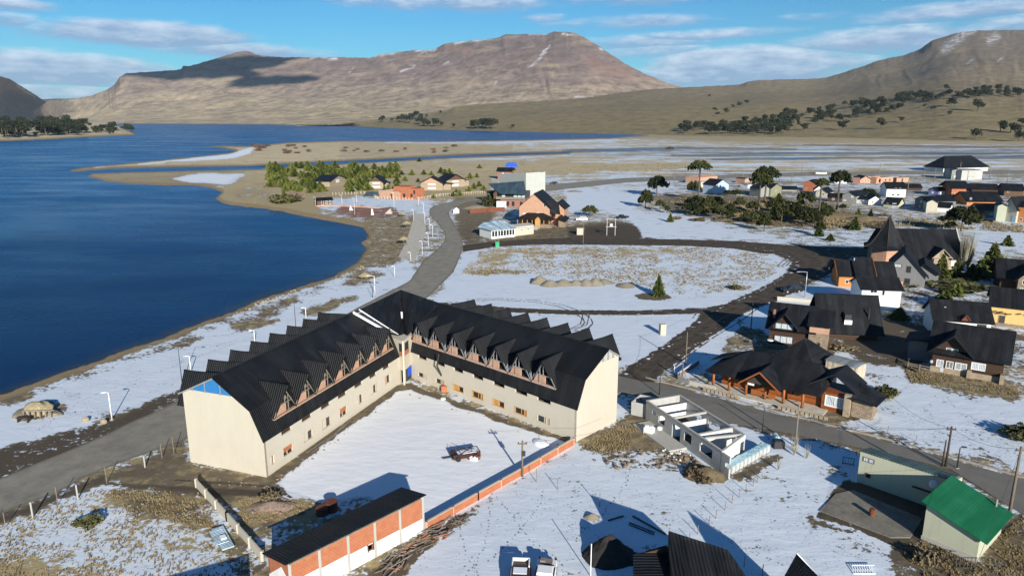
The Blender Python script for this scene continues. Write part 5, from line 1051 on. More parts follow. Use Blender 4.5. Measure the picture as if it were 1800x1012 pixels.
w_ = gh['_w']; part(gh, 'wing_wall', MB().prism([(w_ * .7, 0), (w_ * .7, 4), (w_ * .95, 5.4), (w_ + 2.8, 3.4), (w_ + 2.8, 0)], 'y', 3, 11), 'grey_cladding'); part(gh, 'wing_roof', MB().slab([(w_ * .62, 1.8, 3.7), (w_ * .62, 12, 3.7), (w_ * .95, 12, 5.6), (w_ * .95, 1.8, 5.6)], .12).slab([(w_ * .95, 1.8, 5.6), (w_ * .95, 12, 5.6), (w_ + 3.4, 12, 3.2), (w_ + 3.4, 1.8, 3.2)], .12), 'slate_roof_y')
oh = house('orange_house', 'bright orange walled house with three steep black roofs and a small balcony', z5(183, 606), z5(590, 622), 7, 3.1, 2.7, 'x', 'orange_plaster', 'slate_roof', wins=[('f', .15, 1.3, .8, .9), ('f', .38, 2.3, 1.6, 1.1), ('r', .3, 2.2, .8, 1)], over=.6, chimney=(.3, .4, 3.4))
w_ = oh['_w']; part(oh, 'balcony', MB().box(w_ * .27, -1.2, 1.4, w_ * .45, 0, 1.55).box(w_ * .27, -1.2, 1.55, w_ * .45, -1.1, 2.3), 'orange_wood'); part(oh, 'upper_roof', MB().slab([(w_ * .26, -1.4, 3.1), (w_ * .64, -1.4, 3.1), (w_ * .64, 3.6, 6.7), (w_ * .26, 3.6, 6.7)], .15), 'slate_roof_x'); part(oh, 'rake_board', MB().bar((w_ * .645, -1.4, 3.1), (w_ * .645, 3.6, 6.7), .1, 0, .3), 'orange_wood'); part(oh, 'rake_board', MB().bar((-.62, -.6, 2.7), (-.62, 3.5, 5.8), .1, 0, .25), 'orange_wood')
wh = house('white_house', 'tall plain white rendered house with black roof and stone chimney on its right side', z5(343, 776), z5(632, 786), 7, 4.7, 1.7, 'x', 'white_plaster', 'slate_roof', wins=[('f', .3, 4.1, 1.4, .7), ('f', .55, 3.8, .6, 1.1), ('r', .35, 3.4, 1.2, 1.4)], over=.5)
w_ = wh['_w']; part(wh, 'chimney', MB().box(w_ + .1, 3.5, 0, w_ + 1.5, 5.2, 5.6), 'pale_brick'); part(wh, 'stone_base', MB().box(w_ + .01, 1.5, 0, w_ + .8, 4.5, 1.2), 'stone')
bn = house('black_barn', 'dark barn like house with huge steep grey roof and white skylight box', z5(60, 985), z5(470, 1005), 9.5, 2.1, 5.2, 'x', 'dark_log', 'slate_roof', over=.9, frame='dark_wood', wins=[('f', .3, 1.2, 1, 1)])
w_ = bn['_w']; part(bn, 'skylight', MB().prism([(0.6, 3.0), (.6, 4.5), (3, 4.9), (3, 3.0)], 'x', w_ * .40, w_ * .52), 'dark_metal'); part(bn, 'balcony_panel', MB().box(w_ * .39, .3, 2.7, w_ * .53, .6, 3.5), 'white_paint'); part(bn, 'flue', MB().tube([(w_ * .85, 1.5, 3.0), (w_ * .85, 1.5, 5.6)], .16, 8), 'dark_metal')
# stone and timber house
A_, B_ = G(1349.7, 611), G(1452, 624.5)
st_, L_ = oriented('stone_house', 'two storey timber house with curtained windows and a square stone wing at its right', 'house', A_, B_)
part(st_, 'wall', MB().prism([(0, 0), (0, 4.4), (4.5, 7.2), (9, 4.4), (9, 0)], 'x', 0, L_ * .68).box(0, -.1, 0, L_ * .66, 0, 1.0), 'dark_log')
part(st_, 'stone_base', MB().box(-.05, -.2, 0, L_ * .66, -.1, .9), 'stone'); part(st_, 'stone_wing', MB().box(L_ * .68, -.6, 0, L_, 9.0, 5.3).prism([(-.6, 5.3), (4.2, 6.8), (9, 5.3)], 'x', L_ * .68, L_), 'stone'); part(st_, 'upper_band', MB().box(L_ * .685, -.64, 3.9, L_ + .04, 9.04, 5.25), 'pale_brick')
part(st_, 'gable', MB().prism([(L_ * .06, 4.0), (L_ * .06, 4.6), (L_ * .26, 6.6), (L_ * .46, 4.6), (L_ * .46, 4.0)], 'y', -.8, 3), 'dark_log')
part(st_, 'roof', MB().slab([(-.7, -.9, 3.8), (L_ * .8, -.9, 3.8), (L_ * .8, 4.5, 7.4), (-.7, 4.5, 7.4)], .15).slab([(-.7, 4.5, 7.4), (L_ * .8, 4.5, 7.4), (L_ * .8, 9.8, 3.9), (-.7, 9.8, 3.9)], .15).slab([(L_ * .64, -1.1, 5.25), (L_ + .7, -1.1, 5.25), (L_ + .7, 4.2, 7.0), (L_ * .64, 4.2, 7.0)], .15).slab([(L_ * .8, 4.2, 7.0), (L_ + .7, 4.2, 7.0), (L_ + .7, 9.8, 5.1), (L_ * .8, 9.8, 5.1)], .15), 'slate_roof_x')
part(st_, 'gable_roof', MB().slab([(L_ * .0, -1.6, 4.1), (L_ * .26, -1.6, 6.9), (L_ * .26, 3.5, 6.9), (L_ * .0, .5, 4.1)], .12).slab([(L_ * .26, -1.6, 6.9), (L_ * .52, -1.6, 4.1), (L_ * .52, .5, 4.1), (L_ * .26, 3.5, 6.9)], .12), 'slate_roof_y')
window(st_, (L_ * .26, -.8, 4.5), (1, 0, 0), (0, -1, 0), 3.0, 1.1, 'dark_wood', 'curtain'); window(st_, (L_ * .26, -.1, 1.9), (1, 0, 0), (0, -1, 0), 3.2, 1.4, 'dark_wood', 'curtain'); window(st_, (L_ * .86, -.6, 1.9), (1, 0, 0), (0, -1, 0), .6, .9, 'stone', 'glass'); window(st_, (L_, 4, 2.2), (0, 1, 0), (1, 0, 0), .8, .8, 'stone', 'glass')
part(st_, 'chimney', MB().box(.3, 1.2, 4.4, .7, 1.6, 6.8), 'red_brick'); 
tag(MB().tube([(0, 0, 0), (0, 0, .1)], [.55, .5], 12).build('satellite_dish', M['white_paint'], loc=G(1354, 598, 2.2)), 'round white satellite dish fixed beside the timber house windows', 'dish'); 
# log restaurant
A_, B_ = G(*[1220 + 195 / 4.047, 480 + 790 / 4.047]), G(*[1220 + 905 / 4.047, 480 + 955 / 4.047])
lr, L_ = oriented('log_restaurant', 'low orange log building with round porch posts and a broad many angled black roof', 'restaurant', A_, B_)
part(lr, 'wall', MB().box(0, 0, 0, L_, 7.5, 2.6), 'orange_log'); 
rf = MB(); e_z = 2.55
rf.slab([(-1.8, -2.6, e_z), (L_ + .4, -2.6, e_z), (L_ - 1.4, 3.2, 5.3), (3.0, 3.2, 5.3)], .15); rf.slab([(-1.8, -2.6, e_z), (3.0, 3.2, 5.3), (-1.2, 6.0, 3.2)], .15); rf.slab([(3, 3.2, 5.3), (L_ - 1.4, 3.2, 5.3), (L_ - 1.0, 9, 2.6), (1, 9, 2.6)], .15); rf.slab([(L_ + .4, -2.6, e_z), (L_ + .6, 2, 3.4), (L_ - 1.4, 3.2, 5.3)], .15)
rf.slab([(-2.6, 1.2, 3.0), (1.2, 2.6, 4.4), (.4, 6.8, 3.6), (-2.6, 6.0, 2.8)], .12)
lro = part(lr, 'roof', rf, 'slate_roof_x')
gx = L_ * .47
part(lr, 'porch_roof', MB().slab([(gx - 2.9, -4.0, 2.35), (gx, -4.0, 4.6), (gx, 1.5, 4.6), (gx - 2.9, -2.4, 2.45)], .12).slab([(gx, -4.0, 4.6), (gx + 2.9, -4.0, 2.35), (gx + 2.9, -2.4, 2.45), (gx, 1.5, 4.6)], .12), 'slate_roof_y'); part(lr, 'rake_board', MB().bar((gx - 2.9, -4.05, 2.4), (gx, -4.05, 4.65), .1, 0, .2).bar((gx + 2.9, -4.05, 2.4), (gx, -4.05, 4.65), .1, 0, .2), 'orange_wood')
part(lr, 'gable', MB().prism([(gx - 2.2, 2.5), (gx, 4.2), (gx + 2.2, 2.5)], 'y', -3.0, -2.9), 'dark_wood')
for u in (-.035, .135, .31, .50, .68, .86): part(lr, 'post', MB().tube([(u * L_, -2.1, 0), (u * L_, -2.1, 2.5)], .2, 10), 'orange_wood', smooth=True)
for (u, w2) in ((.17, 1.0), (.40, 1.1), (.56, 1.2), (.74, 1.0)): window(lr, (u * L_, 0, 1.5), (1, 0, 0), (0, -1, 0), w2, 1.2, 'orange_wood', 'glass')
part(lr, 'door', MB().box(L_ * .62, -.07, 0, L_ * .66, -.0, 2.2), 'dark_wood'); part(lr, 'railing', MB().bar((L_ * .36, -2.0, .8), (L_ * .47, -2.0, .8), .12, 0, .8).bar((L_ * .53, -2, .8), (L_ * .6, -2, .8), .12, 0, .8), 'orange_wood')
part(lr, 'terrace', MB().box(-1.8, -3.4, 0, L_ + 1, 0, .12), 'paving'); [part(lr, 'parapet_block', MB().box(-1.2 + i * .62, -4.2, 0, -.75 + i * .62, -4.0, .55), 'pale_stone') for i in range(9)]; [part(lr, 'parapet_block', MB().box(gx + 3 + i * .62, -4.2, 0, gx + 3.45 + i * .62, -4.0, .5), 'pale_stone') for i in range(11)]
part(lr, 'wing_wall', MB().box(L_ + .05, -.6, 0, L_ + 3.6, 4, 2.7), 'orange_log'); window(lr, (L_ + 1.8, -.6, 1.5), (1, 0, 0), (0, -1, 0), 2.6, 1.6, 'white_paint', 'curtain'); part(lr, 'stone_pillar', MB().box(L_ + 3.1, -1.3, 0, L_ + 3.9, -.5, 3.1), 'pale_stone')
part(lr, 'wing_roof', MB().slab([(L_ - 2.6, -1.2, 3.0), (L_ + 1.2, .2, 5.2), (L_ + 1.6, 5.5, 5.2), (L_ - 2.2, 5, 3.4)], .12).slab([(L_ + 1.2, .2, 5.2), (L_ + 4.4, -.4, 3.2), (L_ + 4.6, 5.2, 3.2), (L_ + 1.6, 5.5, 5.2)], .12).slab([(L_ + 3.8, -1.6, 2.9), (L_ + 4.2, 3.4, 3.7), (L_ + 7.6, 3.4, 2.5), (L_ + 7.2, -1.2, 2.4)], .12), 'slate_roof_y'); part(lr, 'stone_wing', MB().box(L_ + 4.0, -.6, 0, L_ + 6.6, 3, 2.5), 'stone')
part(lr, 'sign', MB().box(L_ * .335, -2.75, 2.0, L_ * .40, -2.70, 2.3), 'white_paint')
house('back_house', 'black hip roofed house directly behind the log restaurant', (1366, 640), (1424, 655), 6.5, 2.0, 2.4, 'x', 'dark_log', 'slate_roof', hip=True, over=.8)
house('plank_shed', 'low pale vertical plank shed with flat grey roof right of the log restaurant', [1220 + 930 / 4.047, 480 + 702 / 4.047], [1220 + 1150 / 4.047, 480 + 762 / 4.047], 3.2, 2.1, .15, 'x', 'pale_planks', 'grey_metal_roof', over=.12, cat='shed', wins=[('f', .78, .95, .9, 1.6, 'door')], frame='pale_planks')
# brown log house, white house, yellow house
lg = house('log_house', 'dark brown log house with big black roof, stone plinth and pale curtained windows', (1635.6, 651), (1760, 673), 9, 3.9, 3.3, 'x', 'dark_log', 'slate_roof', wins=[('f', .12, 1.5, 1.0, 1.2, 'curtain'), ('f', .26, 1.5, 1.0, 1.2, 'curtain'), ('f', .42, 1.5, 1.6, 1.2, 'curtain'), ('f', .66, 2.0, 1.9, 1.2, 'curtain'), ('f', .22, 3.8, .8, .9, 'curtain'), ('f', .31, 3.8, .8, .9, 'curtain')], over=.9, frame='white_paint', base=None)
w_ = lg['_w']; part(lg, 'gable', MB().prism([(0, .02), (0, 3.9), (w_ * .27, 6.3), (w_ * .54, 3.9), (w_ * .54, .02)], 'y', -.02, 2), 'dark_log')
part(lg, 'gable_roof', MB().slab([(-.8, -1.1, 3.3), (w_ * .27, -1.1, 6.6), (w_ * .27, 5, 6.6), (-.8, 1.2, 3.3)], .14).slab([(w_ * .27, -1.1, 6.6), (w_ * .60, -1.1, 3.3), (w_ * .60, 1.2, 3.4), (w_ * .27, 5, 6.6)], .14), 'slate_roof_y'); part(lg, 'plinth', MB().box(-.1, -.12, 0, w_ + .1, 0, .9).box(w_ * .52, -.8, 0, w_ * .58, -.1, 1.3).box(w_ * .97, -.9, 0, w_ * 1.03, -.1, 1.5), 'pale_stone')
part(lg, 'deck_railing', MB().bar((-3.2, -.6, .8), (0, -.9, .8), .1, 0, .12).bar((-3.2, -.6, .45), (0, -.9, .45), .1, 0, .12).bar((-3.2, -.6, 0), (-3.2, -.6, 1), .14).bar((-1.5, -.8, 0), (-1.5, -.8, 1), .14).bar((-3.2, -.6, .8), (-3.4, 2, .8), .1, 0, .12), 'grey_wood')
part(lg, 'side_wing', MB().box(-4, 4.5, 0, 0, 9, 3.3), 'grey_cladding'); part(lg, 'side_roof', MB().slab([(-4.6, 3.8, 3.2), (0, 3.8, 4.4), (0, 9.5, 4.6), (-4.6, 9.5, 3.4)], .12), 'slate_roof_y')
for k_, (x_, z_, r_) in enumerate([(1652, 1.9, .45), (1635, 2.0, .3)]):
    tag(MB().tube([(0, 0, 0), (.04, -.12, .02)], [r_, r_ * .9], 14).build('satellite_dish', M['silver_paint'], loc=G(x_, 648 - k_ * 14, z_) + Vector((0, -.3, 0))), ('larger' if k_ == 0 else 'smaller') + ' grey satellite dish on the front of the brown log house', 'dish')
wl_ = house('white_house', 'long white house with plain black roof and tiny red gable behind the brown log house', (1639, 590), (1738, 598), 8, 3.5, 2.6, 'x', 'white_plaster', 'slate_roof', wins=[('f', .2, 2.0, .7, 1.2), ('f', .28, 2.0, .7, 1.2), ('f', .80, 2.3, .8, 1.2), ('f', .88, 2.3, .8, 1.2)], over=.5, frame='dark_wood', chimney=(.22, .3, 1.6))
w_ = wl_['_w']; part(wl_, 'small_gable', MB().bar((w_ * .45, -.8, 3.6), (w_ * .53, -.8, 4.6), .12).bar((w_ * .61, -.8, 3.6), (w_ * .53, -.8, 4.6), .12).prism([(w_ * .46, 3.5), (w_ * .53, 4.4), (w_ * .60, 3.5)], 'y', -.6, 1.5), 'rust')
yh_ = house('yellow_house', 'bright yellow walled house with black roof on the right edge of the frame', (1738, 571), (1845, 584), 9, 4.2, 2.6, 'x', 'yellow_plaster', 'slate_roof', wins=[('f', .2, 1.2, 1.1, 2.1, 'door')], over=.5, base=('stone', .7), frame='grey_wood')
w_ = yh_['_w']; part(yh_, 'pergola_brackets', MB().bar((w_ * .08, -.1, 2.4), (w_ * .25, -.5, 2.9), .1).bar((w_ * .25, -.1, 2.4), (w_ * .33, -.5, 2.9), .1).bar((w_ * .08, -.3, 2.7), (w_ * .35, -.3, 2.7), .12), 'dark_wood')
vg = MB(); [vg.box(w_ * u, -.5, 2.9, w_ * u + .5, 0, 3.02) for u in (.05, .15, .45, .58, .7, .84)]; part(yh_, 'beam_ends', vg, 'dark_wood')
house('dark_house', 'dark house with black roof at the far right above the yellow house', z5(1370, 640), z5(1640, 665), 10, 4.0, 3.0, 'x', 'dark_log', 'slate_roof', over=1.0)
house('grey_house', 'grey stone house with dark gable cut by the right edge of the frame', z5(1500, 670), z5(1700, 690), 9, 4.2, 2.6, 'y', 'stone', 'slate_roof', wins=[('f', .25, 3.2, 1.0, 1.0), ('f', .2, 1.2, 1, 1.2)], over=.8)
low_wall('stone_wall', 'dark boulder retaining wall in front of the yellow house', [G(1740, 582), G(1790, 596), G(1850, 612)], .9, .7, 'stone')
# green roofed building
A_, B_ = G(1620, 948), G(1715.5, 987)
gr, L_ = oriented('green_roofed_building', 'pale green rendered building with bright green slanting metal roof', 'building', A_, B_)
HL, HR, Dg = 4.0, 2.5, 7.0
part(gr, 'wall', MB().prism([(0, 0), (0, HL), (L_, HR), (L_, 0)], 'y', 0, Dg), 'pale_green_plaster'); part(gr, 'plinth', MB().box(-.06, -.1, 0, L_ + .1, 0, .5), 'concrete')
part(gr, 'roof', MB().slab([(-.35, -.45, HL + .22), (L_ + .75, -.45, HR - .1), (L_ + .75, Dg + .3, HR - .1), (-.35, Dg + .3, HL + .22)], .1), 'green_roof'); part(gr, 'back_roof', MB().slab([(-.35, Dg + .3, HL + .2), (L_ + .75, Dg + .3, HR - .12), (L_ + .75, Dg + 1.4, HR - .7), (-.35, Dg + 1.4, HL - .4)], .1), 'green_roof'); part(gr, 'flue', MB().tube([(L_ * .85, Dg - .3, 2.6), (L_ * .85, Dg - .3, 3.6)], .1, 8), 'galvanised_steel')
A_, B_ = G(1506, 846), G(1640, 893)
gw, L_ = oriented('long_annex', 'long pale rendered wing with narrow teal metal roof running from the green roofed building', 'building', A_, B_)
part(gw, 'wall', MB().prism([(0, 0), (0, 3.75), (3.2, 3.0), (3.2, 0)], 'x', 0, L_ + 1.5), 'pale_green_plaster'); part(gw, 'roof', MB().slab([(-.1, -.06, 3.85), (L_ + 1.2, -.06, 3.85), (L_ + 1.2, 3.6, 2.95), (-.1, 3.6, 2.95)], .1), 'teal_roof')
window(gw, (1.0, 0, 3.0), (1, 0, 0), (0, -1, 0), 1.2, .55, 'grey_wood', 'curtain'); window(gw, (1.1, 0, 1.2), (1, 0, 0), (0, -1, 0), .5, .5, 'rust', 'glass'); part(gw, 'shelf', MB().box(5.6, -.3, 1.7, 9.0, 0, 1.8), 'dark_wood')
tag(MB().tube([(0, 0, 0), (.0, -.1, .02)], [.42, .36], 14).build('satellite_dish', M['white_paint'], loc=G(1640, 850, 3.4)), 'white satellite dish on the wall beside the bright green roof', 'dish')
sl = MB().prism([tuple(G(*p)[:2]) for p in ((1469, 868), (1500, 862), (1622, 912), (1600, 945), (1565, 945), (1440, 898))], 'z', 0, .1); sl.build('yard_slab', M['yard_concrete'])['kind'] = 'structure'
sl2 = MB().prism([tuple(G(*p)[:2]) for p in ((1470, 866), (1622, 910), (1600, 945), (1570, 945), (1530, 905))], 'z', .1, .106)
tag(MB().tube([(0, 0, .106), (0, 0, .9)], .28, 14).build('oil_drum', M['rust'], loc=G(1532, 907)), 'rusty orange steel drum standing on the concrete yard', 'drum')
# unfinished white block building
A_, B_ = G(1134.6, 737), G(1266, 831)
ub, L_ = oriented('roofless_block_building', 'roofless grey concrete block building with open rooms beside the street', 'building', A_, B_)
D_ = 5.4; hB = 2.65; Lb = L_ - 2.5
w1 = MB(); wall_holes(w1, L_, hB, .18, [(1.6, 2.3, 1.5, 2.1), (3.1, 4.5, .9, 2.1), (6.2, 8.0, 0, 2.1), (8.8, 10.3, .9, 2.1), (12.0, 14.4, .9, 2.1), (16.8, 17.5, 1.2, 1.8)], 0)
w1.box(0, .18, 0, .18, D_ - .18, hB)
part(ub, 'wall', w1, 'grey_block')
w2 = MB(); wall_holes(w2, Lb, hB, .18, [(4.0, 5.2, .05, 2.1), (6.6, 9.0, .8, 2.0), (11.8, 13.0, 1.0, 1.9)], D_ - .18); part(ub, 'back_wall', w2, 'grey_block')
w3 = MB().prism([(L_ - .2, 0), (L_, 0), (Lb + .5, 4.3), (Lb + .3, 4.3)], 'z', 0, hB).prism([(Lb + .3, 4.3), (Lb + .5, 4.3), (Lb, D_), (Lb - .2, D_)], 'z', 2.1, hB); part(ub, 'rendered_end_wall', w3, 'white_plaster')
[part(ub, 'partition_wall', MB().box(x_, .18, 0, x_ + .18, D_ - .18, h_), 'white_plaster') for x_, h_ in ((6.0, 1.8), (11.2, hB), (1.6, 2.3))]
w5 = MB().box(-.05, -.04, hB, L_ + .05, .22, hB + .16).box(-.05, D_ - .22, hB, Lb, D_ + .04, hB + .16).box(-.05, .22, hB, .22, D_ - .22, hB + .16).prism([(L_ - .24, .22), (L_ + .05, .22), (Lb + .1, D_ - .22), (Lb - .2, D_ - .22)], 'z', hB, hB + .16).box(5.9, .22, hB - .1, 6.2, D_ - .22, hB + .14).box(11.15, .22, hB, 11.45, D_ - .22, hB + .15); part(ub, 'ring_beam', w5, 'concrete')
part(ub, 'beam', MB().bar((L_ - 3.6, .3, hB + .05), (Lb - .3, D_ - .4, hB + .05), .28), 'concrete'); part(ub, 'floor', MB().prism([(.2, .2), (L_ - .3, .2), (Lb - .3, D_ - .2), (.2, D_ - .2)], 'z', 0, .06), 'dark_gravel'); part(ub, 'terrace', MB().box(1.0, -2.6, 0, 9.5, -.02, .25), 'concrete')
tag(MB().box(0, 0, 0, 1.2, .9, .9).box(.1, .1, .9, .5, .5, 1.15).box(.6, .3, .9, 1.0, .8, 1.05).build('plaster_block_stack', M['white_plaster'], loc=G(1131, 762), rot=-.6), 'small stack of white plaster blocks on the terrace of the roofless building', 'blocks')
tag(MB().tube([(0, 0, 0), (0, 0, .5), (0, 0, .6)], [.32, .38, .2], 10).build('cement_bag', M['white_paint'], loc=G(1159, 757)), 'white sack on the concrete terrace of the roofless building', 'sack')
bx_ = thing('block_hut', 'dark grey open topped block hut in shade left of the roofless building', 'hut', G(1109, 728), -.55); part(bx_, 'wall', MB().box(0, 0, 0, .15, 3.2, 1.9).box(.15, 0, 0, 2.6, .15, 1.9).box(2.45, .15, 0, 2.6, 3.2, 1.9).box(.15, 3.05, 0, 2.45, 3.2, 1.9), 'grey_block'); part(bx_, 'floor', MB().box(.16, .16, 0, 2.44, 3.04, .05), 'dark_gravel')
p0, p1 = G(1284, 836), G(1352, 796); dr = (p1 - p0); n9 = 10
for i in range(n9):
    c_ = p0.lerp(p1, (i + .3) / n9); t_ = thing('block_pallet', 'pallet of concrete blocks wrapped in pale blue film in the row beside the roofless building', 'pallet', c_, math.atan2(dr.y, dr.x) + .05, 'wrapped pallets of blocks')
    h_ = .95 + .12 * rnd.random(); s_ = dr.length / n9 * .85
    part(t_, 'blocks', MB().box(0, 0, .12, s_, 1.05, h_), 'grey_block'); fm = MB(); nf_ = 6
    for a in range(nf_):
        for b in range(nf_):
            f_ = lambda i_, j_: (-.03 + (s_ + .06) * i_ / nf_, -.03 + 1.11 * j_ / nf_, h_ + .03 + .07 * fbm(np.array(i_ * .9 + i * 3.), np.array(j_ * .9), 2) * 2 * (1 if 0 < i_ < nf_ and 0 < j_ < nf_ else .1))
            fm.face([f_(a, b), f_(a + 1, b), f_(a + 1, b + 1), f_(a, b + 1)])
    part(t_, 'film', fm, 'pale_blue_plastic'); part(t_, 'side_film', MB().box(-.03, -.03, .2 + .1 * rnd.random(), s_ + .03, 1.08, h_ + .02), 'milky_film'); part(t_, 'pallet_base', MB().box(-.02, -.02, 0, s_ + .02, 1.07, .12), 'grey_wood')
tag(MB().tube([(0, 0, 0), (0, .9, .05)], .4, 16).build('plastic_barrel', M['pale_blue_plastic'], loc=G(1366, 777) + Vector((0, 0, .45))), 'light blue plastic barrel lying at the end of the pallet row', 'barrel')
tag(MB().box(0, 0, 0, 1.3, 1, .9).box(.1, .1, .9, 1.1, .9, 1.0).build('scrap_cage', M['dark_metal'], loc=G(1361, 789)), 'dark wire cage of scrap beside the blue barrel', 'cage')
# black roofed house at the bottom edge
bh = thing('black_roofed_house', 'black sheet metal roofed house cut by the bottom edge of the frame', 'house', (13.4, 50.5, 0))
O_ = Vector((13.4, 50.5, 0))
def gz_(x, y, z): p = G(x, y, z); return p - O_
A1, A2, A3, A4 = gz_(1175, 932, 5.5), gz_(1279, 965, 4.9), gz_(1316, 1018, 3.0), gz_(1225, 1045, 3.0)
part(bh, 'roof', MB().slab([A1, A2, gz_(1345, 1060, 2.4), gz_(1240, 1090, 2.4)], .1).slab([A1, gz_(1240, 1090, 2.4), gz_(1180, 1040, 2.8), gz_(1174, 960, 4.2)], .1), 'black_roof_x'); part(bh, 'side_roof', MB().slab([gz_(1113, 974, 3.4), gz_(1172, 957, 3.6), gz_(1195, 1060, 2.4), gz_(1113, 1060, 2.3)], .1), 'black_roof_y')
wv = [A1 + Vector((.1, .05, -.15)), A2 + Vector((-.1, 0, -.2))]; wm_ = MB(); wm_.face([wv[0], wv[1], (wv[1].x, wv[1].y, 0), (wv[0].x, wv[0].y, 0)]); q1 = gz_(1174, 960, 4.0); wm_.face([wv[0], (wv[0].x, wv[0].y, 0), (q1.x, q1.y, 0), q1])
q2 = gz_(1116, 976, 3.2); wm_.face([q2, q1, (q1.x, q1.y, 0), (q2.x, q2.y, 0)]); q3 = gz_(1116, 1055, 2.3); wm_.face([q2, (q2.x, q2.y, 0), (q3.x, q3.y, 0), q3]); q4 = gz_(1340, 1055, 2.2); wm_.face([wv[1], q4, (q4.x, q4.y, 0), (wv[1].x, wv[1].y, 0)])
wm_.face([q3, (q3.x, q3.y, 0), (q4.x, q4.y, 0), q4]); part(bh, 'wall', wm_, 'dark_log')
bg_ = thing('black_gable_house', 'steep black gable peak poking up at the bottom edge right of the black roofed house', 'house', (23.1, 51.1, 0)); O2 = Vector((23.1, 51.1, 0))
g_ = lambda x, y, z: G(x, y, z) - O2
a0 = g_(1400, 973, 5.4); l0 = g_(1376, 1016, 3.6); r0 = g_(1438, 1014, 3.6); bkv = Vector((1.2, -6, 0))
part(bg_, 'roof', MB().slab([a0, l0, l0 + bkv, a0 + bkv], .1).slab([a0, r0, r0 + bkv, a0 + bkv], .1), 'black_roof_y'); gw_ = MB(); gw_.face([a0 + Vector((0, -.1, -.12)), l0 + Vector((.1, -.1, 0)), (l0.x + .1, l0.y - .1, 0), (r0.x - .1, r0.y - .1, 0), r0 + Vector((-.1, -.1, 0))]); gw_.face([(l0.x + .1, l0.y - .1, 0), l0 + Vector((.1, -.1, 0)), l0 + bkv, ((l0 + bkv).x, (l0 + bkv).y, 0)]); gw_.face([(r0.x - .1, r0.y - .1, 0), r0 + Vector((-.1, -.1, 0)), r0 + bkv, ((r0 + bkv).x, (r0 + bkv).y, 0)])
gw_.face([a0 + bkv + Vector((0, .1, -.12)), l0 + bkv, ((l0 + bkv).x, (l0 + bkv).y, 0), ((r0 + bkv).x, (r0 + bkv).y, 0), r0 + bkv]); part(bg_, 'wall', gw_, 'dark_log'); part(bg_, 'snow_edge', MB().bar(a0 + Vector((.05, 0, .08)), r0 + Vector((0, 0, .08)), .07), 'snow_cap')

# ================================================================ trees, shrubs
def quad(mb, c, u, v, mi=0): mb.face([c - u - v, c + u - v, c + u + v, c - u + v], mi)
def rv(r): 
    while True:
        v = Vector((r.uniform(-1, 1), r.uniform(-1, 1), r.uniform(-1, 1)))
        if .05 < v.length < 1: return v.normalized()
def araucaria(seed, flat=.5, nb=46, nq=30, leaf=.055, ct=.0):
    """crown of unit radius made of drooping leafy branches; z from 0 (underside) up"""
    r = random.Random(seed); mb = MB(); tk = MB(); lob = [r.uniform(.75, 1.1) for _ in range(9)]
    for i in range(nb):
        a = r.uniform(0, 2 * math.pi); lv = r.random(); L = (1.0 - .62 * lv ** 1.6) * lob[int(a / (2 * math.pi) * 9) % 9] * r.uniform(.82, 1.05)
        z0 = flat * (.1 + .85 * lv); rise = flat * r.uniform(.05, .35) * (1 - .3 * lv)
        p0 = Vector((0, 0, z0 * .7)); p1 = Vector((math.cos(a) * L, math.sin(a) * L, z0 + rise * (1 - lv) - .1 * flat)); mid = (p0 + p1) / 2 + Vector((0, 0, flat * .22))
        tk.tube([p0, mid, p1], [.022, .014, .006], 4, 1, False)
        for k in range(nq):
            q = .38 + .62 * r.random() ** .7; p = (p0 * (1 - q) ** 2 + mid * 2 * q * (1 - q) + p1 * q * q) + rv(r) * r.uniform(.01, .11) + Vector((0, 0, .02))
            u = rv(r) * leaf * r.uniform(.7, 1.5); v = u.cross(rv(r)); v = v.normalized() * leaf * r.uniform(.5, 1.0) if v.length > 1e-4 else Vector((0, 0, leaf)); quad(mb, p, u, v)
    return mb, tk
def trunk_mesh(h, r0, r1, name='trunk', bend=.02, seed=0):
    r = random.Random(seed); n = 6; return MB().tube([(r.uniform(-bend, bend) * h * (i > 0), r.uniform(-bend, bend) * h * (i > 0), h * i / n) for i in range(n + 1)], [r0 * (1.25 if i == 0 else 1) * (1 - i / n) + r1 * i / n for i in range(n + 1)], 8)
AR = {}
def mk(key, mb, tk, leafmat):
    a = mb.build(key, M[leafmat], mesh_only=True); AR[key] = a
for i in range(4): mk('umbrella%d' % i, araucaria(10 + i, .5, 52, 34, .05)[0], None, 'araucaria_green')
for i in range(4): mk('dome%d' % i, araucaria(30 + i, 1.05, 60, 34, .058)[0], None, 'araucaria_green')
def conifer(seed, nl=13, k=16, leaf=.06, wid=.42, ragged=.2, nq=5):
    """unit height conifer of whorled drooping boughs"""
    r = random.Random(seed); mb = MB()
    for l in range(nl):
        z = .06 + .90 * l / nl; rad = wid * (1 - (l / nl) ** 1.15) + .02
        for i in range(max(5, int(k * (rad / wid) ** .7))):
            a = r.uniform(0, 2 * math.pi); L = rad * r.uniform(1 - ragged, 1 + ragged)
            for q in range(nq):
                f = (q + r.random()) / nq; p = Vector((math.cos(a) * L * f, math.sin(a) * L * f, z - .09 * f * f + r.uniform(-.02, .03))) + rv(r) * .02
                u = Vector((math.cos(a), math.sin(a), -.3)) * leaf * r.uniform(.6, 1.3); v = rv(r).cross(u).normalized() * leaf * r.uniform(.4, .9); quad(mb, p, u, v)
    for i in range(4): quad(mb, Vector((0, 0, .93 + .02 * i)), rv(r) * .012, Vector((0, 0, .04)))
    return mb
for i in range(4): mk('pine%d' % i, conifer(50 + i, 11, 20, .075, .40, .3, 5), None, 'pine_green')
for i in range(3): mk('fir%d' % i, conifer(70 + i, 18, 18, .048, .30, .2, 6), None, 'fir_green')
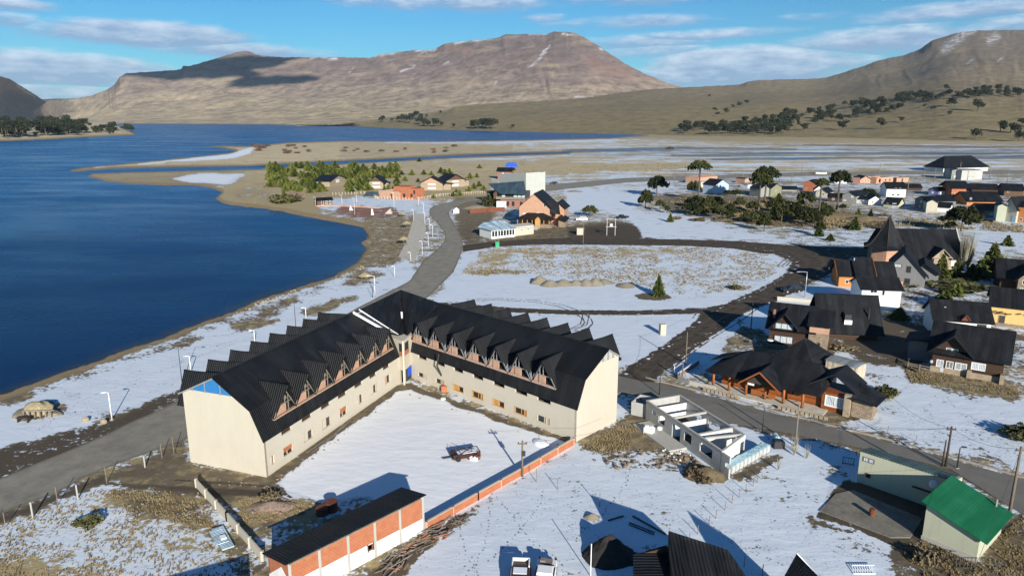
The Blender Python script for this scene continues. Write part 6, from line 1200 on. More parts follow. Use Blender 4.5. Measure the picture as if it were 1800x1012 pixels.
def blob(seed, n=420, leaf=.09, h=.8, mat='bush_olive', nl=7):
    r = random.Random(seed); mb = MB(); C = [(Vector((r.uniform(-.5, .5), r.uniform(-.5, .5), r.uniform(.25, .55) * h)), r.uniform(.3, .5)) for _ in range(nl)]
    for i in range(n):
        c, q = C[i % nl]; d = rv(r); p = c + Vector((d.x, d.y, d.z * h)) * q * r.uniform(.6, 1.05); p.z = max(.03, p.z)
        u = rv(r) * leaf * r.uniform(.5, 1.2); v = rv(r).cross(u).normalized() * leaf * r.uniform(.5, 1.1); quad(mb, p, u, v)
    return mb
for i in range(3): mk('bush%d' % i, blob(90 + i), None, 'bush_olive')
for i in range(3): mk('redbush%d' % i, blob(100 + i, 300, .07, .7), None, 'bush_red')
for i in range(2): mk('scrub%d' % i, blob(110 + i, 420, .07, .6), None, 'scrub_brown')
def fartree(seed, flat):
    r = random.Random(seed); mb = MB(); mb.tube([(0, 0, 0), (0, 0, .75)], [.035, .02], 5, 1)
    nl = r.randint(4, 7); C = [(Vector((r.uniform(-.22, .22), r.uniform(-.22, .22), r.uniform(.42, .8))), r.uniform(.16, .28)) for _ in range(nl)]
    for i in range(320):
        c, q = C[i % nl]; d = rv(r); p = c + Vector((d.x * 1.25, d.y * 1.25, d.z * flat)) * q * r.uniform(.5, 1.0)
        u = rv(r) * .045 * r.uniform(.6, 1.3); v = rv(r).cross(u).normalized() * .04; quad(mb, p, u, v)
    return mb.build('araucaria', [M['forest_green'], M['trunk_bark']], mesh_only=True)
FT = [fartree(200 + i, .8) for i in range(6)]
def twigs(seed, n=60, h=1.0, spread=.3, r_=.012):
    r = random.Random(seed); mb = MB()
    for i in range(n):
        a = r.uniform(0, 6.28); s = r.random() ** .6 * spread; p = Vector((0, 0, 0)); q = Vector((math.cos(a) * s, math.sin(a) * s, h * r.uniform(.55, 1))); m_ = (p + q) / 2 + Vector((math.cos(a), math.sin(a), 0)) * spread * .2
        mb.tube([p, m_, q], [r_ * 1.3, r_, r_ * .4], 3, 0, False)
    return mb
AR['poplar'] = twigs(1, 170, 1.0, .16, .004).build('poplar', M['pale_twigs'], mesh_only=True); AR['bare'] = twigs(2, 60, 1.0, .3, .008).build('bare', M['bare_twigs'], mesh_only=True); AR['twig'] = twigs(3, 26, 1.0, .2, .006).build('twig', M['pale_twigs'], mesh_only=True)
TR = trunk_mesh(1, .5, .32, bend=.06, seed=4).build('trunk', M['trunk_bark'], mesh_only=True)
def place(name, label, cat, p, parts_, rot=None, group=None):
    t_ = thing(name, label, cat, p, rnd.uniform(0, 6.28) if rot is None else rot, group)
    for nm, me, loc, scl in parts_: o = link(nm, me, t_); o.location = loc; o.scale = scl
    return t_
def arau(b, ytop, wpx, hpx, label, kind='umbrella', tr=None, group='araucaria trees between the field and the village'):
    """araucaria with base pixel b, top row, crown width and crown height in photo pixels"""
    p = G(*b); H_ = HT(b, ytop); d = (p - Vector((0, 0, CAM_H))).length; s = d / FPX; R_ = wpx * s / 2; ch = hpx * s; k = rnd.randrange(4)
    th = tr or max(.25, H_ * .045)
    place('araucaria_tree', label, 'tree', p, [('trunk', TR, (0, 0, 0), (th * 2 * .6, th * 2 * .6, H_ - ch * .35)), ('crown', AR['%s%d' % (kind, k)], (0, 0, H_ - ch), (R_, R_, ch / (.62 if kind == 'umbrella' else 1.15)))], None, group)
AL = [((1227, 357), 280, 46, 17, 'tall araucaria with a flat umbrella crown above the pale blue gable', 'umbrella'), ((1154, 345), 306, 41, 26, 'dark round crowned araucaria left of the tall umbrella one', 'dome'), ((1134.6, 365), 330, 32, 30, 'low dense dark araucaria at the left end of the grove', 'dome'),
      ((1344, 355), 290, 52, 20, 'tallest double crowned araucaria, the rear trunk of the pair', 'umbrella'), ((1333, 371), 300.5, 47, 22, 'tall thick trunked araucaria in front of the rear one of the pair', 'umbrella'), ((1471, 369), 297, 40, 21, 'tall araucaria with thick straight trunk and layered flat crown by the small brick gable', 'umbrella'),
      ((1438, 387), 312, 27, 13, 'slender tall araucaria with a small flat crown right of the orange gable', 'umbrella'), ((1218, 351), 316, 28, 18, 'araucaria with broad middle height crown just left of the tall umbrella trunk', 'umbrella'), ((1291, 372), 332, 27, 9, 'flat topped araucaria with bare trunk below the pale blue house', 'umbrella'), ((1278, 353), 333, 19, 8, 'small flat topped araucaria behind the bare trunked one', 'umbrella'),
      ((1218.6, 378.6), 353, 34, 17, 'spreading low araucaria on the left slope of the grove', 'dome'), ((1160, 370.6), 350, 24, 15, 'short araucaria right of the dense dark one', 'dome'), ((1252, 383.5), 361, 22, 12, 'short umbrella araucaria casting shade on the snow', 'umbrella'), ((1266, 385.5), 359.6, 20, 12, 'slim araucaria between two short ones at the snow edge', 'umbrella'), ((1283, 388), 371, 18, 13, 'small bushy araucaria at the snow edge', 'dome'),
      ((1317, 392), 368, 36, 18, 'wide low araucaria in the middle of the front row', 'dome'), ((1343, 406), 372, 27, 26, 'dense olive araucaria nearest to the crossing road', 'dome'), ((1373, 396), 357, 40, 26, 'broad dark araucaria in the thick of the grove', 'dome'), ((1414, 398), 359, 41, 26, 'broad dark araucaria at the right of the thick grove', 'dome'), ((1416, 362), 335, 38, 18, 'flat crowned araucaria below the orange gable house', 'umbrella'),
      ((1440, 414), 388, 20, 16, 'small ragged araucaria by the road bend', 'dome'), ((1446, 375), 353, 15, 9, 'small slender araucaria with open crown', 'umbrella'), ((1525, 352), 329, 34, 20, 'round araucaria in front of the white gable house', 'dome'), ((1689, 407), 359, 62, 32, 'largest round crowned araucaria standing alone behind the church', 'dome'), ((1670, 407), 388, 19, 8, 'small flat crowned araucaria left of the largest round one', 'umbrella'),
      ((1481, 371), 357, 13, 8, 'tiny umbrella araucaria on the dry slope', 'umbrella'), ((1037, 380.5), 359, 30, 16, 'lone dark umbrella araucaria beside the parked white car', 'dome'), ((1300, 372), 345, 24, 14, 'araucaria behind the flat topped one', 'umbrella'), ((1358, 380), 348, 30, 18, 'dark araucaria right of the pair trunks', 'dome'), ((1395, 384), 352, 26, 20, 'upright araucaria between the broad dark ones', 'dome'), ((1325, 378), 352, 24, 14, 'araucaria at the foot of the pair', 'dome'),
      ((1240, 372), 352, 20, 12, 'stunted araucaria right of the tall umbrella trunk', 'dome'), ((1432, 398), 376, 18, 14, 'short araucaria left of the road bend', 'dome')]
for b_, yt, wp, hp_, lb, kd in AL: arau(b_, yt, wp, hp_, lb, kd)
def coni(b, ytop, wpx, label, kind='fir', group=None, name='conifer_tree'):
    p = G(*b); H_ = HT(b, ytop); s = (p - Vector((0, 0, CAM_H))).length / FPX; R_ = wpx * s / 2; wd = .40 if kind == 'pine' else .30
    place(name, label, 'tree', p, [('trunk', TR, (0, 0, 0), (.12 * H_ * .16, .12 * H_ * .16, H_ * .8)), ('crown', AR['%s%d' % (kind, rnd.randrange(3))], (0, 0, 0), (R_ / wd, R_ / wd, H_))], None, group)
for b_, yt, wp, lb, kd in [((1157, 520), 482, 22, 'lone young green fir on the snow of the loop field', 'fir'), ((1178, 390), 374, 12, 'small lone pine on the snow below the grove', 'pine'), ((1408, 360), 345, 13, 'narrow conifer among the village houses', 'fir'), ((1368, 360), 339, 20, 'dark conifer by the olive gable house', 'fir'), ((1508, 381), 365, 10, 'tiny conifer on the dry bank', 'pine'), ((1502, 404), 379, 17, 'dense green conifer on the scrub bank', 'pine'), ((1459, 423), 410, 14, 'low green conifer by the road bend', 'pine'), ((1439, 415), 394, 16, 'green conifer at the bend of the crossing road', 'pine'),
        ((1771, 432), 412, 16, 'small bright conifer on the snow right of the poplars', 'pine'), ((1742, 482), 426, 36, 'largest dark fir right of the bare poplar', 'fir'), ((1722, 488), 455, 30, 'olive fir in front of the largest dark fir', 'pine'), ((1653, 490), 446, 24, 'tall dark fir in front of the church wall', 'fir'), ((1680, 490), 456, 24, 'dark fir between church and poplar', 'fir'), ((1762, 490), 452, 26, 'dark fir at the right end of the fir group', 'fir'), ((1706, 492), 462, 22, 'short dark fir at the poplar foot', 'fir'),
        ((1660, 528), 505, 24, 'leaning green conifer above the long white house', 'pine'), ((1680, 520), 492, 20, 'green conifer right of the leaning one', 'pine'), ((1580, 560), 540, 30, 'dark low conifer in the shade of the white house', 'fir'), ((500, 352), 331, 12, 'upright green pine at the shore end of the grove', 'pine'), ((1530, 382), 367, 9, 'tiny dark conifer behind the pyramid tower', 'fir')]: coni(b_, yt, wp, lb, kd)
for k_, (b_, yt, w_p) in enumerate([((1692, 474), 405, 22), ((1700, 472), 412, 16)]):
    p = G(*b_); H_ = HT(b_, yt); place('poplar_tree', ['tall bare pale poplar at the right end of the church', 'second bare poplar close behind the tall one by the church'][k_], 'tree', p, [('trunk', TR, (0, 0, 0), (.4, .4, H_ * .6)), ('crown', AR['poplar'], (0, 0, 0), (H_, H_, H_))])
for b_, yt, lb in [((1396, 800), 760, 'pale leafless sapling beside the tall lamp post'), ((1418, 806), 778, 'reddish leafless sapling on the snow'), ((1368, 826), 800, 'leafless sapling in dry grass near the pallets'), ((1325, 848), 830, 'small bare shrub on the snow below the pallets'), ((1340, 842), 826, 'bare sapling right of the small bare shrub'), ((1750, 470), 438, 'thin bare sapling on the upper snow'), ((1765, 470), 436, 'second thin bare sapling on the upper snow')]:
    p = G(*b_); H_ = HT(b_, yt); place('bare_sapling', lb, 'sapling', p, [('stem', AR['twig'], (0, 0, 0), (H_, H_, H_))])
def shrub(b, wpx, hpx, label, key='bush', group=None, name='shrub'):
    p = G(*b); s = (p - Vector((0, 0, CAM_H))).length / FPX
    tag(link(name, AR['%s%d' % (key, rnd.randrange(2))], None, p, rnd.uniform(0, 6)), label, 'shrub', group).scale = (wpx * s / 1.5, wpx * s / 1.5, hpx * s)
for b_, wp, hp_, lb, ky in [((150, 924), 38, 20, 'dark green shrub on the snowy field at the bottom left', 'bush'), ((1556, 696), 32, 20, 'round green shrub on the snow in front of the log house', 'bush'), ((1790, 768), 46, 22, 'olive shrub at the right edge beside the street', 'bush'), ((1289, 508), 22, 11, 'low dark shrub on the snowy field near the road', 'bush'), ((1240, 838), 60, 26, 'wide dry brush heap at the corner of the roofless building', 'scrub'), ((870, 352), 24, 24, 'olive shrub beside the slate roofed restaurant', 'bush'), ((862, 362), 26, 22, 'grey green shrub by the road bend', 'bush'), ((880, 358), 22, 22, 'green shrub at the red fence', 'bush'),
        ((1622, 985), 40, 36, 'tall straw coloured grass clump at the corner of the green roofed building', 'scrub'), ((1600, 500), 50, 14, 'dry shrub row along the grey house', 'scrub'), ((1690, 508), 80, 14, 'long low green hedge above the long white house', 'bush'), ((1480, 612), 50, 14, 'dry brush beside the stone wing', 'scrub'), ((505, 356), 50, 20, 'green brown brush at the shore by the hut', 'bush'), ((520, 352), 26, 22, 'reddish brown brush at the shore by the hut', 'redbush'),
        ((1085, 202), 50, 10, 'dark violet thicket on the slope below the mountain', 'redbush'), ((1178, 262), 14, 7, 'lone reddish bush on the river bar', 'redbush'), ((470, 880), 40, 22, 'dry grass and rubble mound behind the boundary wall', 'scrub')]: shrub(b_, wp, hp_, lb, ky)
for i in range(34):
    x_ = rnd.choice([rnd.uniform(440, 470), rnd.uniform(490, 545), rnd.uniform(600, 720), rnd.uniform(745, 800)]); shrub((x_, rnd.uniform(256, 270)), rnd.uniform(7, 14), rnd.uniform(4, 7), 'reddish brown bush on the sandy spit beyond the river', 'redbush', 'bushes on the sandy spit', 'spit_bush')
for i in range(44):
    x_ = rnd.uniform(1170, 1455); y_ = rnd.uniform(366, 388) + (x_ - 1300) * .08; h_ = rnd.uniform(13, 26); arau((x_, y_), y_ - h_, h_ * rnd.uniform(.8, 1.3), h_ * .75, 'small dark araucaria in the undergrowth of the grove', 'dome', None, 'undergrowth araucarias of the grove')
for i in range(46):
    x_ = rnd.uniform(1190, 1560); y_ = rnd.uniform(366, 396) + (x_ - 1350) * .04; shrub((x_, y_), rnd.uniform(12, 34), rnd.uniform(4, 9), 'low brown scrub bush on the bank of the araucaria grove', 'scrub', 'scrub bushes of the grove bank', 'scrub_bush')
# young pine grove
pos = []
PG = [(470, 292, 545, 316), (545, 292, 700, 303), (475, 316, 500, 328), (497, 318, 580, 338), (545, 304, 610, 312), (610, 318, 700, 336), (600, 305, 700, 314)]
tries = 0
while len(pos) < 200 and tries < 6000:
    tries += 1; a_ = rnd.choice(PG); x_, y_ = rnd.uniform(a_[0], a_[2]), rnd.uniform(a_[1], a_[3])
    if all((x_ - q[0]) ** 2 + ((y_ - q[1]) * 2.2) ** 2 > 13 for q in pos) and not (568 < x_ < 612 and 314 < y_ < 330) and not (648 < x_ < 695 and 318 < y_ < 334): pos.append((x_, y_))
pos += [(706, 305), (724, 306), (745, 305), (758, 306), (775, 302), (782, 305), (790, 304), (712, 316), (735, 318), (826, 312), (838, 310), (842, 326), (850, 332), (833, 330), (824, 334), (802, 340), (808, 342), (797, 343), (745, 345), (762, 346), (737, 282), (696, 290), (843, 294)]
for x_, y_ in pos:
    hp_ = rnd.uniform(9, 15) * (.75 if x_ > 700 else 1); coni((x_, y_ + 2), y_ + 2 - hp_, hp_ * rnd.uniform(.95, 1.35), 'young green pine in the grove around the lakeside chalets', 'pine', 'young pines of the lakeside grove', 'pine_tree')
# forest on the hillside: every tree of its own
FAR = []
def ftree(x, y, hpx, label, group):
    p = H(x, y)
    if p is None: return
    d = (Vector(p) - Vector((0, 0, CAM_H))).length; hgt_ = hpx * d / FPX
    FAR.append((hpx, Vector(p) - Vector((0, 0, hgt_ * .03)), rnd.uniform(0, 6), hgt_ / .95, rnd.uniform(.85, 1.15), rnd.choice(FT), label, group))
def scatter(poly_f, n, h0, h1, label, group):
    c = 0; t0 = 0
    while c < n and t0 < 6000:
        t0 += 1; q = poly_f()
        if q: ftree(q[0], q[1], rnd.uniform(h0, h1), label, group); c += 1
HL_ = ('dark araucaria in the woods at the foot of the hill', 'araucarias at the foot of the hill'); HB = ('dark araucaria in the band of trees across the hillside', 'araucarias banding the hillside')
scatter(lambda: (lambda x: (x, rnd.uniform(224, 237)))(rnd.uniform(1193, 1388)), 62, 11, 17, *HL_)
scatter(lambda: (lambda x: (x, 232 - (x - 1290) * .17 + rnd.uniform(-12, 7)))(rnd.uniform(1290, 1400)), 26, 10, 16, *HL_)
scatter(lambda: (lambda x: (x, 222 - (x - 1400) * .15 + rnd.uniform(-20, 3)))(rnd.uniform(1400, 1590)), 58, 8, 15, *HB)
scatter(lambda: (lambda x: (x, 176 - (x - 1600) * .04 + rnd.uniform(-5, 4)))(rnd.uniform(1570, 1700)), 34, 8, 12, *HB)
scatter(lambda: (lambda x: (x, 168 - (x - 1700) * .03 + rnd.uniform(-7, 6)))(rnd.uniform(1690, 1810)), 32, 8, 12, *HB)
for x_, y_, h_ in [(1275, 202, 13), (1257, 197, 8), (1262, 204, 8), (1288, 190, 6), (1300, 188, 9), (1311, 184, 9), (1247, 171, 5), (1412, 230, 13), (1481, 229, 16), (1548, 227, 18), (1584, 215, 9), (1671, 188, 14), (1718, 196, 18), (1668, 204, 8), (1663, 160, 10), (1758, 232, 18), (1776, 234, 16), (1790, 235, 14), (1796, 222, 12), (1714, 246, 17), (1790, 249, 16), (1345, 216, 14), (1372, 212, 14), (1465, 190, 8), (1485, 186, 8), (1440, 195, 8), (1640, 195, 8), (1625, 190, 7)]: ftree(x_, y_, h_, 'solitary dark araucaria standing apart on the open hillside', 'solitary hillside araucarias')
FS = ('small dark tree on the far lake shore', 'trees on the far shore')
for x_, y_, h_ in [(672, 215, 9), (689, 214, 5), (702, 214, 9), (710, 215, 12), (721, 217, 14), (738, 219, 12), (735, 210, 12), (728, 207, 6), (745, 222, 12), (752, 223, 10), (765, 223, 13), (776, 222, 7), (797, 225, 7), (833, 226, 13), (840, 227, 14), (848, 226, 16), (858, 227, 15), (866, 227, 16), (750, 208, 6), (774, 200, 5), (765, 187, 5), (776, 186, 5), (753, 187, 5), (730, 188, 4), (742, 187, 4), (470, 215, 9), (484, 212, 5), (495, 210, 6), (510, 208, 7), (516, 207, 6), (527, 204, 6), (533, 204, 5), (548, 203, 6), (566, 201, 5), (592, 201, 6), (901, 226, 6), (640, 196, 4), (645, 196, 4)]: ftree(x_, y_, h_ * 1.25, *FS)
for i in range(26): ftree(55 + i * 4.5 + rnd.uniform(-2, 2), 203 + rnd.uniform(-1.0, 1.5) - i * .12, rnd.uniform(3.5, 6), 'tiny dark tree in the line below the left mountain', 'tree line on the plain')
# wooded point on the left: crowns of individual trees
isl_v = [(x_, y_) for x_, y_ in [(rnd.uniform(-10, 232), rnd.uniform(219, 243)) for _ in range(520)] if y_ < 244 - x_ * .035 and y_ > 219 + max(0, x_ - 120) * .10]
bvh_g = None
def gz_at(x, y):
    dx = np.abs(xs - x).argmin(); dy = np.abs(ys - y).argmin(); return zz[dy, dx]
for x_, y_ in isl_v[:125]:
    z_ = gz_at(x_, y_ + 3); p = G(x_, y_, z_); d = p.length; hp_ = rnd.uniform(8, 17) * (.75 if x_ > 150 else 1); k = hp_ * d / FPX / .95
    FAR.append((hp_, p, rnd.uniform(0, 6), k, 1.15, rnd.choice(FT), 'dark evergreen on the wooded point across the lake', 'trees of the wooded point'))
FAR.sort(key=lambda q: -q[0])
for hp_, p, r_, k, wk, me, lb, gr_ in FAR[:225]:
    o = link('araucaria_tree', me, None, p, r_); o.scale = (k * wk, k * wk, k); tag(o, lb, 'tree', gr_)
VV, FF, MI = [], [], []; cache = {}; nv = 0
for hp_, p, r_, k, wk, me, lb, gr_ in FAR[225:]:
    if me.name not in cache: cache[me.name] = (np.array([v.co[:] for v in me.vertices]), [tuple(f.vertices) for f in me.polygons], [f.material_index for f in me.polygons])
    v, f, mi = cache[me.name]; c, s_ = math.cos(r_), math.sin(r_); q = np.stack([(v[:, 0] * c - v[:, 1] * s_) * k * wk + p[0], (v[:, 0] * s_ + v[:, 1] * c) * k * wk + p[1], v[:, 2] * k + p[2]], -1)
    VV.append(q); FF += [tuple(i + nv for i in t_) for t_ in f]; MI += mi; nv += len(v)
me = bpy.data.meshes.new('distant_woodland'); me.from_pydata(np.concatenate(VV).tolist(), [], FF); me.materials.append(M['forest_green']); me.materials.append(M['trunk_bark']); me.polygons.foreach_set('material_index', MI)
tag(link('distant_woodland', me), 'smallest far trees scattered over hillside, far shore and wooded point', 'trees', None, 'stuff')
def block(name, label, c, rot, L_, W_, h, rise):
    t_ = thing(name, label, 'house', c, rot); part(t_, 'wall', MB().prism([(-W_ / 2, 0), (-W_ / 2, h), (0, h + rise), (W_ / 2, h), (W_ / 2, 0)], 'x', -L_ / 2, L_ / 2), 'beige_plaster')
    s_ = rise / (W_ / 2); part(t_, 'roof', MB().slab([(-L_ / 2 - .4, -W_ / 2 - .4, h - .4 * s_ + .06), (L_ / 2 + .4, -W_ / 2 - .4, h - .4 * s_ + .06), (L_ / 2 + .4, 0, h + rise + .06), (-L_ / 2 - .4, 0, h + rise + .06)], .12).slab([(-L_ / 2 - .4, 0, h + rise + .06), (L_ / 2 + .4, 0, h + rise + .06), (L_ / 2 + .4, W_ / 2 + .4, h - .4 * s_ + .06), (-L_ / 2 - .4, W_ / 2 + .4, h - .4 * s_ + .06)], .12), 'black_roof_x')
block('neighbour_house', 'house just below the bottom left of the frame whose shadow falls on the tufted field', (-24.5, 45.6, 0), .5, 7, 5.5, 2.6, 1.5)
block('neighbour_house', 'house just beyond the right edge of the frame whose shadow falls on the snowy lot', (76, 69, 0), -.2, 12, 9, 3.6, 2.8)

# ================================================================ lamps, poles, cables
def lamp(b, ytop, label, side=-1, mat='white_paint', arm=.9, r=.07, group=None, name='street_lamp'):
    p = G(*b); h = HT(b, ytop); t_ = thing(name, label, 'street lamp', p, 0, group)
    part(t_, 'pole', MB().tube([(0, 0, 0), (0, 0, h * .6), (0, 0, h)], [r * 1.3, r, r * .8], 8), mat, smooth=True)
    if arm: part(t_, 'arm', MB().tube([(0, 0, h - .04), (side * arm * .5, 0, h + .06), (side * arm, 0, h + .05)], r * .55, 6), mat)
    part(t_, 'lamp_head', MB().prism([(side * (arm - .05), h), (side * (arm + .5), h - .02), (side * (arm + .5), h + .07), (side * (arm - .05), h + .14)], 'y', -.13, .13), mat)
    part(t_, 'base', MB().box(-.18, -.18, 0, .18, .18, .12), 'concrete'); return t_
lamp((197, 738), 690, 'white street lamp nearest the boat shaped rock on the promenade', -1, arm=.45)
lamp((335.6, 653), 626, 'white street lamp behind the left end of the hotel', -1, arm=.4); lamp((448, 601), 581, 'white street lamp behind the third rear dormer', -1, arm=.4); lamp((538, 559), 541, 'white street lamp behind the middle rear dormers', -1, arm=.4)
lamp((320, 672), 606, 'tall dark curved lamp pole at the left end of the hotel roof', 1, 'dark_metal', 1.2, .05); lamp((520, 576), 532, 'tall dark curved lamp pole behind the rear dormers', 1, 'dark_metal', 1.2, .05)
lamp((659, 516), 485, 'white lamp with long arm on the promenade above the hotel tower', -1, arm=1.3); lamp((655, 524), 497, 'dark lamp pole beside the long armed white lamp', 1, 'dark_metal', 1.0, .05)
for b_, yt in [((555, 362), 347), ((601, 358), 343), ((623.4, 376.6), 349), ((627, 358), 333), ((693, 368.6), 339), ((736, 362), 347), ((745, 373), 357), ((727, 388), 368.6), ((747, 393.6), 373), ((755.7, 404), 384.5), ((760.7, 417.5), 396), ((753, 433), 409.5), ((742.5, 448), 424), ((722, 459.5), 443.6), ((694, 487), 468)]:
    lamp(b_, yt, 'slim white lamp post along the lakeside path', -1, arm=.3, r=.055, group='white lamp posts along the lakeside path')
lamp((1319.7, 580.5), 530, 'dark street lamp with long arm beside the timber house', -1, 'dark_metal', 2.6, .09); lamp((1414.7, 522), 478, 'grey street lamp with long arm by the black barn', -1, 'galvanised_steel', 1.9, .1)
lamp((1397.6, 784), 707, 'tall grey lamp post standing at the pavement edge near the pallets', -1, 'grey_wood', 0.3, .09); lamp((1682, 823), 786, 'short street lamp with square head on the street verge', 1, 'dark_metal', .25, .07)
def upole(b, ytop, label, cross=True, r=.11, mat='pole_wood', group=None, box=False):
    p = G(*b); h = HT(b, ytop); t_ = thing('utility_pole', label, 'utility pole', p, 0, group)
    part(t_, 'pole', MB().tube([(0, 0, 0), (0, 0, h)], [r * 1.25, r * .8], 8), mat, smooth=True)
    if cross: part(t_, 'crossarm', MB().box(-.55, -.06, h - .45, .55, .06, h - .33), mat)
    for s_ in (-.45, .45):
        if cross: part(t_, 'insulator', MB().tube([(s_, 0, h - .33), (s_, 0, h - .15)], .05, 6), 'dark_metal')
    if box: part(t_, 'bracket', MB().box(-.12, -.3, h * .6, .35, .0, h * .72), 'dark_metal')
    return p + Vector((0, 0, h - .2))
U = {}
U['a'] = upole((918, 837), 774, 'wooden utility pole against the low brick courtyard wall', box=True)
U['b'] = upole((1159, 694), 653, 'dark thin utility pole between the hotel gable and the street', False, .07, 'dark_metal'); U['c'] = upole((1340, 760), 716, 'dark thin post on the snowy verge in front of the log restaurant', False, .07, 'dark_metal')
U['d'] = upole((1205, 640), 583, 'tall wooden utility pole by the track left of the stone house', False, .1); U['e'] = upole((1185, 659), 640, 'short grey pole on the snow beside the slushy track', False, .08, 'galvanised_steel'); U['f'] = upole((1199, 667), 638, 'short wooden post at the low wall corner by the restaurant', False, .1)
U['g'] = upole((1662, 820), 749, 'tall dark utility pole across the street from the green roof', True, .12, 'dark_wood'); U['h'] = upole((1656, 820), 773, 'shorter dark pole just left of the tall dark one', False, .09, 'dark_wood'); U['i'] = upole((1772, 914), 785, 'tall pale wooden utility pole right of the green roofed building', True, .14)
U['j'] = upole((1025, 431), 390, 'wooden utility pole in front of the brick inn parking', False, .1); U['k'] = upole((876, 434), 398, 'thin pole beside the small green box at the field corner', False, .06, 'galvanised_steel')
U['l'] = upole((1597, 407), 374, 'dark wooden utility pole behind the church roof', False, .12)
for i, (x_, y_, t0_) in enumerate([(1185, 321, 297), (1256, 312, 298), (1306, 314, 300), (1370, 318, 302), (1391, 322, 304), (1409, 306, 286), (1545, 312, 287), (1595, 338, 308), (1624, 315, 300), (1642, 320, 295), (1739, 313, 291), (1756, 312, 306), (1686, 310, 285), (1700, 318, 300), (1770, 322, 300), (1225, 330, 305), (1120, 318, 303), (1133, 318, 304)]):
    upole((x_, y_), t0_, 'slim distant utility pole among the village houses', False, .16, 'grey_wood', 'distant utility poles of the village')
hf = thing('transformer_platform', 'H shaped transformer frame of two poles on the dark parking ground', 'transformer', G(1066.5, 414)); q_ = G(1081, 414) - G(1066.5, 414); hh_ = HT((1066.5, 414), 383)
part(hf, 'pole', MB().tube([(0, 0, 0), (0, 0, hh_)], .14, 8), 'concrete'); part(hf, 'pole', MB().tube([q_, q_ + Vector((0, 0, hh_))], .14, 8), 'concrete'); part(hf, 'platform', MB().bar((-.4, 0, hh_ * .5), q_ + Vector((.4, 0, hh_ * .5)), .5, 0, .2), 'concrete'); part(hf, 'crossarm', MB().bar((-.5, 0, hh_ * .93), q_ + Vector((.5, 0, hh_ * .93)), .16), 'concrete'); part(hf, 'transformer', MB().box(q_.x / 2 - .5, -.4, hh_ * .53, q_.x / 2 + .5, .4, hh_ * .68), 'galvanised_steel')
def cable(a, b_, sag, label, r=.018):
    n = 14; pts_ = [a.lerp(b_, i / n) - Vector((0, 0, sag * 4 * (i / n) * (1 - i / n))) for i in range(n + 1)]
    tag(MB().tube(pts_, r, 4, 0, False).build('power_cable', M['dark_metal']), label, 'cable')
cable(U['b'], U['c'], .5, 'thin power cable over the street between the two thin dark poles'); cable(U['c'], U['g'], 1.2, 'long power cable running along the street to the tall dark pole'); cable(U['g'], U['i'], .7, 'power cable between the tall dark pole and the tall pale pole'); cable(U['i'], G(1830, 760, 7), .5, 'power cable leaving the frame on the right from the tall pale pole'); cable(U['g'], G(1560, 690, 6.5), .8, 'power cable crossing the snowy lot towards the log house'); cable(U['b'], U['d'], .5, 'power cable from the thin dark pole to the tall pole by the track'); cable(U['d'], G(1319, 531, 6), .5, 'power cable from the track pole to the dark street lamp', .014); cable(U['j'], U['k'], .8, 'power cable along the crossing road between the inn poles', .03); cable(U['i'], G(1700, 1030, 5.5), .4, 'power cable passing over the green roof to the bottom edge', .014); cable(U['g'], U['c'] + Vector((.5, 0, .1)), 1.0, 'second long power cable above the street', .014)
cable(U['a'], G(1105, 742, 4), .5, 'power cable from the courtyard pole towards the hotel gable', .014)
# field fence posts
for i, (x_, y_, t0_) in enumerate([(57.8, 909, 882), (137, 876, 851.6), (255, 821, 801)]): tag(MB().tube([(0, 0, 0), (0, 0, HT((x_, y_), t0_))], .085, 8).build('fence_post', M['concrete'], loc=G(x_, y_)), 'thick white fence post along the near roadside', 'post', 'white fence posts along the road')
for x_, y_, t0_ in [(10, 926, 901), (102, 887, 855), (188, 849, 821), (285, 806, 779), (306, 798, 768), (-30, 945, 915)]: tag(MB().tube([(0, 0, 0), (0, 0, HT((x_, y_), t0_))], .04, 6).build('fence_post', M['grey_wood'], loc=G(x_, y_)), 'thin dark wooden stake along the near roadside fence', 'post', 'thin stakes of the roadside fence')
for x_, y_, t0_ in [(1226.7, 938, 922), (1258.6, 910.6, 896), (1246.7, 921, 906), (1274.5, 896, 882), (1287, 884, 868), (1299.6, 874, 861), (1311, 863, 850), (1324, 854, 841), (1308, 995, 977), (1340, 1010, 991), (1212, 947, 936), (943, 847, 823), (980, 859.5, 840), (1054, 890, 865), (1331, 848, 836), (1505, 800, 792), (1560, 762, 748), (1610, 775, 764)]:
    tag(MB().tube([(0, 0, 0), (0, 0, HT((x_, y_), t0_))], .04, 6).build('stake', M['grey_wood'], loc=G(x_, y_)), 'thin wooden stake standing in the snow of the building plots', 'post', 'stakes on the snowy plots')
tag(MB().tube([(0, 0, 0), (0, 0, HT((1038, 1012), 955))], .045, 6).build('pale_pole', M['white_paint'], loc=G(1038, 1012)), 'thin pale pole rising in front of the dark gravel heap', 'pole')
gt = thing('metal_gate', 'small dark metal gate on the snow left of the long annex', 'gate', G(1481, 815)); e_ = G(1500, 818) - G(1481, 815)
part(gt, 'frame', MB().bar((0, 0, .9), e_ + Vector((0, 0, .9)), .06).bar((0, 0, .15), e_ + Vector((0, 0, .15)), .06).bar((0, 0, 0), (0, 0, .95), .07).bar(e_, e_ + Vector((0, 0, .95)), .07), 'dark_metal'); part(gt, 'bars', MB().bar(e_ * .25, e_ * .25 + Vector((0, 0, .9)), .03).bar(e_ * .5, e_ * .5 + Vector((0, 0, .9)), .03).bar(e_ * .75, e_ * .75 + Vector((0, 0, .9)), .03), 'dark_metal')

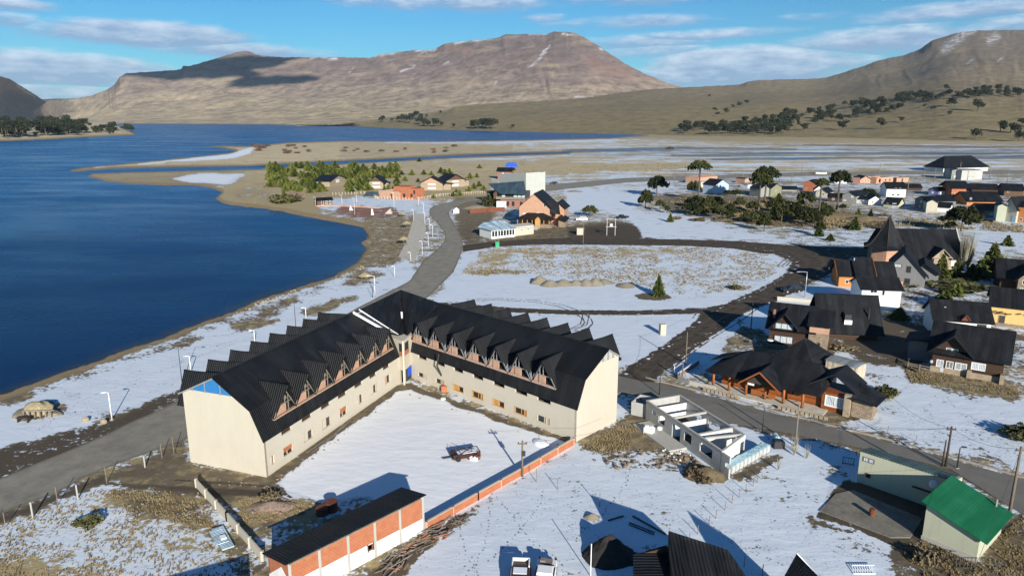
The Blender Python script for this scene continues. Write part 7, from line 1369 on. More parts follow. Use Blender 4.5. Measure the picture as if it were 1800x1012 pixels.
# ================================================================ shoreline furniture
def parasol(b, ytop, label, r_=1.9):
    p = G(*b); h = HT(b, ytop); t_ = thing('thatched_parasol', label, 'parasol', p); mb = MB(); n = 14
    for k in range(n):
        a0, a1 = 6.2832 * k / n, 6.2832 * (k + 1) / n; q0 = r_ * (1 + .06 * math.sin(k * 5)); q1 = r_ * (1 + .06 * math.sin((k + 1) % n * 5))
        mb.face([(0, 0, h), (q0 * .5 * math.cos(a0), q0 * .5 * math.sin(a0), h - .38), (q1 * .5 * math.cos(a1), q1 * .5 * math.sin(a1), h - .38)]); mb.face([(q0 * .5 * math.cos(a0), q0 * .5 * math.sin(a0), h - .38), (q0 * math.cos(a0), q0 * math.sin(a0), h - .95), (q1 * math.cos(a1), q1 * math.sin(a1), h - .95), (q1 * .5 * math.cos(a1), q1 * .5 * math.sin(a1), h - .38)]); mb.face([(q0 * math.cos(a0), q0 * math.sin(a0), h - .95), (q1 * math.cos(a1), q1 * math.sin(a1), h - .95), (0, 0, h - .6)])
    part(t_, 'canopy', mb, 'thatch'); part(t_, 'post', MB().tube([(0, 0, 0), (0, 0, h - .3)], .09, 8), 'grey_wood')
    for a in range(4): part(t_, 'bench', MB().bar((1.1 * math.cos(a * 1.57), 1.1 * math.sin(a * 1.57), .4), (1.1 * math.cos(a * 1.57 + .9), 1.1 * math.sin(a * 1.57 + .9), .4), .3, 0, .12), 'grey_wood')
parasol((715, 402), 388, 'thatched parasol on the brown bank, upper one of the two by the path'); parasol((710, 431), 415, 'thatched parasol on the brown bank, lower one of the two by the path'); parasol((708, 381), 372, 'small thatched parasol at the edge of the reddish plaza'); parasol((642, 490), 478, 'thatched shelter on the brown patch above the snowy promenade')
# the low ruin of boulders and thatch on the left
rk = thing('thatched_stone_shelter', 'collapsed looking tan stone and thatch shelter on the snowy shore at the left', 'shelter', G(70, 728))
def rock_mesh(seed, r=(1, 1, 1), n=2, rough=.35):
    bm = bmesh.new(); bmesh.ops.create_icosphere(bm, subdivisions=n, radius=1); s_ = seed * 7.3
    for v in bm.verts:
        c = v.co; k = 1 + rough * (float(fbm(np.array(c.x * 1.3 + s_ + 20), np.array(c.y * 1.3 + c.z * 1.7 + s_ + 20), 3)) - .5) * 2; v.co = Vector((c.x * r[0] * k, c.y * r[1] * k, c.z * r[2] * k))
    me = bpy.data.meshes.new('rock'); bm.to_mesh(me); bm.free(); return me
def rock(seed, p, r, mat, name, label=None, cat=None, parent=None, group=None, n=2, rough=.35):
    me = rock_mesh(seed, r, n, rough); me.materials.append(M[mat]); o = link(name, me, parent, p, seed)
    if label: tag(o, label, cat, group)
    return o
rock(3, (-.4, .6, .5), (2.0, 1.3, 1.15), 'thatch', 'canopy', parent=rk, n=3, rough=.3); rock(5, (-2.4, .1, .1), (1.8, 1.0, .5), 'gravel_pile', 'mound', parent=rk, n=3); rock(6, (1.6, .2, .1), (1.6, .8, .45), 'gravel_pile', 'mound', parent=rk, n=3)
for i in range(6): part(rk, 'post', MB().box(-1.6 + i * .75, -1.0 - .1 * (i % 2), 0, -1.45 + i * .75, -.85, .9), 'grey_wood')
part(rk, 'beam', MB().bar((-1.7, -1.0, .9), (2.7, -.9, 1.0), .14), 'grey_wood')
tg = thing('picnic_table', 'dark wooden table beside the thatched stone shelter', 'table', G(42, 741)); part(tg, 'tabletop', MB().box(-.8, -.4, .62, .8, .4, .7), 'dark_wood'); part(tg, 'leg', MB().box(-.7, -.3, 0, -.6, .3, .62), 'dark_wood'); part(tg, 'leg', MB().box(.6, -.3, 0, .7, .3, .62), 'dark_wood')
for (x_, y_, lb) in ((151, 737, 'pale stone block on the snow right of the thatched shelter'), (182, 741, 'low pale stone block at the foot of the white lamp')): 
    o = rock(x_, G(x_, y_, .2), (.5, .4, .45), 'pale_stone', 'stone_block', lb, 'rock', rough=.2)
# plaza monument pieces and posts
tag(MB().prism([(0, 0), (.5, 2.4), (1.6, .0)], 'y', 0, .8).build('plaza_sculpture', M['white_plaster'], loc=G(614, 370)), 'white sloping sculpture on the reddish plaza', 'sculpture'); tag(MB().prism([(0, 0), (.3, 2.6), (.8, 2.4), (1.2, .0)], 'y', 0, .7).build('plaza_sculpture', M['white_plaster'], loc=G(652, 378)), 'narrow white upright sculpture nearest the shore on the plaza', 'sculpture')
tag(MB().prism([(0, 0), (2.4, 2.2), (3.2, 0)], 'y', 0, 2).build('wedge_shelter', M['concrete'], loc=G(676, 376)), 'grey wedge shaped structure at the right end of the plaza', 'shelter')
pw = MB(); pts_ = [G(*z4(*q)) for q in ((690, 585), (800, 580), (1000, 590), (1180, 600))]; [pw.bar(a + Vector((0, 0, .25)), b + Vector((0, 0, .25)), .3, 0, .5) for a, b in zip(pts_, pts_[1:])]; tag(pw.build('plaza_wall', M['pale_brick']), 'low pale pink wall along the lakeside plaza', 'wall')
fp_ = thing('picket_fence', 'low pale picket fence along the bend of the lakeside road', 'fence', G(735, 352)); A_ = [G(*q) for q in ((735, 352), (775, 345), (812, 343), (856, 340))]
pf = MB(); rl = MB()
for a, b in zip(A_, A_[1:]):
    n_ = int((b - a).length / 1.3)
    for i in range(n_): c_ = a.lerp(b, i / n_) - A_[0]; pf.box(c_.x - .1, c_.y - .06, 0, c_.x + .1, c_.y + .06, 1.5)
    rl.bar(a - A_[0] + Vector((0, 0, 1.1)), b - A_[0] + Vector((0, 0, 1.1)), .08, 0, .12)
part(fp_, 'pickets', pf, 'pale_planks'); part(fp_, 'rail', rl, 'pale_planks')
pf2 = thing('plot_fence', 'long pale slat fence behind the lakeside hut and brick building', 'fence', G(585, 343)); A_ = [G(*q) for q in ((585, 343), (640, 341), (665, 350), (730, 352))]; pf = MB()
for a, b in zip(A_, A_[1:]):
    n_ = int((b - a).length / 1.6)
    for i in range(n_): c_ = a.lerp(b, i / n_) - A_[0]; pf.box(c_.x - .13, c_.y - .06, 0, c_.x + .13, c_.y + .06, 1.4)
part(pf2, 'slats', pf, 'pale_planks')
bt = thing('blue_roofed_stand', 'small stand with bright blue roof on a white post beyond the dark lodge', 'stand', G(899, 297)); hh_ = HT((899, 297), 286); s_ = 5.0
part(bt, 'roof', MB().prism([(-s_, hh_ - 3.2), (-s_ * .7, hh_), (s_ * .7, hh_), (s_, hh_ - 3.2)], 'y', -2, 2), 'bright_blue'); part(bt, 'post', MB().box(-.5, -.5, 0, .5, .5, hh_ - 3.2), 'white_paint')
tag(MB().box(0, 0, 0, 1.2, 1.0, 1.5).box(-.05, -.05, 1.5, 1.25, 1.05, 1.6).build('green_box', M['green_box'], loc=G(871, 434)), 'bright green utility box at the left corner of the field', 'box')
tag(MB().box(0, 0, 0, 1.1, .9, 1.9).box(-.06, -.06, 1.9, 1.16, .96, 2.05).build('white_cabinet', M['beige_plaster'], loc=G(1161, 589), rot=.2), 'pale concrete meter cabinet standing alone in the snow', 'cabinet')
tag(MB().box(0, 0, 0, 2.4, 1.6, 2.2).box(-.1, -.1, 2.2, 2.5, 1.7, 2.35).build('white_shed', M['beige_plaster'], loc=G(1014, 413)), 'small pale cubic shed in front of the brick inn parking', 'shed')
tag(MB().prism([(0, 0), (0, 1.4), (1.2, 2.4), (2.4, 1.4), (2.4, 0)], 'y', 0, 2).build('white_tent', M['white_paint'], loc=G(797, 375)), 'small white pointed roadside kiosk inside the road bend', 'kiosk')

# ================================================================ vehicles
def vehicle(name, label, p, rot, mat, kind='suv', wheels=True, group=None):
    t_ = thing(name, label, 'pickup' if kind == 'pickup' else 'car', p, rot, group); L_ = 4.6 if kind != 'pickup' else 5.2; W_ = 1.8
    body = {'suv': [(0, .35), (0, .85), (.15, 1.0), (1.1, 1.08), (4.5, 1.05), (4.6, .8), (4.6, .35)], 'pickup': [(0, .4), (0, .9), (.12, 1.05), (1.2, 1.12), (3.1, 1.12), (3.1, 1.02), (5.2, 1.02), (5.2, .4)], 'wreck': [(0, .35), (0, .8), (.2, .95), (1.1, 1.0), (3.2, 1.0), (4.3, .95), (4.4, .35)]}[kind]
    cab = {'suv': [(1.0, 1.05), (1.75, 1.6), (4.1, 1.62), (4.5, 1.05)], 'pickup': [(1.1, 1.1), (1.75, 1.68), (2.9, 1.68), (3.1, 1.1)], 'wreck': [(1.0, .98), (1.6, 1.42), (2.7, 1.42), (3.3, .98)]}[kind]
    bm = bmesh.new()
    def ext(poly, w0, w1, name_, mt, ins=0.0):
        mb = MB(); n = len(mb.v); k = len(poly); zt = max(q[1] for q in poly); zb = min(q[1] for q in poly)
        f = lambda q, s: (q[0], s * (w0 + (w1 - w0) * (q[1] - zb) / (zt - zb)), q[1])
        mb.v += [f(q, -1) for q in poly] + [f(q, 1) for q in poly]; mb.f.append(tuple(range(k))[::-1]); mb.f.append(tuple(range(k, 2 * k))); mb.m += [0, 0]
        for i in range(k): mb.f.append((i, (i + 1) % k, k + (i + 1) % k, k + i)); mb.m.append(0)
        o = part(t_, name_, mb, mt); bv = o.modifiers.new('b', 'BEVEL'); bv.width = .05; bv.segments = 2; return o
    ext(body, W_ / 2, W_ / 2 - .03, 'body', mat); ext(cab, W_ / 2 - .06, W_ / 2 - .22, 'cabin', mat)
    g = MB(); a, b_, c_, d_ = cab
    def lp(u, v, q): return u + (v - u) * q
    wa, wb = W_ / 2 - .08, W_ / 2 - .2
    g.face([(lp(a[0], b_[0], .12) - .03, -wa, lp(a[1], b_[1], .15)), (lp(a[0], b_[0], .12) - .03, wa, lp(a[1], b_[1], .15)), (b_[0] - .06, wb - .02, b_[1] - .06), (b_[0] - .06, -wb + .02, b_[1] - .06)])
    g.face([(lp(d_[0], c_[0], .12) + .03, -wa, lp(d_[1], c_[1], .15)), (lp(d_[0], c_[0], .12) + .03, wa, lp(d_[1], c_[1], .15)), (c_[0] + .06, wb - .02, c_[1] - .06), (c_[0] + .06, -wb + .02, c_[1] - .06)])
    for s in (-1, 1): g.face([(lp(a[0], b_[0], .3) + .08, s * (wa + .035), a[1] + .12), (lp(d_[0], c_[0], .3) - .08, s * (wa + .035), d_[1] + .12), (c_[0] - .08, s * (wb + .035), c_[1] - .1), (b_[0] + .05, s * (wb + .035), b_[1] - .1)])
    part(t_, 'windows', g, 'glass')
    for x in (.85, L_ - .95):
        for s in (-1, 1): w_o = part(t_, 'wheel', MB().tube([(x, s * (W_ / 2 - .18), .34), (x, s * (W_ / 2 + .02), .34)], .34, 14), 'rubber'); part(w_o, 'rim', MB().tube([(x, s * (W_ / 2 + .0), .34), (x, s * (W_ / 2 + .035), .34)], .2, 10), 'silver_paint')
    for s in (-1, 1): part(t_, 'headlight', MB().box(-.02, s * .6 - .18, .72, .04, s * .6 + .18, .86), 'white_paint'); part(t_, 'tail_light', MB().box(L_ - .03, s * .72 - .1, .75, L_ + .02, s * .72 + .1, .95), 'red_paint')
    part(t_, 'bumper', MB().box(-.08, -.85, .38, .06, .85, .55).box(L_ - .06, -.85, .38, L_ + .08, .85, .55), 'dark_metal')
    if kind == 'pickup': part(t_, 'cargo_bed', MB().box(3.2, -.75, 1.021, 5.1, .75, 1.03), 'dark_metal')
    return t_
vehicle('parked_car', 'white car parked beside the brick inn', G(1012, 388), .1, 'white_paint'); vehicle('parked_pickup', 'black and white pickup parked on the snow behind the brick inn', G(1084, 385), .4, 'black_paint', 'pickup')
vehicle('parked_car', 'dark car driving on the far road past the concrete block', G(967, 324), .2, 'black_paint'); vehicle('parked_car', 'dark grey car parked by the picket fence at the road bend', G(790, 343), .1, 'dark_metal'); vehicle('parked_car', 'silver car parked in shade left of the orange walled house', G(1461, 478), .5, 'silver_paint')
vehicle('parked_car', 'dark car parked by the kerb fence near the street lamp of the barn', G(1375, 514), .1, 'black_paint')
def drect(name, p0, p1, lab, mat, kind):
    a, b_ = G(*p0), G(*p1); d = b_ - a; return vehicle(name, lab, a, math.atan2(d.y, d.x), mat, kind)
wv_ = drect('white_pickup', (953, 1052), (962, 1000), 'white pickup with an open bed of scrap cut by the bottom edge of the frame', 'white_paint', 'wreck')
rv_ = drect('red_truck_wreck', (912, 1056), (916, 1004), 'old red and white truck wreck beside the white pickup at the bottom edge', 'red_paint', 'wreck')
for vv_, mt in ((rv_, 'snow_cap'),): part(vv_, 'roof_snow', MB().box(1.7, -.6, 1.425, 2.6, .6, 1.47), mt); part(vv_, 'bonnet_snow', MB().box(.2, -.6, .99, .8, .4, 1.03), mt)
part(rv_, 'rack', MB().box(3.1, -.8, .98, 4.3, -.7, 1.3).box(3.1, .7, .98, 4.3, .8, 1.3).box(4.2, -.7, .98, 4.3, .7, 1.3), 'white_paint'); part(wv_, 'scrap_load', rub := MB().box(3.3, -.5, .95, 4.1, .2, 1.15).box(3.5, .1, .95, 4.0, .6, 1.3), 'grey_wood')
# derelict trailer in the courtyard
tl = thing('wrecked_trailer', 'derelict dark red trailer half filled with snow in the hotel courtyard', 'trailer', G(797, 812), .35)
part(tl, 'side_board', MB().box(0, 0, .35, 3.4, .08, .85).box(0, 1.5, .35, 3.4, 1.58, .85).box(3.32, .08, .35, 3.4, 1.5, .85), 'red_paint'); part(tl, 'frame', MB().box(0, 0, .25, 3.4, 1.58, .34).bar((0, .8, .3), (-1.1, .8, .3), .1), 'dark_metal'); part(tl, 'snow_load', MB().box(.7, .1, .35, 3.3, 1.48, .80).box(1.2, -.02, .86, 2.9, .09, .9), 'snow_cap'); part(tl, 'dark_load', MB().box(.1, .12, .35, .85, 1.4, .6), 'dark_metal')
for x in (.6, 2.6):
    for y in (-.1, 1.68): part(tl, 'wheel', MB().tube([(x, y - .08, .3), (x, y + .08, .3)], .3, 12), 'rubber')
rr_ = MB(); [rr_.bar((rnd.uniform(0, 3.2), rnd.uniform(0, 1.5), .8), (rnd.uniform(0, 3.2), rnd.uniform(0, 1.5), rnd.uniform(.9, 1.35)), .04) for _ in range(14)]; part(tl, 'rods', rr_, 'dark_metal')
jk = thing('scrap_pile', 'small snowy heap of rusty scrap and rods beside the wrecked trailer', 'scrap', G(832, 806)); mb = MB(); [mb.bar((rnd.uniform(-.9, .9), rnd.uniform(-.6, .6), .1), (rnd.uniform(-.9, .9), rnd.uniform(-.6, .6), rnd.uniform(.2, .9)), .05) for _ in range(26)]; part(jk, 'rods', mb, 'rust'); rock(9, (0, 0, .1), (.7, .5, .35), 'snow_cap', 'snow_lump', parent=jk)
sh_ = rock(21, G(950, 779, .0), (1.4, .9, .42), 'snow_cap', 'snow_heap', 'small snow covered heap near the gable corner of the courtyard', 'heap', n=3)
tag(MB().tube([(0, 0, 0), (0, 0, .14)], .38, 16).build('old_tyre', M['white_paint'], loc=G(779, 701)), 'pale old tyre lying at the foot of the courtyard wall', 'tyre')
pl3 = MB(); 
for i in range(7): a = G(540 + i * 9, 797 - i * 6 + rnd.uniform(-3, 3), .12); b = G(585 + i * 6, 765 - i * 5 + rnd.uniform(-3, 3), .14); pl3.bar(a, b, .1, 0, .06)
tag(pl3.build('timber_boards', M['grey_wood']), 'long grey boards lying in the snow along the foot of the left hotel wing', 'boards')
# roofing sheets by the boundary wall, scrap tanks behind shed
st2 = thing('roofing_sheet_stack', 'pale blue stack of roofing sheets lying left of the boundary wall', 'stack', G(395, 952), -.95); part(st2, 'sheet', MB().box(-2.6, -.6, .15, 1.6, .5, .3).box(-2.2, -.9, .3, .6, .3, .36), 'zinc_sheet'); part(st2, 'snow_lump', rock_o := MB().box(-.6, -.3, .36, .1, .2, .5), 'snow_cap')
for k_, (x_, y_, h_, lb) in enumerate([(583, 897, 1.05, 'taller rusty tank standing behind the brick shed'), (567, 903, .75, 'shorter rusty tank standing behind the brick shed')]):
    tt_ = thing('rusty_tank', lb, 'tank', G(x_, y_)); part(tt_, 'shell', MB().tube([(0, 0, 0), (0, 0, h_)], .62, 18), 'rust', smooth=False); part(tt_, 'rim', MB().tube([(0, 0, h_), (0, 0, h_ + .05)], .68, 18), 'rust')
# ---- piles
def pile(p, r, h, mat, name, label, cat, seed, n=26, group=None, sharp=1.25):
    V = []; N = n
    for j in range(N + 1):
        for i in range(N + 1):
            x = -1.15 + 2.3 * i / N; y = -1.15 + 2.3 * j / N; d = math.hypot(x, y)
            V.append((x, y, d))
    a = np.array(V); k = fbm(a[:, 0] * 2.2 + seed * 3.1 + 30, a[:, 1] * 2.2 + seed + 30, 4)
    z = np.maximum(0, (1 - (a[:, 2] * (1 + .35 * (k - .5)) ) ** sharp)) * h * (1 + .3 * (fbm(a[:, 0] * 6 + 50, a[:, 1] * 6 + seed + 50, 3) - .5)) - .05
    P = np.stack([a[:, 0] * r[0], a[:, 1] * r[1], z], -1); o = grid_mesh(name, P, {}, M[mat], N + 1, N + 1, None, False); o.location = p; return tag(o, label, cat, group)
pile(G(1070, 976), (2.7, 2.3), 2.3, 'dark_gravel', 'gravel_heap', 'large dark conical gravel heap beside the black roofed house', 'heap', 3, 40, sharp=1.0)
pile(G(1040, 909), (1.0, .6), .5, 'gravel_pile', 'earth_mound', 'small brown earth mound in a snowy hollow above the dark heap', 'mound', 4)
for i, (x_, y_, w_, h_) in enumerate([(949, 497, 14, 14), (967, 501, 14, 11), (990, 500, 15, 11), (1012, 500, 12, 10), (1030, 500, 13, 12), (1046, 500, 13, 13), (1062, 497, 13, 8), (1100, 503, 14, 7)]):
    s_ = G(x_, y_).length / FPX; pile(G(x_, y_), (w_ * s_ * 1.35, w_ * s_ * 1.2), h_ * s_ * 1.0, 'gravel_pile', 'gravel_heap', 'tan gravel heap in the row across the snowy field', 'heap', 20 + i, 20, 'row of gravel heaps in the field')
pile(G(1010, 337), (5, 3), 1.0, 'gravel_pile', 'gravel_heap', 'low grey heap behind the brick inn', 'heap', 33)
pile(G(838, 366), (7, 4), 1.5, 'gravel_pile', 'earth_mound', 'pale earth mound inside the bend of the road', 'mound', 35)
pile(G(1240, 836), (2.6, 1.7), 1.2, 'scrub_brown' if 'scrub_brown' in M else 'gravel_pile', 'brush_mound', 'brown brush covered mound under the corner of the roofless building', 'mound', 40)
pile(G(478, 890), (2.6, 1.4), .7, 'rubble_mix', 'rubble_heap', 'grassy rubble heap between boundary wall and brick shed', 'heap', 41)
for i, (x_, y_, w_, h_) in enumerate([(1280, 388, 60, 5), (1360, 392, 90, 7), (1450, 380, 120, 8), (1520, 388, 70, 8), (1220, 364, 50, 6), (1300, 366, 70, 8), (1330, 380, 60, 5)]):
    s_ = G(x_, y_).length / FPX; pile(G(x_, y_), (w_ * s_ * .55, w_ * s_ * .3), h_ * s_ * 1.0, 'scrub_brown', 'scrub_bank', 'low brown scrub covered bank under the araucaria grove', 'bank', 60 + i, 34, 'scrub banks of the araucaria grove', 1.6)
def boulders(n, poly, r0, r1, mat, name, label, group):
    me = [rock_mesh(300 + i, (1, .85, .7), 1, .5) for i in range(4)]
    for m_ in me:
        if not m_.materials: m_.materials.append(M[mat])
    xs_ = [p[0] for p in poly]; ys_ = [p[1] for p in poly]; c = 0
    while c < n:
        x, y = rnd.uniform(min(xs_), max(xs_)), rnd.uniform(min(ys_), max(ys_))
        if float(sdist(np.array([x]), np.array([y]), poly)[0]) < 0: continue
        r_ = rnd.uniform(r0, r1); o = link(name, rnd.choice(me), None, G(x, y, r_ * .3), rnd.uniform(0, 6)); o.scale = (r_, r_, r_); tag(o, label, 'rock', group); c += 1
boulders(52, [(1035, 800), (1075, 790), (1130, 790), (1200, 795), (1235, 815), (1200, 828), (1120, 820), (1060, 825)], .12, .42, 'rock', 'boulder', 'brown boulder on the snowy slope below the roofless building', 'boulders below the roofless building')
boulders(40, [(1165, 790), (1185, 780), (1215, 800), (1200, 812), (1170, 805)], .08, .2, 'white_plaster', 'rubble_stone', 'pale block fragment spilled from the roofless building', 'block fragments')
boulders(26, [(470, 872), (545, 885), (560, 895), (470, 925), (430, 915)], .08, .24, 'rubble_mix', 'rubble_stone', 'brick coloured rubble stone on the heap behind the shed', 'rubble on the heap behind the shed')
boulders(26, [(588, 486), (640, 466), (642, 471), (590, 492)], .15, .35, 'pale_stone', 'shore_stone', 'pale stone beside the upper lake bank', 'stones of the upper lake bank')
boulders(34, [(412, 550), (455, 529), (520, 508), (522, 513), (458, 535), (415, 556)], .15, .35, 'pale_stone', 'shore_stone', 'pale stone of the broken embankment along the lake shore', 'stones of the lake embankment')
boulders(40, [(480, 838), (700, 690), (716, 686), (900, 742), (1000, 785), (1000, 790), (720, 694), (700, 697), (490, 850)], .06, .17, 'rubble_mix', 'rubble_stone', 'small rubble stone along the foot of the hotel walls', 'rubble along the hotel walls')
boulders(24, [(340, 838), (470, 850), (480, 862), (350, 850)], .06, .16, 'rubble_mix', 'rubble_stone', 'small rubble stone in the mud below the hotel gable', 'rubble below the hotel gable')
# timber and scrap heap beside shed
sc_ = thing('timber_scrap_heap', 'long heap of broken planks, pipes and bricks along the base of the brick shed', 'scrap', G(700, 985)); o_ = G(700, 985)
mb = MB(); mb2 = MB(); mb3 = MB()
for i in range(95):
    t0 = rnd.random(); c = G(rnd.uniform(655, 700) + t0 * 100, rnd.uniform(985, 1015) - t0 * 78, rnd.uniform(.05, .35)) - o_; a = rnd.gauss(.85, .5); L_ = rnd.uniform(.4, 1.7); d = Vector((math.cos(a) * L_, math.sin(a) * L_, rnd.uniform(-.12, .2))); rnd.choice((mb, mb, mb2, mb3)).bar(c - d / 2, c + d / 2, rnd.uniform(.05, .16), 0, rnd.uniform(.03, .07))
part(sc_, 'planks', mb, 'grey_wood'); part(sc_, 'pipes', mb2, 'galvanised_steel'); part(sc_, 'boards', mb3, 'brick_dust_wood')
tag(MB().tube([(0, 0, .02), (0, 0, .2)], .42, 16).build('old_tyre', M['rubber'], loc=G(763, 932)), 'black tyre on the scrap at the corner of the brick shed', 'tyre')
bp = thing('branch_pile', 'pile of grey branches and sticks on the snow by the brick wall', 'branches', G(808, 918)); mb = MB()
for i in range(60): a = rnd.uniform(0, 6.28); c = Vector((rnd.uniform(-.9, .9), rnd.uniform(-.7, .7), rnd.uniform(.05, .4))); L_ = rnd.uniform(.3, 1.0); d = Vector((math.cos(a) * L_, math.sin(a) * L_, rnd.uniform(-.3, .4))); mb.tube([c - d / 2, c + d / 2], [.03, .015], 4, 0, False)
part(bp, 'branches', mb, 'grey_wood')
ld = thing('wooden_ladder', 'wooden ladder lying in the blue shade on the snow', 'ladder', G(1105, 922)); a, b = Vector((0, 0, .06)), G(1150, 940) - G(1105, 922) + Vector((0, 0, .06)); sd_ = Vector((.12, .42, 0)); mb = MB().bar(a, b, .07).bar(a + sd_, b + sd_, .07); part(ld, 'rail', mb, 'dark_wood'); mb = MB(); [mb.bar(a.lerp(b, (i + .5) / 11), a.lerp(b, (i + .5) / 11) + sd_, .045) for i in range(11)]; part(ld, 'rung', mb, 'dark_wood')
for (p_, q_, lb) in (((1112, 906), (1170, 938), 'long dark beam lying in the shade toward the black roof'), ((1069, 914), (1096, 906), 'short dark beam lying in the shade above the gravel heap')): tag(MB().bar(G(*p_, .08), G(*q_, .12), .12).build('timber_beam', M['dark_wood']), lb, 'beam')
fr_ = thing('pallet_rack', 'pale wooden frame leaning on the snow at the bottom right', 'frame', G(1500, 1008)); mb = MB(); [mb.bar((i * .22, 0, .03), (i * .22 + .3, .9, .25), .05) for i in range(9)]; mb.bar((0, 0, .05), (2, 0, .05), .06).bar((.3, .9, .27), (2.3, .9, .27), .06); part(fr_, 'slats', mb, 'snow_cap')
mt_ = thing('metal_gate_scrap', 'dark bent metal gate lying beside the green roofed building', 'gate', G(1680, 1000)); mb = MB(); [mb.bar((i * .35, 0, .1), (i * .35 + .1, .3, 1.0), .05) for i in range(6)]; mb.bar((0, 0, .2), (1.9, .05, .2), .06).bar((.1, .3, 1.0), (2, .3, 1.0), .06); part(mt_, 'bars', mb, 'dark_metal')
# low concrete parapet by the street corner
low_wall('street_wall', 'low grey concrete wall at the street corner left of the log restaurant', [G(1192, 667), G(1212, 676), G(1258, 686)], .7, .25, 'concrete'); low_wall('snowy_parapet', 'low dark wall with snow top at the corner of the restaurant plot', [G(1192, 664), G(1228, 640)], .8, .2, 'grey_wood', cap=M['snow_cap'] if False else 'snow_cap')
low_wall('barn_wall', 'low pale wall in front of the black barn by the loop road', [G(1366, 527), G(1400, 530), G(1440, 534)], .8, .2, 'beige_plaster')
low_wall('village_fence', 'long dark fence in front of the houses at the upper right', [G(1745, 392), G(1705, 386), G(1668, 388)], 1.0, .1, 'dark_log'); 

# ================================================================ grass tufts (nobody could count them)
def tufts(name, polys, n, size, mat, seed, blades=9, lab=None):
    r = np.random.RandomState(seed); C = []
    for poly, k in polys:
        P = np.array(poly, float); c = 0; need = int(n * k)
        while c < need:
            x = r.uniform(P[:, 0].min(), P[:, 0].max(), 4000); y = r.uniform(P[:, 1].min(), P[:, 1].max(), 4000)
            m = sdist(x, y, poly) > 0; x, y = x[m], y[m]
            dn = fbm(x / 26 + seed, y / 13, 3); m = r.rand(len(x)) < np.clip((dn - .36) * 5, .08, 1); x, y = x[m], y[m]
            # uniform on the ground rather than in the picture
            wgt = ((y - YH) / (P[:, 1].max() - YH)) ** -3; wgt /= wgt.max(); m = r.rand(len(x)) < wgt; x, y = x[m][:need - c], y[m][:need - c]
            for a, b in zip(x, y): q = G(a, b); C.append((q.x, q.y))
            c += len(x)
    C = np.array(C); N = len(C); s = size * r.uniform(.55, 1.5, N)
    V = np.zeros((N, blades, 3, 3)); a = r.uniform(0, 6.28, (N, blades)); sp = r.uniform(.15, .75, (N, blades)) * s[:, None]; hh = r.uniform(.55, 1.1, (N, blades)) * s[:, None]; w_ = .22 * s[:, None] * r.uniform(.6, 1.4, (N, blades))
    cx, cy = np.cos(a), np.sin(a); bx, by = C[:, 0:1] + cx * sp * .35, C[:, 1:2] + cy * sp * .35
    V[:, :, 0] = np.stack([bx - cy * w_, by + cx * w_, np.full_like(bx, -.03)], -1); V[:, :, 1] = np.stack([bx + cy * w_, by - cx * w_, np.full_like(bx, -.03)], -1); V[:, :, 2] = np.stack([C[:, 0:1] + cx * sp, C[:, 1:2] + cy * sp, hh], -1)
    V = V.reshape(-1, 3); F = np.arange(len(V)).reshape(-1, 3); me = bpy.data.meshes.new(name); me.vertices.add(len(V)); me.vertices.foreach_set('co', V.astype(np.float32).ravel()); me.loops.add(F.size); me.loops.foreach_set('vertex_index', F.astype(np.int32).ravel()); me.polygons.add(len(F)); me.polygons.foreach_set('loop_start', np.arange(0, F.size, 3, dtype=np.int32)); me.polygons.foreach_set('loop_total', np.full(len(F), 3, np.int32)); me.update(calc_edges=True); me.materials.append(mat)
    o = bpy.data.objects.new(name, me); col.objects.link(o); o['kind'] = 'stuff'; o['label'] = lab; o['category'] = 'grass'; return o
m, t, b = material('tuft_grass', .95, spec=.1); P = coord(t); n_ = t.noise(P, .6, 4, .7); t.put(b.inputs['Base Color'], t.ramp(n_, [(.3, (.15, .11, .065)), (.5, (.28, .22, .12)), (.7, (.37, .305, .19))])); M['tuft'] = m
tufts('grass_tufts', [([(845, 440), (1000, 434), (1240, 436), (1350, 448), (1380, 470), (1330, 505), (1210, 520), (1080, 500), (940, 482), (810, 482)], 1.0)], 4200, .32, M['tuft'], 1, lab='dry grass tufts poking through the snow of the loop field')
tufts('grass_tufts', [([(-100, 1060), (0, 925), (180, 858), (350, 875), (400, 940), (455, 1010), (470, 1060)], 1.0)], 3000, .15, M['tuft'], 2, lab='dry grass tufts on the snowy field at the bottom left')
tufts('grass_tufts', [([(400, 340), (440, 320), (480, 340), (560, 372), (640, 386), (700, 400), (700, 430), (650, 440), (640, 400), (560, 384), (440, 362)], .3), ([(1020, 785), (1085, 748), (1120, 752), (1110, 790), (1050, 800)], .2), ([(1590, 640), (1640, 655), (1780, 680), (1800, 700), (1600, 672)], .3), ([(1575, 960), (1625, 950), (1720, 995), (1760, 940), (1800, 905), (1810, 1012), (1640, 1030)], .35), ([(420, 880), (470, 868), (550, 890), (530, 905), (430, 925)], .12), ([(190, 860), (350, 866), (380, 930), (300, 920)], .1)], 4200, .17, M['tuft'], 3, lab='dry grass tufts on the banks and yard edges')
tufts('grass_tufts', [([(1400, 372), (1560, 385), (1700, 385), (1800, 398), (1800, 410), (1640, 400), (1560, 396), (1480, 402), (1400, 400)], 1.0), ([(840, 300), (1160, 288), (1250, 293), (1160, 301), (860, 312)], .5), ([(1150, 350), (1350, 345), (1460, 365), (1540, 385), (1400, 400), (1300, 385)], 1.2)], 2600, .55, M['tuft'], 4, lab='dry bunch grass between the village and the church')
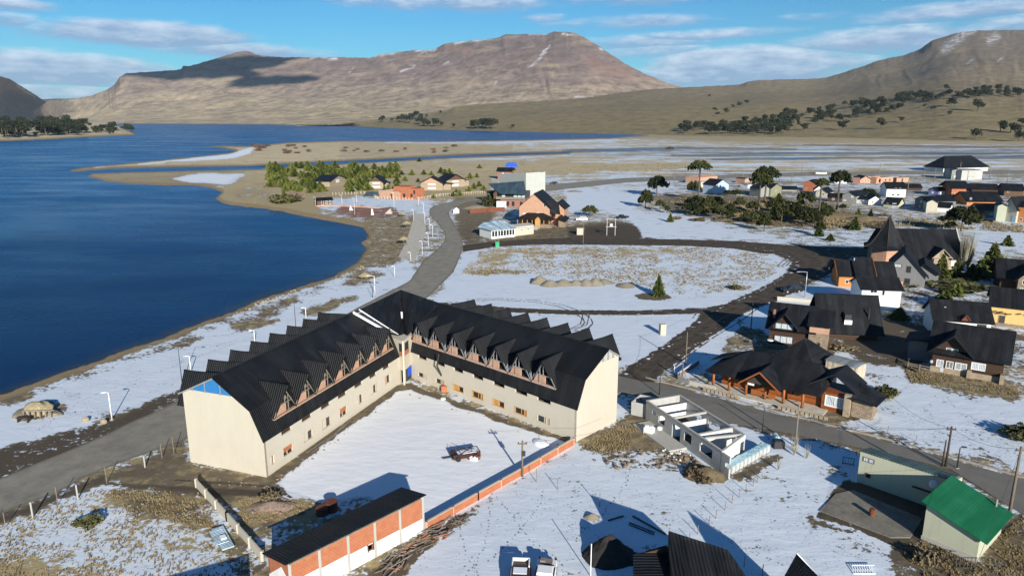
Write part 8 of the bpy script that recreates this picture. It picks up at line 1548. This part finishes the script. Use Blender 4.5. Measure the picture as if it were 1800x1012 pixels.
# small dark stalks and stones in the fresh snow
m_st = M['bare_twigs']
tufts('snow_stalks', [([(760, 935), (1000, 800), (1260, 850), (1500, 900), (1600, 960), (1640, 1040), (700, 1040)], .7), ([(1480, 700), (1800, 760), (1800, 815), (1480, 740)], .3), ([(60, 700), (400, 575), (560, 520), (600, 540), (330, 650), (60, 770)], .35)], 1500, .075, m_st, 5, 4, lab='dark stalks and pebbles poking through the fresh snow')
fpm = MB()
for pts_ in ([(868, 868), (900, 905), (930, 950), (985, 985), (990, 1012)], [(862, 872), (858, 920), (850, 960), (820, 1012)], [(955, 860), (940, 900), (900, 945), (860, 985)], [(1110, 800), (1100, 850), (1060, 900), (1010, 950)], [(1250, 850), (1230, 900), (1290, 960), (1400, 1000)], [(806, 925), (815, 960), (840, 1012)], [(1480, 905), (1520, 960), (1600, 1010)], [(60, 760), (150, 700), (260, 660), (420, 600)], [(1500, 700), (1600, 730), (1700, 760), (1790, 800)]):
    c0 = resample([G(*p)[:2] for p in pts_], 400); L0 = np.hypot(*np.diff(c0, axis=0).T).sum(); n = int(L0 / .55); c0 = resample(c0, max(n, 4))
    for i, (x, y) in enumerate(c0):
        x += rnd.gauss(0, .10) + .12 * (i % 2); y += rnd.gauss(0, .10); s_ = rnd.uniform(.07, .14); fpm.face([(x + s_ * math.cos(a) * .8, y + s_ * math.sin(a) * 1.3, .012) for a in (0, 1, 2, 3.1, 4.2, 5.3)])
fp2 = fpm.build('footprints', plain('trodden_snow', (.30, .33, .38), .9, .5, 3)); fp2['kind'] = 'structure'
# a cloud of its own drifting above the range (its shadow lies across the mountain flank)
m_cl = plain('cloud_white', (.8, .82, .85), .95, .05)
SV = Vector((-math.sin(R(-17.5)), -math.cos(R(-17.5)), math.tan(R(SUN_EL))))
def cloud(px_, py_, depth, rx, ry, seed, alt=2600):
    d = ray(px_, py_); k = depth / d[1]; tgt = Vector((d[0] * k, depth, CAM_H + d[2] * k)); p = tgt + SV * ((alt - tgt.z) / SV.z)
    a0 = np.linspace(0, 2 * math.pi, 96, endpoint=False); mb = MB(); rr = .35 + 1.2 * fbm(np.cos(a0) * 2.6 + seed + 9, np.sin(a0) * 2.6 + 9, 4)
    top = [(math.cos(a) * rx * r_, math.sin(a) * ry * r_, 0) for a, r_ in zip(a0, rr)]; up_ = [(x * .7, y * .7, 90) for x, y, z in top]; mb.v += top + up_; n = 96
    for i in range(n): mb.f.append((i, (i + 1) % n, n + (i + 1) % n, n + i)); mb.m.append(0)
    mb.f.append(tuple(range(n))[::-1]); mb.f.append(tuple(range(n, 2 * n))); mb.m += [0, 0]
    o = mb.build('cloud', m_cl, loc=p); o['kind'] = 'stuff'; o['label'] = 'high cloud above the mountain'; o['category'] = 'cloud'; print('cloud', p, PX(*p)); return o
cloud(340, 120, 6900, 900, 520, 1); cloud(480, 134, 6300, 430, 200, 5)
# clear cold air
hz = MB().box(-16000, -600, -5, 16000, 18500, 1500)
mh = bpy.data.materials.new('air_haze'); mh.use_nodes = True; t = NT(mh.node_tree); mh.node_tree.nodes.clear(); o_ = t.new('ShaderNodeOutputMaterial'); pv = t.new('ShaderNodeVolumePrincipled'); pv.inputs['Color'].default_value = (.72, .84, 1, 1); pv.inputs['Density'].default_value = 2.2e-5; pv.inputs['Anisotropy'].default_value = 0
t.l.new(pv.outputs[0], o_.inputs['Volume']); ho = hz.build('haze', mh); ho['kind'] = 'stuff'; ho['label'] = 'thin bluish air haze over the valley'; ho['category'] = 'haze'
